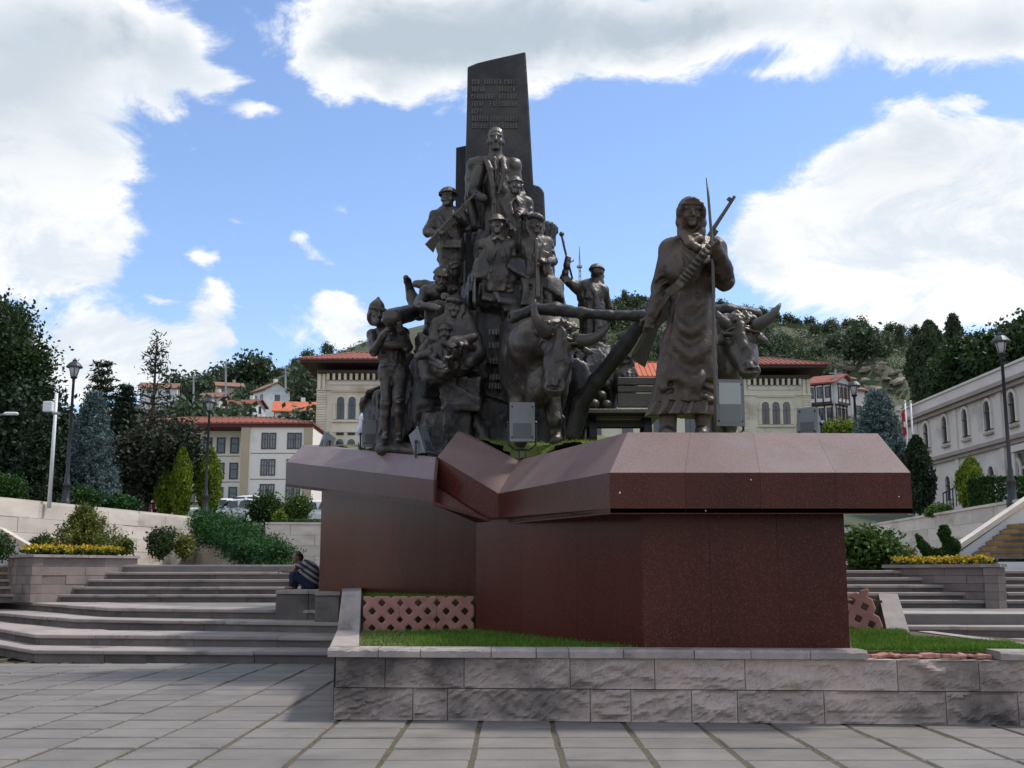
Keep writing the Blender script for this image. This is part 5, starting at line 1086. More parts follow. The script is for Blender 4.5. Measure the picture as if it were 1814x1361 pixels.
struct(MB().prism([(5.2, 22.4), (26, 22.0), (26, 31), (5.2, 28)], .3, .835).build('landing_right', paving))
ln = []; zs = []
for k in range(5):
    z = .84+.17*(k+1); D_ = 26.2+.52*k; ln.append([(6.0, D_), (at(1840, 1000, D_)[0]+8, D_-.2)]); zs.append(z)
ru = struct(bpy.data.objects.new('right_upper_stairs', None)); COL.objects.link(ru); flight(ru, ln, zs, .17, seed=4, deep=.9, seg=1.9)

struct(MB().prism([(-30, 12), (-21.4, 12), (-21.4, 24), (-16.7, 27.4), (-15.95, 34.7), (-13.5, 47.2), (-11.1, 50.35), (-11.1, 57), (-30, 57)], 0, 3.72).build('upper_ground_left', asphalt))
struct(MB().prism([(-11.1, 50.4), (18, 53.4), (18, 57), (-11.1, 57)], 0, 3.72).build('street_behind', asphalt))
struct(MB().prism([(17.6, 55.2), (15.9, 30.6), (15.9, 12), (30, 12), (30, 57), (17.6, 57)], 0, 3.74).build('upper_ground_right', soil))

# -- curved stone planters
def planter(name, label, pts, z0, z1, rows=5):
    t = thing(name, (pts[0][0], pts[0][1], z0), label, 'planter'); pts = [np.array(p, float) for p in pts]
    n_ = len(pts); cc = sum(pts)/n_; g = np.random.default_rng(int(abs(pts[0][0]*10)))
    for i in range(n_):
        a, b = pts[i], pts[(i+1) % n_]; L_ = np.linalg.norm(b-a); d = (b-a)/L_; nb = np.array((-d[1], d[0])); nb *= 1 if nb@(cc-a) > 0 else -1
        for r in range(rows):
            n2 = max(1, int(round(L_/1.15))); cs = [0]+[min(.96, max(.04, (k+(.5 if r % 2 else 0))/n2+g.normal()*.02)) for k in range(1 if not r % 2 else 0, n2)]+[1]
            za, zb_ = z0+(z1-.08-z0)*r/rows, z0+(z1-.08-z0)*(r+1)/rows
            for k in range(len(cs)-1):
                if cs[k+1]-cs[k] < .02: continue
                off = g.uniform(-.012, .012); p, q = a+d*(L_*cs[k]+.003)+nb*off, a+d*(L_*cs[k+1]-.003)+nb*off
                MB().prism([tuple(w) for w in (p, q, q+nb*.3, p+nb*.3)], za+.004, zb_-.003).build('stone', planterstone, t)
        p, q = a-nb*.07-d*.03, b-nb*.07+d*.03
        for k in range(max(1, int(L_/1.6))):
            m_ = max(1, int(L_/1.6)); s0, s1 = lerp(p, q, k/m_+.002), lerp(p, q, (k+1)/m_-.002); MB().prism([tuple(w) for w in (s0, s1, s1+nb*.42, s0+nb*.42)], z1-.075+.0008*i, z1+.0008*i).build('cap_stone', capstone, t)
    MB().prism([tuple(lerp(p, cc, .04)) for p in pts], z0+.1, z1-.03).build('planter_soil', soil, t); return t
lpz = 2.13; pl_l = [at(15, 1000, 33.5)[:2], at(30, 1000, 31.6)[:2], at(57, 1000, 31.0)[:2], at(243, 1000, 33.6)[:2], at(225, 1000, 37)[:2], at(70, 1000, 38)[:2]]
planter('planter', 'brownish stone planter with yellow flowers and a feathery conifer, left of the stairs', pl_l, .84, lpz)
rpz = 1.83; pl_r = [at(1567, 1000, 28.7)[:2], at(1740, 1000, 26.2)[:2], at(1766, 1000, 25.9)[:2], at(1777, 1000, 26.4)[:2], at(1760, 1000, 31)[:2], at(1600, 1000, 32)[:2]]
planter('planter', 'grey stone planter with a topiary bird and yellow flowers, right of the stairs', pl_r, .84, rpz)

# -- travertine walls of the sunken square
def block_wall(name, label, a, b, zb_, zt, rows, seg, m_=travertine, cap=True, thick=.4, seed=0, zt2=None):
    """coursed blocks from a to b (plan points); zt2 = height at b for a sloping top"""
    a, b = np.array(a[:2], float), np.array(b[:2], float); L_ = np.linalg.norm(b-a); d = (b-a)/L_; nb = np.array((-d[1], d[0])); g = np.random.default_rng(seed); zt2 = zt if zt2 is None else zt2
    t = thing(name, (a[0], a[1], zb_), label, 'wall'); top = lambda s: zt+(zt2-zt)*s
    H_ = max(zt, zt2)-zb_
    for r in range(rows):
        z0, z1 = zb_+H_*r/rows, zb_+H_*(r+1)/rows; n_ = max(1, int(L_/seg)); off = .5*(r % 2)
        cs = [0]+[(k+off)/n_ for k in range(1-(r % 2), n_) if .02 < (k+off)/n_ < .98]+[1]
        for k in range(len(cs)-1):
            s0, s1 = cs[k]+0.007/L_, cs[k+1]-0.007/L_; za, zb2 = min(z1-.004, top(s0)), min(z1-.004, top(s1))
            if max(za, zb2) <= z0+.02: continue
            za, zb2 = max(za, z0+.01), max(zb2, z0+.01); o_ = g.uniform(-.012, .012); p, q = a+d*L_*s0+nb*o_, a+d*L_*s1+nb*o_
            MB().hexa([(*p, z0+.004), (*q, z0+.004), (*(q+nb*thick), z0+.004), (*(p+nb*thick), z0+.004)], [(*p, za), (*q, zb2), (*(q+nb*thick), zb2), (*(p+nb*thick), za)]).build('block', m_, t)
    if cap:
        n_ = max(1, int(L_/2.2))
        for k in range(n_):
            s0, s1 = k/n_+.003/L_, (k+1)/n_-.003/L_; p, q = a+d*L_*s0-nb*.06, a+d*L_*s1-nb*.06; w = nb*(thick+.12); za, zb2 = top(s0)+.004, top(s1)+.004
            MB().hexa([(*p, za), (*q, zb2), (*(q+w), zb2), (*(p+w), za)], [(*p, za+.09), (*q, zb2+.09), (*(q+w), zb2+.09), (*(p+w), za+.09)]).build('cap_stone', m_, t)
    return t
zt = 3.82
wl0 = at(-330, 860, 27.5); wl1 = at(0, 885, 34.8); wl2 = at(343, 920, 47.0)
block_wall('travertine_wall', 'long beige travertine wall stepping back along the left of the square', (wl0[0]-.4, 27.5), wl2, 1.0, zt, 6, 1.9, thick=-.4)
a = at(452, 1009, 40.5); block_wall('stair_parapet', 'sloping beige stone parapet running down beside the juniper', wl2+np.array((.05, -.1, 0)), a, 1.0, zt, 6, 1.3, thick=.35, zt2=1.85, seed=3)
block_wall('travertine_wall', 'beige travertine wall closing the square behind the plinth', (at(470, 930, 50)[0], 50), (at(1560, 938, 53)[0], 53), 1.0, 3.76, 6, 2.1, thick=.4, seed=4)
block_wall('travertine_wall', 'beige stone wall rising to the right behind the topiary bird', (at(1530, 938, 55)[0]-.1, 55), (15.6, 30.5), 1.0, 3.82, 6, 1.9, thick=.4, seed=5)
# white plastered stair cheek and stepped cascade on the right, a matching cheek on the far left
t = thing('stair_cheek', at(1690, 1010, 29.6), 'white plastered sloping stair cheek with a pale coping, right edge of the square', 'stair wall')
pa, pb = at(1692, 984, 29.5), at(1850, 872, 29.5); ba, bb = at(1692, 1040, 29.5), at(1850, 1040, 29.5)
MB().slab([ba, bb, pb, pa], (0, .35, 0)).build('wall_face', whitewash, t); MB().slab([pa+(-.1, -.06, 0), pb+(0, -.06, 0), pb+(0, -.06, .14), pa+(-.1, -.06, .14)], (0, .47, 0)).build('coping', travertine, t)
cs = thing('cascade', at(1790, 1012, 28.7), 'stepped ochre mosaic cascade in front of the white stair cheek', 'cascade')
for k in range(6):
    xa = at(1744+14*k, 985, 28.4)[0]; z0 = float(at(1744, 986, 28.4)[2])+.145*k; MB().box((xa+2.0, 28.95+.02*k, z0-.03), (4.0-.001*k, 1.0, .055)).build('step_edge', riserstone, cs); MB().box((xa+2.05, 28.97+.02*k, z0-.105+.145), (3.9-.001*k, .9, .135)).build('mosaic_riser', gold, cs)
MB().box((at(1770, 1000, 28.4)[0]+2.1, 29.0, 1.5), (4.2, 1.1, .80)).build('basin_wall', whitewash, cs)
t = thing('stair_cheek', at(20, 985, 35), 'white plastered sloping stair cheek behind the left planter', 'stair wall')
pa, pb = at(50, 974, 34.3), at(-90, 892, 34.3); MB().slab([at(-90, 1030, 34.3), at(50, 1030, 34.3), pa, pb], (0, .3, 0)).build('wall_face', whitewash, t); MB().slab([pb+(0, -.06, 0), pa+(0, -.06, 0), pa+(0, -.06, .15), pb+(0, -.06, .15)], (0, .42, 0)).build('coping', travertine, t)
# ------------------------------------------------------------------ buildings
def arch_pts(w, h, n=7):
    r = w/2; return [(-r, 0), (r, 0), (r, h-r)]+[(r*math.cos(math.pi*i/n), h-r+r*math.sin(math.pi*i/n)) for i in range(1, n)]+[(-r, h-r)]
class Face:
    """a facade plane: o = lower left corner, u = direction along it (unit, plan), n = outward; local (s, z, depth)"""
    def __init__(s, o, u): s.o = np.array(o, float); s.u = np.array((u[0], u[1], 0.)); s.u /= np.linalg.norm(s.u); s.n = np.array((s.u[1], -s.u[0], 0.))
    def p(s, a, z, d=0): return s.o+s.u*a+s.n*d+np.array((0, 0, z))
    def box(s, M_, a0, a1, z0, z1, d0, d1): 
        b = [s.p(a0, z0, d1), s.p(a1, z0, d1), s.p(a1, z0, d0), s.p(a0, z0, d0)]; return M_.hexa(b, [x+np.array((0, 0, z1-z0)) for x in b])
    def poly(s, M_, pts, a, z, d0, d1): return M_.slab([s.p(a+x, z+y, d1) for x, y in pts][::1], s.n*(d0-d1))
def window(F_, root, a, z, w, h, fr=brownframe, gl=glass, fw=.10, bars=1, sill=None, arch=False, hbar=True, depth=.06, bm=None):
    """frame ring, panes behind it, glazing bars and a sill"""
    M_ = MB()
    if arch:
        pts = arch_pts(w+2*fw, h+fw); inner = arch_pts(w, h); n_ = len(pts)
        for i in range(n_):
            j = (i+1) % n_; M_.slab([F_.p(a+pts[i][0], z+pts[i][1], depth), F_.p(a+pts[j][0], z+pts[j][1], depth), F_.p(a+inner[j][0], z+inner[j][1], depth), F_.p(a+inner[i][0], z+inner[i][1], depth)], F_.n*(-depth+.004))
    else:
        F_.box(M_, a-w/2-fw, a+w/2+fw, z+h, z+h+fw, .004, depth); F_.box(M_, a-w/2-fw, a+w/2+fw, z-fw, z, .004, depth); F_.box(M_, a-w/2-fw, a-w/2, z, z+h, .004, depth); F_.box(M_, a+w/2, a+w/2+fw, z, z+h, .004, depth)
    f = M_.build('window', fr, root); bm = bm or (brownframe if fr in (limestone, greystone) else fr)
    M_ = MB(); F_.poly(M_, arch_pts(w, h) if arch else [(-w/2, 0), (w/2, 0), (w/2, h), (-w/2, h)], a, z, .003, .015); M_.build('pane', gl, f)
    M_ = MB()
    for i in range(bars): x = a-w/2+w*(i+1)/(bars+1); F_.box(M_, x-.03, x+.03, z, z+h*(.98 if not arch else .8), .015, depth*.8)
    if hbar: F_.box(M_, a-w/2, a+w/2, z+h*.62-.03, z+h*.62+.03, .016, depth*.8+.002)
    if bars or hbar: M_.build('glazing_bar', bm, f)
    if sill is not None: M_ = MB(); F_.box(M_, a-w/2-.2, a+w/2+.2, z-fw-.14, z-fw, .0, .2); M_.build('sill', sill, f)
    return f
def hip_roof(root, c, u, L_, W_, z, h_, over, m, soffit=darkwood, ridge_in=None, name='roof'):
    """hipped roof over an L x W block, deep eaves, tile courses raised as ribs"""
    u = np.array((u[0], u[1], 0.)); u /= np.linalg.norm(u); v = np.array((-u[1], u[0], 0.)); a, b = L_/2+over, W_/2+over; ri = b if ridge_in is None else ridge_in; c = np.array((c[0], c[1], 0.)); P = lambda s, t, q: c+u*s+v*t+np.array((0, 0, q))
    e = [P(-a, -b, z), P(a, -b, z), P(a, b, z), P(-a, b, z)]; r0, r1 = P(-max(a-ri, .05), 0, z+h_), P(max(a-ri, .05), 0, z+h_)
    M_ = MB(); M_.add(e+[r0, r1]+[x-np.array((0, 0, .14)) for x in e], [(0, 1, 5, 4), (1, 2, 5), (2, 3, 4, 5), (3, 0, 4), (1, 0, 6, 7), (2, 1, 7, 8), (3, 2, 8, 9), (0, 3, 9, 6), (6, 9, 8, 7)]); rf = M_.build(name, m, root)
    M_ = MB()
    for p, q in ((e[0], r0), (e[1], r1), (r0, r1), (e[2], r1), (e[3], r0)): M_.tube([p+(0, 0, .03), q+(0, 0, .03)], .12, 6)
    M_.build('ridge_tiles', oldtile if m is not rooftile_orange else rooftile, rf)
    M_ = MB(); n_ = int(2*a/.55)
    for i in range(n_):      # tile columns as low ribs on the front and end slopes
        s = -a+.3+(2*a-.6)*i/max(1, n_-1); t = 1-max(0, abs(s)-(a-ri))/ri; p, q = P(s, -b, z+.03), P(s, -b+b*t, z+h_*t+.03); M_.tube([p, q], .07, 4, False)
    o = M_.build('tile_ribs', m, rf); o['kind'] = 'stuff'
    M_ = MB(); M_.prism([tuple((c+u*s*(a-.12)+v*t*(b-.12))[:2]) for s, t in ((-1, -1), (1, -1), (1, 1), (-1, 1))], z-.42, z-.15); M_.build('eaves', soffit, rf)
    return rf

# three-storey cream building on the left
D = 108; zb_ = float(at(450, 893, D)[2]); H_ = float(at(450, 757, D)[2])-zb_
cb = thing('apartment_building', at(490, 893, D), 'cream three-storey building with red tile roof and paired brown windows, behind the thujas', 'building')
xa, xb = at(426, 800, D)[0], at(552, 800, D)[0]; MB().box(((xa+xb)/2, D+4.5, zb_+H_/2), (xb-xa, 9, H_)).build('wall', cream, cb)
F_ = Face((xa, D, zb_), (1, 0)); q = lambda px: (px-426)/FPX*D*1.02; qz = lambda y: (893-y)/(893-757)*H_
M_ = MB(); F_.box(M_, .05, q(441), 0, H_-.02, .004, .12); M_.build('corner_strip', tan_strip, cb); M_ = MB(); F_.box(M_, q(536), q(551.5), 0, H_-.02, .004, .10); M_.build('corner_strip', tan_strip, cb)
for y0, y1 in ((794, 769), (841, 816), (884, 860)):
    for pc in (468, 481.5, 513, 526): window(F_, cb, q(pc), qz(y0), q(437)*.72, qz(y1)-qz(y0), gl=glass_pale, fw=.12)
for y in (790, 836, 880):
    M_ = MB(); F_.box(M_, q(444), q(540), qz(y+14), qz(y+14)+.06, .004, .03); M_.build('string_course', brownframe, cb)
x2 = at(300, 800, D+2)[0]; MB().box(((x2+xa)/2, D+7, zb_+H_/2), (xa-x2-.02, 8, H_)).build('wing_wall', cream, cb); F2 = Face((x2, D+3, zb_), (1, 0))
for y0, y1 in ((794, 769), (841, 815), (885, 859)):
    for pc in (336, 362, 385, 409): window(F2, cb, (pc-300)/FPX*(D+2)*1.02, qz(y0+2), .62, qz(y1)-qz(y0), gl=glass, fw=.12, bars=0)
    M_ = MB(); F2.box(M_, 0, xa-x2-.1, qz(y0+4)-.3, qz(y0+4)-.24, .004, .03); M_.build('string_course', brownframe, cb)
hip_roof(cb, ((x2-5.2+xb)/2, D+5.6), (1, 0), xb-x2+4, 10.4, zb_+H_+.42, 1.25, .75, rooftile, maroon)

# the old government hall: two towers and the long middle behind the monument
gh = thing('government_hall', at(1000, 890, 130), 'pale yellow ornate public hall with two tower pavilions under deep red-tiled eaves, behind the monument', 'building')
def tower(pxl, pxr, D, dy, wc):
    sc = D*1.02/FPX; X0, X1 = at(pxl, 740, D)[0], at(pxr, 740, D)[0]; zb_ = float(at(pxl, 900+dy, D)[2]); Z = lambda y: float(at(pxl, y+dy, D)[2])-zb_; W_ = X1-X0; F_ = Face((X0, D, zb_), (1, 0)); Ht = Z(657)
    MB().box(((X0+X1)/2, D+4, zb_+Ht/2), (W_, 8, Ht)).build('wall', limestone, gh)
    g = np.random.default_rng(int(pxl))
    for s0 in (0, W_-1.05):     # rusticated corner piers
        for r in range(24):
            z0, z1 = Z(795)+(Z(692)-Z(795))*r/24, Z(795)+(Z(692)-Z(795))*(r+1)/24; M_ = MB(); F_.box(M_, s0, s0+1.05, z0+.03, z1-.03, .004, .13+.01*(r % 2)); M_.build('quoin', limestone, gh)
        for s1 in (.12, .62): M_ = MB(); F_.box(M_, s0+s1, s0+s1+.3, Z(690), Z(658), .004, .22); M_.build('pilaster', limestone, gh)
        M_ = MB(); F_.box(M_, s0-.05, s0+1.1, Z(692), Z(690), .004, .3); M_.build('pilaster_cap', limestone, gh)
    M_ = MB(); F_.box(M_, 1.15, W_-1.15, Z(682), Z(676), .004, .12); M_.build('frieze_band', greystone, gh); M_ = MB(); F_.box(M_, 1.1, W_-1.1, Z(692), Z(690), .004, .16); M_.build('frieze_band', limestone, gh)
    n_ = 9
    for i in range(n_+1): s = 1.25+(W_-2.5)*i/n_; M_ = MB(); F_.box(M_, s-.14, s+.14, Z(674), Z(662), .004, .45); M_.build('bracket', limestone, gh)
    for i in range(n_): s = 1.25+(W_-2.5)*(i+.5)/n_; M_ = MB(); F_.box(M_, s-.2, s+.2, Z(673.5), Z(664), .004, .05); M_.build('frieze_panel', darkwood, gh)
    M_ = MB(); F_.box(M_, .1, W_-.1, Z(663), Z(657), .0, .5); M_.build('cornice', darkwood, gh)
    w_ = 13.2*sc
    for c in wc: a = (c-pxl)*sc; window(F_, gh, a, Z(743), w_, Z(703)-Z(743), limestone, glass, .16, 1, None, True)
    a0, a1 = (wc[0]-pxl-15)*sc, (wc[2]-pxl+15)*sc
    M_ = MB(); F_.box(M_, a0, a1, Z(694.5), Z(692.5), .004, .22); M_.build('hood_mould', limestone, gh); M_ = MB(); F_.box(M_, a0, a1, Z(748), Z(745), .004, .28); M_.build('sill', limestone, gh)
    for c in (wc[0]-10.5, (wc[0]+wc[1])/2, (wc[1]+wc[2])/2, wc[2]+10.5): M_ = MB(); a = (c-pxl)*sc; F_.box(M_, a-.1, a+.1, Z(743), Z(716), .004, .2); F_.box(M_, a-.17, a+.17, Z(716), Z(714), .004, .26); M_.build('colonnette', limestone, gh)
    M_ = MB(); F_.box(M_, a0, a1, Z(766), Z(751), .004, .08); M_.build('spandrel', limestone, gh)
    for c in (wc[0], wc[1], wc[2]): window(F_, gh, (c-pxl)*sc, Z(796), w_*1.05, Z(778)-Z(796), limestone, glass, .14, 1, None, True); M_ = MB(); a = (c-pxl)*sc; F_.box(M_, a-w_*.5, a+w_*.5, Z(771), Z(766.5), .004, .06); M_.build('panel', darkwood, gh)
    hip_roof(gh, ((X0+X1)/2, D+4), (1, 0), W_, 8, zb_+Z(641)+.05, 1.75, 1.75, rooftile, darkwood, ridge_in=5.2)
tower(560, 692, 122, 0, (602.5, 622.5, 642.5)); tower(1309, 1438, 128, 9, (1356, 1374.5, 1393))
X0, X1 = at(692, 740, 128)[0], at(1309, 740, 128)[0]; zb_ = float(at(1000, 895, 128)[2]); Ht = float(at(1000, 672, 128)[2])-zb_
MB().box(((X0+X1)/2, 133, zb_+Ht/2), (X1-X0, 8, Ht)).build('wall', limestone, gh); F_ = Face((X0, 129, zb_), (1, 0))
for i in range(11): window(F_, gh, 1.8+(X1-X0-3.6)*i/10, Ht*.56, 1.3, 3.0, limestone, glass, .16, 1, None, True)
hip_roof(gh, ((X0+X1)/2, 133), (1, 0), X1-X0, 8, zb_+Ht+.4, 2.5, 1.0, rooftile_orange, darkwood)

# timber-framed white house
D = 150; oh = thing('timber_house', at(1480, 765, D), 'white timber-framed house with jettied upper floor, dark beams and red gable roof, beside the hall', 'house')
c0 = at(1479, 765, D); zb_ = float(c0[2])-3; zz = lambda y: float(at(1479, y, D)[2])-zb_; R_ = np.array((math.cos(.75), math.sin(.75))); Lf = np.array((-math.cos(.55), math.sin(.55)))
def wing(o, u, n_, za, zt_, W_, jut):
    F_ = Face((*o, zb_), u)
    M_ = MB(); F_.box(M_, 0, W_, za, zt_, -3.5, jut); M_.build('wall', whitewash, oh)
    for z in (za, zt_-.2): M_ = MB(); F_.box(M_, -.05, W_+.05, z, z+.28, jut+.003, jut+.10); M_.build('beam', darkwood, oh)
    for i in range(n_+1): M_ = MB(); s = .02+(W_-.22)*i/n_; F_.box(M_, s, s+.16, za+.28, zt_-.2, jut+.004, jut+.09); M_.build('post', darkwood, oh)
    F3 = Face(F_.p(0, 0, jut), u)
    for i in range(n_): window(F3, oh, (i+.5)*W_/n_, za+(zt_-za)*.33, W_/n_*.42, (zt_-za)*.48, darkwood, glass, .1, 0, hbar=False)
for za, zt_, j in ((0, zz(755), 0), (zz(755)+.01, zz(716), .25), (zz(716)+.01, zz(680), .7)):
    wing(c0[:2]+Lf*4.4, -Lf, 4, za, zt_, 4.4, j); wing(c0[:2], R_, 3, za, zt_, 3.0, j)
    M_ = MB(); M_.prism([tuple(c0[:2]+Lf*t*4.35+R_*s) for t, s in ((0, .05), (0, 2.9), (1, 6), (1, .05))], za, zt_-.02); M_.build('wall', whitewash, oh)
u = R_; v = Lf; zt_ = zz(680); ap = zz(667)
def roofp(t, s, z): return np.array((*(c0[:2]+v*t+u*s), zb_+z))
M_ = MB(); M_.slab([roofp(-1.0, -1.2, zt_-.1), roofp(5.2, -1.2, zt_-.1), roofp(5.2, 1.9, ap+.3), roofp(-1.0, 1.9, ap+.3)], (0, 0, .22)); M_.slab([roofp(-1.0, 1.9, ap+.3), roofp(5.2, 1.9, ap+.3), roofp(5.2, 5.0, zt_-.1), roofp(-1.0, 5.0, zt_-.1)], (0, 0, .22)); M_.build('roof', rooftile, oh)
M_ = MB(); M_.slab([roofp(-.4, -.8, zt_-.02), roofp(-.4, 4.6, zt_-.02), roofp(-.4, 1.9, ap+.25)], (*(v*.3), 0)); M_.build('gable', whitewash, oh)

# houses up the slopes
def house(label, px, y, D, w, d, h_, yaw, roof=oldtile, wall=whitewash, rh=1.6, name='house', win=2):
    p = at(px, y, D); t = thing(name, p, label, 'house'); cs_, sn = math.cos(yaw), math.sin(yaw); M_ = MB(); M_.box((p[0], p[1], p[2]+h_/2-2), (w, d, h_+4), yaw); M_.build('wall', wall, t)
    u = np.array((cs_, sn, 0)); v = np.array((-sn, cs_, 0)); P = lambda s, q, z: p+u*s+v*q+np.array((0, 0, z))
    a, b = w/2+.5, d/2+.6; M_ = MB(); M_.slab([P(-a, -b, h_-.15), P(a, -b, h_-.15), P(a, 0, h_+rh), P(-a, 0, h_+rh)], (0, 0, .22)); M_.slab([P(-a, 0, h_+rh), P(a, 0, h_+rh), P(a, b, h_-.15), P(-a, b, h_-.15)], (0, 0, .22)); rf = M_.build('roof', roof, t)
    M_ = MB(); M_.box(P(w*.2, .3, h_+rh+.2), (.7, .7, 1.5), yaw); M_.build('chimney', wall, rf)
    for s in (-1, 1): M_ = MB(); M_.slab([P(s*w/2, -d/2, h_-.05), P(s*w/2, d/2, h_-.05), P(s*w/2, 0, h_+rh-.1)], tuple(-u*s*.2)); M_.build('gable', wall, t)
    F_ = Face(P(-w/2, -d/2, 0), u[:2])
    for i in range(win): window(F_, t, w*(i+.5)/win, h_*.4, .9, 1.2, brownframe, glass, .1, 0, hbar=False)
    F_ = Face(P(w/2, -d/2, 0), v[:2])
    window(F_, t, d*.5, h_*.4, .9, 1.2, brownframe, glass, .1, 0, hbar=False)
    return t
house('white gabled hillside house with brown tile roof, above the cream building', 480, 726, 230, 5.4, 5.6, 3.6, R(-52), oldtile, rh=1.7)
house('low white house with red roof, left of the gabled house on the slope', 434, 741, 215, 6, 5, 2.2, R(-12), rooftile, rh=1.2)
house('bright orange-roofed house just behind the cream building', 522, 748, 190, 6.4, 5, 1.4, R(8), rooftile_orange, cream, 1.9)
house('small white house with a pale brown roof near the skyline, beside the tall conifer', 283, 706, 285, 9, 6, 2.2, R(10), oldtile)
house('old stone house with sagging brown roof, below the mast pole', 405, 701, 270, 6, 5, 1.8, R(20), oldtile, tan_strip, 1.2)
house('grey hillside cottage half hidden by the left lamp head', 378, 722, 240, 5, 4, 1.8, R(-15), oldtile, greystone, 1.2)
house('grey stone house with shuttered side wall behind the right street lamp', 1507, 765, 172, 2.6, 4, 6.2, R(25), oldtile, greystone, .7, win=1)
house('small house with a red end wall above the right blue spruce', 1533, 722, 185, 2.2, 3, 2.0, R(15), oldtile, rooftile_orange, .5, win=1)
house('half-ruined house with dark timber roof on the rocky slope', 1566, 712, 200, 3.6, 3.6, 1.2, R(15), darkwood, darkwood, .5, win=1)
house('low brown-roofed house at the far end of the grey arched building', 1588, 768, 150, 3.4, 4, 2.0, R(10), oldtile, greystone, .8, win=1)

# long two-storey stone building on the right
XB = 32.0; rb_ = thing('arcaded_building', (XB, 75, 5.2), 'long grey two-storey building with arched windows and brown cornices, along the right edge', 'building')
zb_ = 5.0; F_ = Face((XB, 92.5, zb_), (0, -1)); Lb = 50.0
MB().box((XB+7, 92.5-Lb/2, zb_+4.55), (14, Lb, 9.1)).build('wall', greystone, rb_)
M_ = MB(); F_.box(M_, -.15, Lb, 8.35, 8.62, .004, .35); F_.box(M_, -.25, Lb, 8.63, 8.9, .004, .6); M_.build('cornice', greytrim, rb_)
M_ = MB(); F_.box(M_, -.05, Lb, 8.91, 9.75, -.3, .1); M_.build('parapet', greystone, rb_); M_ = MB(); F_.box(M_, -.1, Lb, 9.76, 9.92, -.4, .22); M_.build('parapet_cap', greystone, rb_)
M_ = MB(); F_.box(M_, -.1, Lb, 4.75, 5.0, .004, .22); F_.box(M_, -.15, Lb, 5.01, 5.28, .004, .40); M_.build('string_course', greytrim, rb_)
M_ = MB(); F_.box(M_, -.1, Lb, 0, .8, .004, .2); M_.build('base_course', greystone, rb_)
for k in range(11):
    s = 92.5-(86.4-3.78*k)
    if abs(k-5) != 0 or True:
        f = window(F_, rb_, s, 6.15, .95, 1.95, greystone, glass, .22, 1, greytrim, True, depth=.16)
        if k != 5: window(F_, rb_, s, 1.95, .95, 1.75, greystone, glass, .22, 1, greytrim, True, depth=.16)
    if k % 2 == 1 or k == 0:
        s2 = s+1.89 if k else s-2.2; M_ = MB(); F_.box(M_, s2-.3, s2+.3, .81, 4.74, .004, .12); M_.build('pilaster', greystone, rb_); M_ = MB(); F_.box(M_, s2-.3, s2+.3, 5.29, 8.34, .004, .12); M_.build('pilaster', greystone, rb_)
s = 92.5-70.2; M_ = MB(); F_.box(M_, s-1.2, s-.85, .8, 4.2, .01, .3); F_.box(M_, s+.85, s+1.2, .8, 4.2, .01, .3); F_.box(M_, s-1.3, s+1.3, 4.2, 4.6, .01, .4); dr = M_.build('door_surround', greystone, rb_)
M_ = MB(); F_.box(M_, s-.84, s+.84, .8, 3.1, .01, .05); M_.build('door', maroon, dr); M_ = MB(); F_.box(M_, s-.84, s+.84, 3.3, 4.1, .01, .05); M_.build('transom', glass, dr)
rl = thing('railing', (30.5, 80, 5), 'small dark iron stair railing in front of the grey building', 'railing')
a, b = at(1672, 898, 76), at(1700, 884, 76)
for i in range(6): p = lerp(a, b, i/5); MB().tube([p-(0, 0, .4), p+(0, 0, .9)], .04, 5).build('post', iron, rl)
MB().tube([a+(0, 0, .9), b+(0, 0, .9)], .05, 5).build('handrail', iron, rl)

# ------------------------------------------------------------------ lamps, poles, flags, floodlights
def street_lamp(label, base, top, D, s=1.0):
    b, tp = at(*base, D), at(*top, D); b[0] = (b[0]+tp[0])/2; b[2] = float(b[2]); h_ = tp[2]-b[2]; t = thing('street_lamp', b, label, 'street lamp', 'old-style street lamps'); c = b
    MB().lathe(c, [(.20*s, -.3), (.20*s, .12*s), (.16*s, .16*s), (.15*s, .75*s), (.18*s, .8*s), (.11*s, .9*s), (.10*s, 1.2*s), (.075*s, 1.3*s), (.055*s, h_-.95*s), (.08*s, h_-.93*s), (.05*s, h_-.88*s)], 12).build('pole', iron, t, True)
    MB().lathe(c, [(.05*s, h_-.88*s), (.14*s, h_-.8*s), (.15*s, h_-.76*s), (.10*s, h_-.74*s)], 12).build('lamp_bracket', iron, t)
    MB().lathe(c, [(.11*s, h_-.74*s), (.20*s, h_-.36*s), (.19*s, h_-.34*s)], 12).build('lamp_glass', lampglass, t, True)
    M_ = MB().lathe(c, [(.34*s, h_-.36*s), (.34*s, h_-.31*s), (.25*s, h_-.2*s), (.16*s, h_-.12*s), (.10*s, h_-.1*s), (.10*s, h_-.02*s), (.04*s, h_), (.02*s, h_+.06*s)], 14); M_.build('lamp_hood', iron, t)
    for k in range(4): a = k*math.pi/2+.4; MB().tube([(c[0]+.12*s*math.cos(a), c[1]+.12*s*math.sin(a), c[2]+h_-.74*s), (c[0]+.22*s*math.cos(a), c[1]+.22*s*math.sin(a), c[2]+h_-.34*s)], .014*s, 5).build('lamp_rib', iron, t)
    return t
street_lamp('dark iron street lamp in front of the large left tree', (118, 893), (131, 637), 38, .8)
street_lamp('dark iron street lamp beside the golden thuja by the cream building', (362, 908), (373, 702), 48, .85)
street_lamp('tallest dark iron street lamp, in front of the grey arched building', (1790, 893), (1775, 590), 36, .9)
street_lamp('dark iron street lamp between the white timber house and the right blue spruce', (1517, 800), (1513, 672), 66, 1.25)
b = at(92, 845, 36.5); tp = at(99, 697, 36.5); c = np.array(((b[0]+tp[0])/2, 36.5, 3.7)); t = thing('camera_pole', c, 'white steel pole with a square white box and camera, among the dark left trees', 'pole')
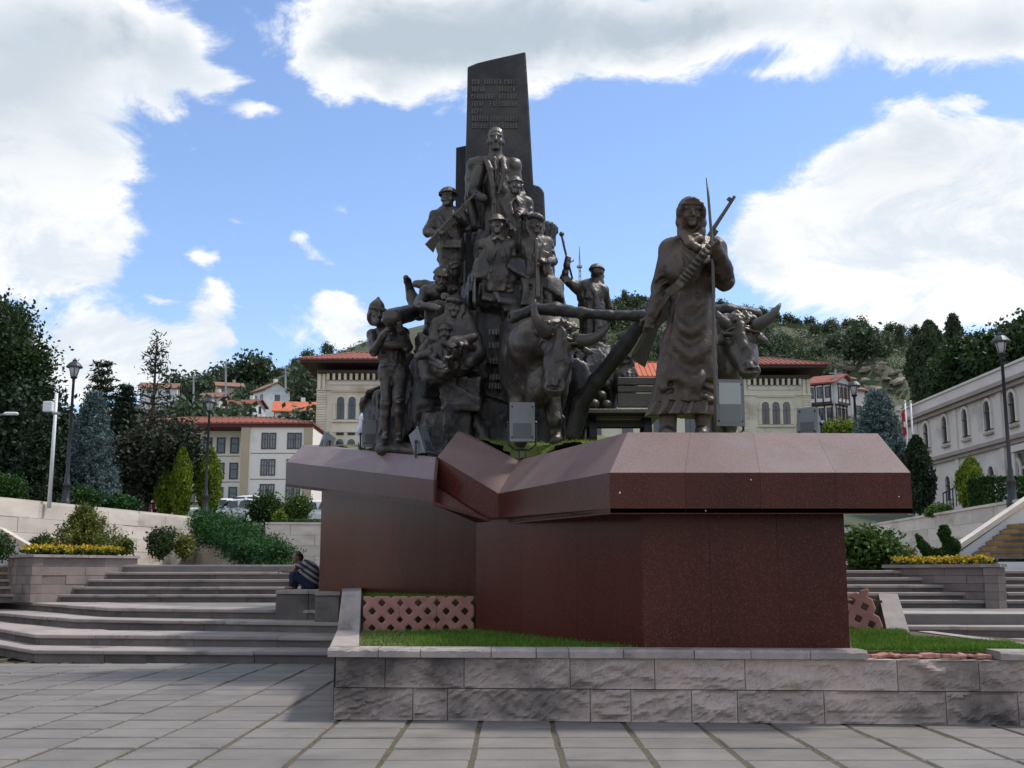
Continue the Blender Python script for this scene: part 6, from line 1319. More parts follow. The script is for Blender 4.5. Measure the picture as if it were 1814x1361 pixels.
MB().tube([c, (c[0], c[1], tp[2])], [.065, .05], 10).build('pole', polewhite, t, True); z = float(at(97, 722, 36.5)[2]); MB().box((c[0]-.18, 36.35, z), (.3, .2, .34), bev=.02).build('box', polewhite, t); MB().tube([(c[0], 36.3, z-.22), (c[0]+.25, 36.2, z-.24)], .05, 6).build('camera', polegrey, t)
t = thing('street_light', at(-40, 760, 34), 'grey street light arm reaching in from the left edge', 'street light'); a = at(-40, 742, 34); b = at(14, 733, 34); c0_ = at(-40, 880, 34)
MB().tube([(a[0], 34, c0_[2]), a, b], [.07, .06, .045], 8).build('pole', polegrey, t); MB().box(b+(0.1, 0, .0), (.42, .16, .09), bev=.03).build('lamp_head', polewhite, t)
for px0, lab in ((1609, 'thin white flagpole with a red flag'), (1619, 'thin bare white flagpole')):
    a, b = at(px0, 812, 62), at(px0+.5, 713, 62); t = thing('flagpole', (a[0], 62, a[2]-2), lab+' before the far end of the grey building', 'flagpole', 'flagpoles by the grey building'); MB().tube([(a[0], 62, a[2]-2), (a[0], 62, b[2])], [.07, .045], 8).ball((a[0], 62, b[2]+.04), .07, 8, 5).build('pole', polewhite, t, True)
    if px0 == 1609:
        fv = []; ff = []; n1, n2 = 7, 12; w0 = at(px0, 726, 62)
        for j in range(n2):
            for i in range(n1): u_ = i/(n1-1); z = w0[2]-.12*j; fv.append((a[0]-.04-(.10+.18*(1-j/n2))*u_, 62-.05+.10*math.sin(4.2*u_+j*.35), z-.25*u_))
        for j in range(n2-1):
            for i in range(n1-1): ff.append((j*n1+i, j*n1+i+1, (j+1)*n1+i+1, (j+1)*n1+i))
        fl_ = MB().add(fv, ff).build('flag', mat('red_flag', (.42, .015, .02), (.34, .012, .016), 3, .8), t, True); MB().box((a[0]-.14, 61.84, w0[2]-.85), (.12, .02, .30), bev=.005).build('emblem', polewhite, fl_)
a = hit(1027, 512); t = thing('lattice_mast', a, 'slender lattice radio mast on the hilltop', 'mast'); zt_ = at(1027, 437, a[1])[2]; h_ = zt_-a[2]
for k in range(3): an = 2*math.pi*k/3; MB().tube([a+(.8*math.cos(an), .8*math.sin(an), -2), a+(.25*math.cos(an), .25*math.sin(an), h_*.72), a+(0, 0, h_)], [.16, .13, .10], 5).build('leg', polegrey, t)
M_ = MB()
for j in range(9):
    for k in range(3): a0, a1 = 2*math.pi*k/3, 2*math.pi*(k+1)/3; r0 = .8-.5*j/9; z0 = h_*.72*j/9; M_.tube([a+(r0*math.cos(a0), r0*math.sin(a0), z0), a+((r0-.06)*math.cos(a1), (r0-.06)*math.sin(a1), z0+h_*.08)], .07, 4)
M_.build('bracing', polegrey, t); M_ = MB().lathe(a, [(.2, h_*.64), (.95, h_*.66), (.95, h_*.685), (.2, h_*.7)], 8); M_.build('platform', polegrey, t)
for px0, y0, y1, lab in ((400, 640, 696, 'tall pale utility pole on the left slope'), (343, 664, 700, 'short utility pole with crossarms on the left skyline'), (506, 648, 676, 'utility pole above the gabled hillside house'), (1480, 655, 690, 'thin pole beside the white timber house')):
    Dp = 150 if px0 == 1480 else 205; a, b = at(px0, y1+14, Dp), at(px0, y0, Dp); t = thing('utility_pole', a, lab, 'pole'); MB().tube([a, b], [.22, .14], 6).build('pole', polegrey, t); MB().box(b-(0, 0, .5), (1.8, .14, .14)).build('crossarm', polegrey, t); MB().box(b-(0, 0, 1.2), (1.3, .14, .14)).build('crossarm', polegrey, t)
def floodlight(label, c, w, h_, dep, yaw=0, tilt=0, pale_front=False, group='floodlights on the plinth'):
    """square housing, pale-toned front or finned back, U bracket on a foot"""
    c = np.array(c, float); t = thing('floodlight', c-(0, 0, h_*.5+.12), label, 'floodlight', group); Rm = rotm(yaw, tilt, 0); T = lambda x, y, z: c+Rm @ np.array((x, y, z))
    def bx(M_, x0, x1, y0, y1, z0, z1, tp=1.0): return M_.hexa([T(x0, y0, z0), T(x1, y0, z0), T(x1*tp, y1, z0*tp), T(x0*tp, y1, z0*tp)], [T(x0, y0, z1), T(x1, y0, z1), T(x1*tp, y1, z1*tp), T(x0*tp, y1, z1*tp)])
    M_ = MB(); bx(M_, -w/2, w/2, 0, dep, -h_/2, h_/2, .82); M_.build('housing', floodgrey, t); M_ = MB()
    bx(M_, -w/2-.02, w/2+.02, -.035, -.002, -h_/2-.02, h_/2+.02); M_.build('rim', floodgrey, t)
    M_ = MB(); bx(M_, -w/2+.03, w/2-.03, -.043, -.036, -h_/2+.03, h_/2-.03); M_.build('lens' if pale_front else 'cover', floodpale if pale_front else floodgrey, t)  # paler front: light on the sloping upper face painted, no real glass
    M_ = MB(); bx(M_, -w/2+.035, w/2-.035, -.049, -.0435, -h_/2+.035, -h_*.04); M_.build('lower_cover', floodgrey if pale_front else floodshade, t)  # lower half darker: shade of the upright face put into its colour
    for s in (-1, 1):
        for z_ in (-.42, .42): p = T(s*(w/2-.02), -.036, z_*h_); MB().ball(p, .016, 6, 4).build('screw', iron, t)
    for s in (-1, 1): p = T(s*(w/2+.035), dep*.35, 0); MB().tube([p, (p[0], p[1], c[2]-h_*.5-.06), (c[0]+(p[0]-c[0])*.55, p[1], c[2]-h_*.5-.14)], .018, 6).build('bracket', iron, t); MB().ball(p, .03, 8, 5).build('knob', iron, t)
    p = T(0, dep*.35, 0); z0 = c[2]-h_*.5-.14; MB().tube([(p[0]-w*.3, p[1], z0), (p[0]+w*.3, p[1], z0)], .02, 6).build('foot', iron, t)
    for s in (-.14, .14): MB().tube([(p[0]+s*w, p[1], z0-.02), (p[0]+s*w, p[1], z0-.25)], .016, 6).build('spike', iron, t)
    return t
def fsz(w, h_, D): return w/FPX*D, h_/FPX*D*1.02
w, h_ = fsz(39, 62, 18.2); floodlight('grey floodlight seen from behind, standing on the turf below the left ox', at(925, 748, 17.5), w, h_, .2)
w, h_ = fsz(27, 46, 18.5); floodlight('grey floodlight beside the white-shirted person on the left arm of the plinth', at(656, 768, 20.9), w*1.08, h_*1.08, .24, .25, -.06)
w, h_ = fsz(26, 46, 18.5); floodlight('narrow grey floodlight turned sideways at the porter\'s feet', at(752, 781, 18.5), w, h_, .2, 1.05, -.35)
w, h_ = fsz(48, 78, 15.5); floodlight('large grey floodlight with a pale upper face, right of the woman\'s skirt', at(1292, 714, 15.6), w, h_, .30, .10, .0, True)
w, h_ = fsz(33, 46, 15); floodlight('grey floodlight tilted back near the right end of the plinth', at(1431, 748, 15.4), w, h_, .30, -.5, -.2)
w, h_ = fsz(12, 26, 23.5); floodlight('small dark floodlight at the far left end of the plinth', at(575, 780, 23.2), w, h_, .2, -.9, -.35)

# ------------------------------------------------------------------ cars
def make_car(label, loc, yaw, kind=0):
    t = thing('parked_car', (0, 0, 0), label, 'car', 'cars parked behind the wall')
    S = Sculpt((-2.2, -1.0, .1), (2.2, 1.0, 1.65), .04)
    S.box((0, 0, .58), (2.02, .84, .30), None, .2, .1); S.loft([(.1-.0, 0, .75, 1.75, .80), (-.15, 0, 1.1, 1.45, .76), (-.25, 0, 1.42, 1.05, .66), (-.25, 0, 1.5, .8, .55)], .08)
    S.box((1.35, 0, .72), (.6, .74, .12), None, .1, .12)
    for x in (-1.25, 1.28):
        for s in (-1, 1): S.cone((x, s*.95, .34), (x, s*.6, .34), .38, .38, .02, cut=True)
    S.build('body', carpaint, t)
    for x in (-1.25, 1.28):
        for s in (-1, 1):
            w_ = MB().tube([(x, s*.82, .34), (x, s*.62, .34)], .33, 18).build('wheel', rubber, t); MB().tube([(x, s*.835, .34), (x, s*.80, .34)], .2, 14).build('rim', chrome, w_)
    for s in (-1, 1):
        for x0, x1 in ((-1.15, -.35), (-.28, .62)): MB().slab([(x0, s*.785, 1.0), (x1, s*.785, 1.0), (x1-.12, s*.70, 1.38), (x0+.12, s*.70, 1.38)][::s], (0, s*.03, 0)).build('side_window', carglass, t)
        MB().box((-1.93, s*.62, .88), (.16, .22, .3), bev=.03).build('tail_lamp', redlamp, t); MB().box((1.92, s*.6, .72), (.14, .3, .14), bev=.03).build('headlight', lampglass, t); MB().box((.55, s*.9, 1.02), (.12, .16, .1), bev=.03).build('mirror', carpaint, t)
    MB().slab([(-1.63, -.6, 1.02), (-1.63, .6, 1.02), (-1.38, .5, 1.38), (-1.38, -.5, 1.38)], (-.03, 0, .02)).build('rear_window', carglass, t); MB().slab([(1.35, -.62, 1.0), (1.35, .62, 1.0), (.72, .52, 1.42), (.72, -.52, 1.42)], (.03, 0, .03)).build('windscreen', carglass, t)
    MB().box((-2.0, 0, .45), (.08, .5, .12)).build('number_plate', polewhite, t); MB().box((0, 0, .25), (3.4, 1.4, .12)).build('underbody', rubber, t)
    t.location = loc; t.rotation_euler = (0, 0, yaw); return t
def car_at(px, y, D): p = at(px, y, D); return (p[0], p[1], float(p[2]))
c0c = make_car('white hatchback parked above the juniper, tail towards the square', car_at(431, 931, 66), R(148))
for (px, y, D, yaw, lab) in ((560, 935, 64, R(172), 'white car half hidden by the plinth, behind the yellow round bush'), (388, 922, 80, R(160), 'white car behind the hatchback, only its roof showing'), (300, 911, 78, R(95), 'pale car behind the thujas, beside the plum tree trunk'), (436, 914, 86, R(165), 'white car farthest back, before the cream building')):
    c = copy_tree(c0c); c.location = car_at(px, y, D); c.rotation_euler = (0, 0, yaw); c['label'] = lab
mb_ = thing('barrier', at(266, 903, 62), 'low red and white barrier beside the plum tree trunk', 'barrier'); 
for k in range(4): p = at(258+7*k, 897, 62); MB().box(p, (.2, .06, .28)).build('panel', redlamp if k % 2 == 0 else polewhite, mb_)
MB().tube([at(256, 904, 62), at(256, 893, 62)], .04, 5).build('post', polegrey, mb_); MB().tube([at(282, 904, 62), at(282, 893, 62)], .04, 5).build('post', polegrey, mb_)

# ------------------------------------------------------------------ people
skin = mat('tanned_skin', (.22, .115, .075), (.17, .09, .06), 6, .55); hairm = mat('dark_hair', (.02, .017, .015), (.012, .011, .010), 30, .6, .4, 60)
denim = mat('navy_trousers', (.016, .022, .06), (.010, .014, .04), 6, .85); whiteshirt = mat('white_shirt_cloth', (.68, .71, .78), (.6, .63, .72), 3, .8)
def stripes():
    M_ = mat('striped_knit', (.03, .032, .05), (.02, .022, .035), 5, .9); nt = M_.node_tree; b = nt.nodes['Principled BSDF']; tc = nt.nodes.new('ShaderNodeTexCoord'); mp = nt.nodes.new('ShaderNodeMapping'); mp.inputs['Rotation'].default_value = (0, R(-33), 0)
    sp = nt.nodes.new('ShaderNodeSeparateXYZ'); nt.links.new(tc.outputs['Object'], mp.inputs[0]); nt.links.new(mp.outputs[0], sp.inputs[0])
    m1 = nt.nodes.new('ShaderNodeMath'); m1.operation = 'MULTIPLY'; m1.inputs[1].default_value = 9.0; m2 = nt.nodes.new('ShaderNodeMath'); m2.operation = 'FRACT'; m3 = nt.nodes.new('ShaderNodeMath'); m3.operation = 'GREATER_THAN'; m3.inputs[1].default_value = .52
    nt.links.new(sp.outputs[2], m1.inputs[0]); nt.links.new(m1.outputs[0], m2.inputs[0]); nt.links.new(m2.outputs[0], m3.inputs[0]); mx = nt.nodes.new('ShaderNodeMix'); mx.data_type = 'RGBA'; nt.links.new(m3.outputs[0], mx.inputs[0]); mx.inputs[6].default_value = (.02, .022, .04, 1); mx.inputs[7].default_value = (.24, .24, .25, 1); nt.links.new(mx.outputs[2], b.inputs['Base Color']); return M_
Dm = 26.6; P = lambda x, y, d=0: at(x, y, Dm+d); pm = thing('person', P(535, 1043), 'man in striped jersey and blue trousers hunched against the plinth, looking at his hands', 'person')
lo, hi2 = P(485, 1060)-np.array((.1, .7, .1)), P(580, 955)+np.array((.1, .7, .15)); S = Sculpt(lo, hi2, .016)
head(S, P(526, 988, -.05), 1.0, -1.0, .5, 0, 'none'); S.cone(P(530, 995), P(541, 1003), .06, .07, .04)
for d, e in ((-.2, 0), (.18, 4)):
    S.cone(P(525+e, 1003, d), P(519+e, 1013, d-.06), .042, .036, .02); S.cone(P(519+e, 1013, d-.06), P(503, 1012, d*.5-.1), .036, .027, .02); hand(S, P(503, 1012, d*.5-.1), np.array((-1, -.1, .05)), .95, .7, 1, (0, -.3, 1))
    S.ell(P(507+e, 1043, d-.1), (.05, .1, .04), None, .03); S.ell(P(512+e, 1042, d-.2), (.11, .05, .04), None, .03)
S.chain([P(532, 997), P(546, 1010), P(550, 1030)], [.07, .1, .1], .05)
for d, e in ((-.17, 0), (.15, 6)): S.chain([P(550, 1036, d*.7), P(519+e, 1019, d-.1), P(514+e, 1041, d-.1)], [.07, .05, .04], .03); S.cone(P(540, 1003, d*.8), P(526+e, 1003, d), .05, .042, .03)
S.build('body', skin, pm)
S = Sculpt(lo, hi2, .016); S.ell(P(528, 984, -.03), (.106, .108, .10), None, .02, clip=-.01); S.ell(P(531, 988, .0), (.09, .1, .10), None, .02); S.rough(.008, 60, 3); S.build('hair', hairm, pm)
S = Sculpt(lo, hi2, .018); S.chain([P(541, 1001), P(548, 1009), P(550, 1022), P(548, 1037)], [.13, .19, .21, .2], .08)
for d, e in ((-.2, 0), (.18, 4)): S.cone(P(540, 1003, d*.8), P(527+e, 1003, d), .075, .06, .05)
S.rough(.012, 14, 5); S.build('striped_jersey', stripes(), pm)
S = Sculpt(lo, hi2, .018)
for d, e in ((-.17, 0), (.15, 6)): S.cone(P(550, 1038, d*.7), P(519+e, 1019, d-.1), .11, .085, .06); S.cone(P(519+e, 1019, d-.1), P(516+e, 1041, d-.1), .082, .062, .03)
S.ell(P(550, 1040), (.2, .2, .1), None, .06); S.rough(.010, 16, 6); S.build('trousers', denim, pm)
Dm = 22.6; P = lambda x, y, d=0: at(x, y, Dm+d); pw = thing('person', P(645, 830), 'person in a white shirt standing behind a floodlight at the left rock block', 'person')
lo, hi2 = P(610, 850)-np.array((.1, .6, .1)), P(700, 690)+np.array((.1, .6, .1)); S = Sculpt(lo, hi2, .02)
head(S, P(667, 716), 1.0, .8, .3, 0, 'hair'); S.cone(P(662, 724), P(655, 736), .055, .06, .03); S.cone(P(641, 766, -.1), P(645, 782, -.1), .036, .03, .02); hand(S, P(645, 782, -.1), np.array((.3, -.1, -1)), 1)
S.cone(P(655, 736), P(650, 790), .09, .1, .05); S.chain([P(646, 742, -.12), P(638, 766, -.12), P(641, 766, -.1)], [.05, .04, .036], .02)
for x in (643, 655): S.cone(P(650, 788), P(x, 842), .07, .045, .03)
S.build('body', skin, pw)
S = Sculpt(lo, hi2, .02); S.cone(P(650, 742), P(650, 786), .17, .16, .05); S.cone(P(646, 742, -.12), P(638, 766, -.12), .085, .07, .04); S.cone(P(638, 766, -.12), P(643, 778, -.12), .065, .055, .02); S.cone(P(656, 738), P(668, 748, .1), .09, .07, .04); S.rough(.012, 13, 2); S.build('shirt', whiteshirt, pw)
S = Sculpt(lo, hi2, .02)
for x in (643, 655): S.cone(P(x, 786), P(x, 838), .10, .075, .04)
S.build('trousers', hairm, pw)
# ------------------------------------------------------------------ vegetation
def leaves(centers, n_each, spread, size, seed, droop=0.0, asp=.6):
    """leaf-sized quads round clump centres; returns vertex and face arrays"""
    g = np.random.default_rng(seed); c = np.repeat(np.asarray(centers, float), n_each, 0); n_ = len(c); sp = np.asarray(spread, float); sp = np.repeat(sp, n_each, 0) if sp.ndim == 2 else sp
    c = c+g.normal(size=(n_, 3))*sp; a = g.normal(size=(n_, 3)); a[:, 2] -= droop; a /= np.linalg.norm(a, axis=1)[:, None]; b = g.normal(size=(n_, 3)); b -= a*(a*b).sum(1)[:, None]; b /= np.linalg.norm(b, axis=1)[:, None]
    s = size*g.uniform(.6, 1.35, (n_, 1)); V = np.empty((n_, 4, 3)); V[:, 0] = c-a*s; V[:, 1] = c+b*s*asp; V[:, 2] = c+a*s; V[:, 3] = c-b*s*asp
    return V.reshape(-1, 3), np.arange(4*n_).reshape(-1, 4)
def crown_pts(n_, c, r, seed, shell=.55, lumps=7):
    """clump centres through an uneven, lobed crown volume"""
    g = np.random.default_rng(seed); d = g.normal(size=(n_, 3)); d /= np.linalg.norm(d, axis=1)[:, None]; L = g.normal(size=(lumps, 3)); L /= np.linalg.norm(L, axis=1)[:, None]
    k = .78+.34*np.max(np.clip(d @ L.T, 0, 1)**5, axis=1)+g.normal(size=n_)*.075; rad = k*(shell+(1-shell)*g.random(n_)**.6)
    return np.array(c)+d*rad[:, None]*np.array(r)
def trunk_limbs(base, top, r, crown, seed, n_=7):
    g = np.random.default_rng(seed); M_ = MB(); base = np.array(base, float); top = np.array(top, float); m_ = lerp(base, top, .5)+g.normal(size=3)*np.array((.1, .1, 0))*r*2; M_.tube([base, lerp(base, m_, .5), m_, top], [r*1.25, r, r*.8, r*.35], 8)
    for p in crown[g.choice(len(crown), min(n_, len(crown)), False)]:
        s = lerp(m_, top, g.uniform(-.3, .7)); M_.tube([s, lerp(s, p, .5)+(0, 0, .1*np.linalg.norm(p-s)), p], [r*.42, r*.25, r*.08], 6)
    return M_
def broad_tree(name, label, base, crown_c, crown_r, m, n_cl, n_l, size, seed, cat='tree', trunk_r=.2, group=None, spread=.28, shell=.5):
    t = thing(name, base, label, cat, group); cp = crown_pts(n_cl, crown_c, crown_r, seed, shell); sp = np.min(crown_r)*spread
    V, F = leaves(cp, n_l, (sp, sp, sp*.8), size, seed+1); V = V-np.array(t.location); link('crown', mesh_np('crown', V, F, m), t)
    trunk_limbs(base, np.array(crown_c)+(0, 0, crown_r[2]*.3), trunk_r, cp, seed).build('trunk', bark, t); return t
def conifer(name, label, base, h_, r, m, tiers, n_l, size, seed, prof=1.0, droop=.25, low=.06, cat='tree', group=None, sparse=0.0, trunk_r=None, up=False):
    """tiers of boughs round a straight stem, each bough a run of needle tufts"""
    g = np.random.default_rng(seed); base = np.array(base, float); t = thing(name, base, label, cat, group); C = []; S_ = []; M_ = MB(); tr = trunk_r or h_*.014
    M_.tube([base-(0, 0, .3), base+(0, 0, h_*.5), base+(0, 0, h_*.98)], [tr, tr*.6, tr*.12], 7)
    for i in range(tiers):
        f = low+(1-low)*(i+.5)/tiers; rr = r*max(.03, (1-f))**prof*(1 if f > .15 or sparse else .85+f); nb = max(4, int(9*(rr/r)**.5+3)); ph = g.uniform(0, 6.28)
        for k in range(nb):
            if g.random() < sparse: continue
            a = ph+2*math.pi*k/nb+g.normal()*.2; L_ = rr*g.uniform(.72, 1.18); z0 = base[2]+h_*f; n_ = max(2, int(L_/(.3*max(.7, r/2.2))))
            for q in range(1, n_+1):
                s = q/n_; C.append((base[0]+L_*s*math.cos(a), base[1]+L_*s*math.sin(a), z0+(-droop*L_*s if not up else .25*L_*s)+(.10*L_ if s > .85 else 0))); S_.append((.09*r*(1.2-.6*s)+.04,)*2+(.05*r,))
            if sparse: M_.tube([(base[0], base[1], z0), C[-1]], [tr*.3, tr*.06], 4)
    V, F = leaves(C, n_l, S_, size, seed+1, droop=.3, asp=.3); link('foliage', mesh_np('foliage', V-base, F, m), t); M_.build('trunk', bark, t); return t
def bushy(name, label, c, r, m, n_, size, seed, cat='shrub', group=None, flat=0, shell=.72, stem=True, box=False):
    """dense rounded or clipped shrub: leaves mostly in an uneven outer shell over an inner mass"""
    g = np.random.default_rng(seed); c = np.array(c, float); base = c-(0, 0, r[2]); t = thing(name, base, label, cat, group)
    if box: p = g.uniform(-1, 1, (n_, 3)); ax_ = g.integers(0, 3, n_); p[np.arange(n_), ax_] = np.sign(p[np.arange(n_), ax_])*g.uniform(.85, 1.0, n_); p = c+p*np.array(r)
    else: p = crown_pts(n_, c, r, seed, shell, 9); p += .07*np.min(r)*g.normal(size=p.shape)*(g.random((n_, 1)) < .25)*3
    p[:, 2] = np.maximum(p[:, 2], base[2]+.02); V, F = leaves(p, 1, (.02, .02, .02), size, seed+1); link('foliage', mesh_np('foliage', V-base, F, m), t)
    M_ = MB()
    for k in range(4): M_.tube([base+(g.normal()*.05, g.normal()*.05, -.1), c+g.normal(size=3)*np.array(r)*.35], [.035, .012], 5)
    if stem: M_.build('stem', bark, t)
    return t
def column(name, label, base, h_, r, m, n_, size, seed, group=None):
    """flame-shaped clipped thuja or cypress with upswept sprays"""
    g = np.random.default_rng(seed); base = np.array(base, float); t = thing(name, base, label, 'tree', group); f = g.random(n_)**.9; a = g.uniform(0, 6.28, n_); rad = r*(np.sin(np.pi*np.clip(f*.86+.13, 0, 1))**.75)*(.72+.3*g.random(n_))*(1+.14*np.sin(3*a+9*f)+.08*np.sin(7*a-15*f))
    C = np.stack([base[0]+rad*np.cos(a), base[1]+rad*np.sin(a), base[2]+.12+f*h_*.97], 1); V, F = leaves(C, 2, (.03, .03, .05), size, seed+1, droop=-1.4, asp=.38); link('foliage', mesh_np('foliage', V-base, F, m), t)
    MB().tube([base-(0, 0, .3), base+(0, 0, h_*.9)], [.07, .015], 6).build('trunk', bark, t); return t

# left side
D = 52; b = at(20, 905, D); c = at(-15, 700, D); broad_tree('broadleaf_tree', 'large dark broadleaf tree filling the left edge', (b[0], D, 3.7), c, (3.1, 2.6, 4.2), leaf_dark, 380, 120, .105, 11, trunk_r=.35, spread=.16)
D = 50; b = at(75, 905, D); broad_tree('broadleaf_tree', 'second dark tree at the left, lower and nearer the white camera pole', (b[0], D, 3.7), at(35, 800, D), (2.5, 2.2, 2.7), leaf_conifer, 200, 95, .12, 12, trunk_r=.25, spread=.2)
D = 41; b = at(68, 905, D); conifer('yew_tree', 'very dark dense yew between the camera pole and the clipped ball hedge', (b[0], D, 3.75), 3.4, 1.25, leaf_conifer, 22, 26, .10, 13, .6, .1)
D = 42; b = at(155, 890, D); conifer('blue_spruce', 'blue-grey spruce behind the left street lamp', (b[0], D, 3.75), float(at(155, 695, D)[2])-3.75, 1.1, leaf_blue, 30, 30, .075, 14, .55, .22, .04)
D = 58; b = at(168, 890, D); conifer('pine_tree', 'thin pale pine top rising behind the blue spruce', (b[0], D, 3.9), float(at(168, 640, D)[2])-3.9, 1.5, leaf_cedar, 18, 22, .13, 15, .5, -.1, .1, sparse=.25)
D = 54; b = at(212, 890, D); conifer('dark_conifer', 'dark narrow conifer right of the blue spruce', (b[0], D, 3.8), float(at(212, 682, D)[2])-3.8, 1.2, leaf_conifer, 24, 28, .12, 16, .55, .2, .04)
D = 62; b = at(262, 900, D); conifer('cedar_tree', 'tall ragged conifer with a bare spire, highest of the left trees', (b[0], D, 4.2), float(at(265, 588, D)[2])-4.2, 3.5, leaf_cedar, 21, 9, .15, 17, 1.25, -.12, .3, sparse=.42, trunk_r=.2)
D = 50; b = at(250, 912, D); c = at(288, 815, D); t = broad_tree('plum_tree', 'rounded dusky purple-green tree with a dark trunk beside the thujas', (b[0], D, 3.75), c, (1.95, 1.7, 1.75), leaf_plum, 210, 85, .095, 18, trunk_r=.16, spread=.22)
for i, (px, y0, y1, w, D, lab) in enumerate(((290, 916, 824, 30, 49, 'smallest golden-green thuja, left of a taller pair'), (318, 918, 797, 36, 48.5, 'golden-green thuja touching the small one beside the plum tree'), (368, 912, 797, 42, 49.5, 'golden-green thuja behind the second street lamp'))):
    b = at(px, y0, D); column('thuja', lab, b, float(at(px, y1, D)[2])-float(b[2]), w/2/FPX*D*1.0, leaf_thuja, 4200, .075, 20+i, 'golden thujas along the left wall')
bushy('clipped_bush', 'clipped green ball hedge at the far left above the travertine wall', at(12, 870, 38), (.62, .6, .45), leaf_box, 4200, .05, 31)
bushy('clipped_bush', 'green clipped hedge between lamp base and blue spruce', at(145, 885, 39), (.60, .5, .36), leaf_box, 3600, .05, 32)
bushy('juniper_bush', 'low spreading green juniper right of the blue spruce foot', at(205, 894, 42), (.75, .6, .34), leaf_juniper, 3600, .07, 33)
bushy('round_bush', 'round dark green bush beside the white hatchback', at(470, 902, 55), (.78, .7, .66), leaf_box, 4200, .06, 34)
bushy('round_bush', 'taller green bush left of the plinth', at(526, 904, 54), (.66, .6, .64), leaf_mid, 3600, .06, 35)
bushy('round_bush', 'small yellow-green ball bush between two darker bushes', at(497, 917, 53), (.29, .28, .27), leaf_thuja, 1500, .045, 36)
bushy('hedge', 'thin low hedge strip on top of the wall left of the plinth', at(545, 927, 51.5), (1.6, .25, .16), leaf_mid, 2600, .045, 37, box=True)
# juniper mass spilling down the slope
g = np.random.default_rng(40); t = thing('juniper_bank', at(430, 960, 42), 'wide green juniper spilling over the stair parapet', 'shrub'); C = []
for k in range(520):
    s = g.random(); x0, y0 = 350+135*s+g.normal()*12, 914+66*s+g.normal()*9; yy = y0+g.random()**1.4*(38-18*abs(s-.5)); D_ = 45-6.5*s+g.normal()*.5; p = at(x0+g.random()*24, min(yy, 1003), D_); C.append(p)
C = np.array(C); V, F = leaves(C, 80, (.20, .20, .10), .062, 41, droop=-.5, asp=.3); link('foliage', mesh_np('foliage', V-np.array(t.location), F, leaf_juniper), t)
M_ = MB()
for k in range(8): M_.tube([at(400+12*k, 985, 41.5), C[k*60]], [.05, .02], 5)
M_.build('stem', bark, t)
# planter and border plants
Pz = lambda x, y, D: at(x, y, D)
g = np.random.default_rng(44); t = thing('feathery_conifer', at(150, 980, 34), 'yellow-green feathery conifer in the left planter', 'shrub'); C = []
for k in range(240): s = g.random(); a = g.normal(); C.append(at(152+a*38*(1-s)**.9-4*s, 972-s*68+g.normal()*3, 34.2+g.normal()*.5*(1-s)))
V, F = leaves(np.array(C), 30, (.10, .10, .10), .075, 45, droop=-.6, asp=.25); link('foliage', mesh_np('foliage', V-np.array(t.location), F, leaf_gold), t); MB().tube([at(150, 985, 34.2), at(150, 925, 34.2)], [.05, .02], 6).build('stem', bark, t)
def flowers(label, a, b, n_, seed, w=.5):
    g = np.random.default_rng(seed); t = thing('flower_bed', lerp(a, b, .5), label, 'flowers'); s = g.random(n_); base = np.array(a)*(1-s[:, None])+np.array(b)*s[:, None]; C = base+g.normal(size=(n_, 3))*np.array((.06, w*.4, .035)); C[:, 2] += .035*np.sin(s*40)
    V, F = leaves(C, 7, (.03, .03, .025), .032, seed, asp=.8); o = link('blossoms', mesh_np('blossoms', V-np.array(t.location), F, petal), t); o['kind'] = 'stuff'
    V, F = leaves(C-(0, 0, .07), 6, (.04, .05, .03), .045, seed+1); o = link('leaves', mesh_np('leaves', V-np.array(t.location), F, leaf_mid), t); o['kind'] = 'stuff'; return t
flowers('dense yellow flowers along the rim of the left planter', at(52, 972, 31.8), at(218, 974, 33.9), 620, 50); flowers('yellow flowers along the rim of the right planter', at(1588, 994, 28.9), at(1746, 992, 26.9), 560, 51)
def rose(label, c, r, seed, m=leaf_rose, n_=900):
    g = np.random.default_rng(seed); c = np.array(c, float); base = c-(0, 0, r[2]*1.05); t = thing('rose_bush', base, label, 'shrub'); tips = crown_pts(16, c, r, seed, .7); M_ = MB()
    for p in tips: M_.tube([base+g.normal(size=3)*.05, lerp(base, p, .55)+g.normal(size=3)*.08, p+(0, 0, .1)], [.02, .013, .006], 4)
    C = np.concatenate([crown_pts(n_, c, r, seed+1, .35), np.repeat(tips, 12, 0)+g.normal(size=(192, 3))*.08]); V, F = leaves(C, 2, (.05, .05, .05), .05, seed); link('foliage', mesh_np('foliage', V-base, F, m), t); M_.build('stem', bark, t)
rose('loose leafy rose bush above the left steps', at(286, 962, 34.6), (.42, .4, .46), 55); rose('smaller yellowish rose bush beside the leafy one', at(325, 970, 34.8), (.3, .3, .34), 56, leaf_gold, 420); rose('thin straggly rose at the back of the left planter', at(75, 962, 36), (.32, .3, .26), 57, leaf_rose, 260); rose('pale leafy bush at the far left edge behind the planter', at(-4, 968, 33), (.5, .4, .42), 58, leaf_rose, 520); rose('sparse rose at the right end of the left planter', at(222, 968, 34), (.2, .2, .22), 59, leaf_gold, 160)
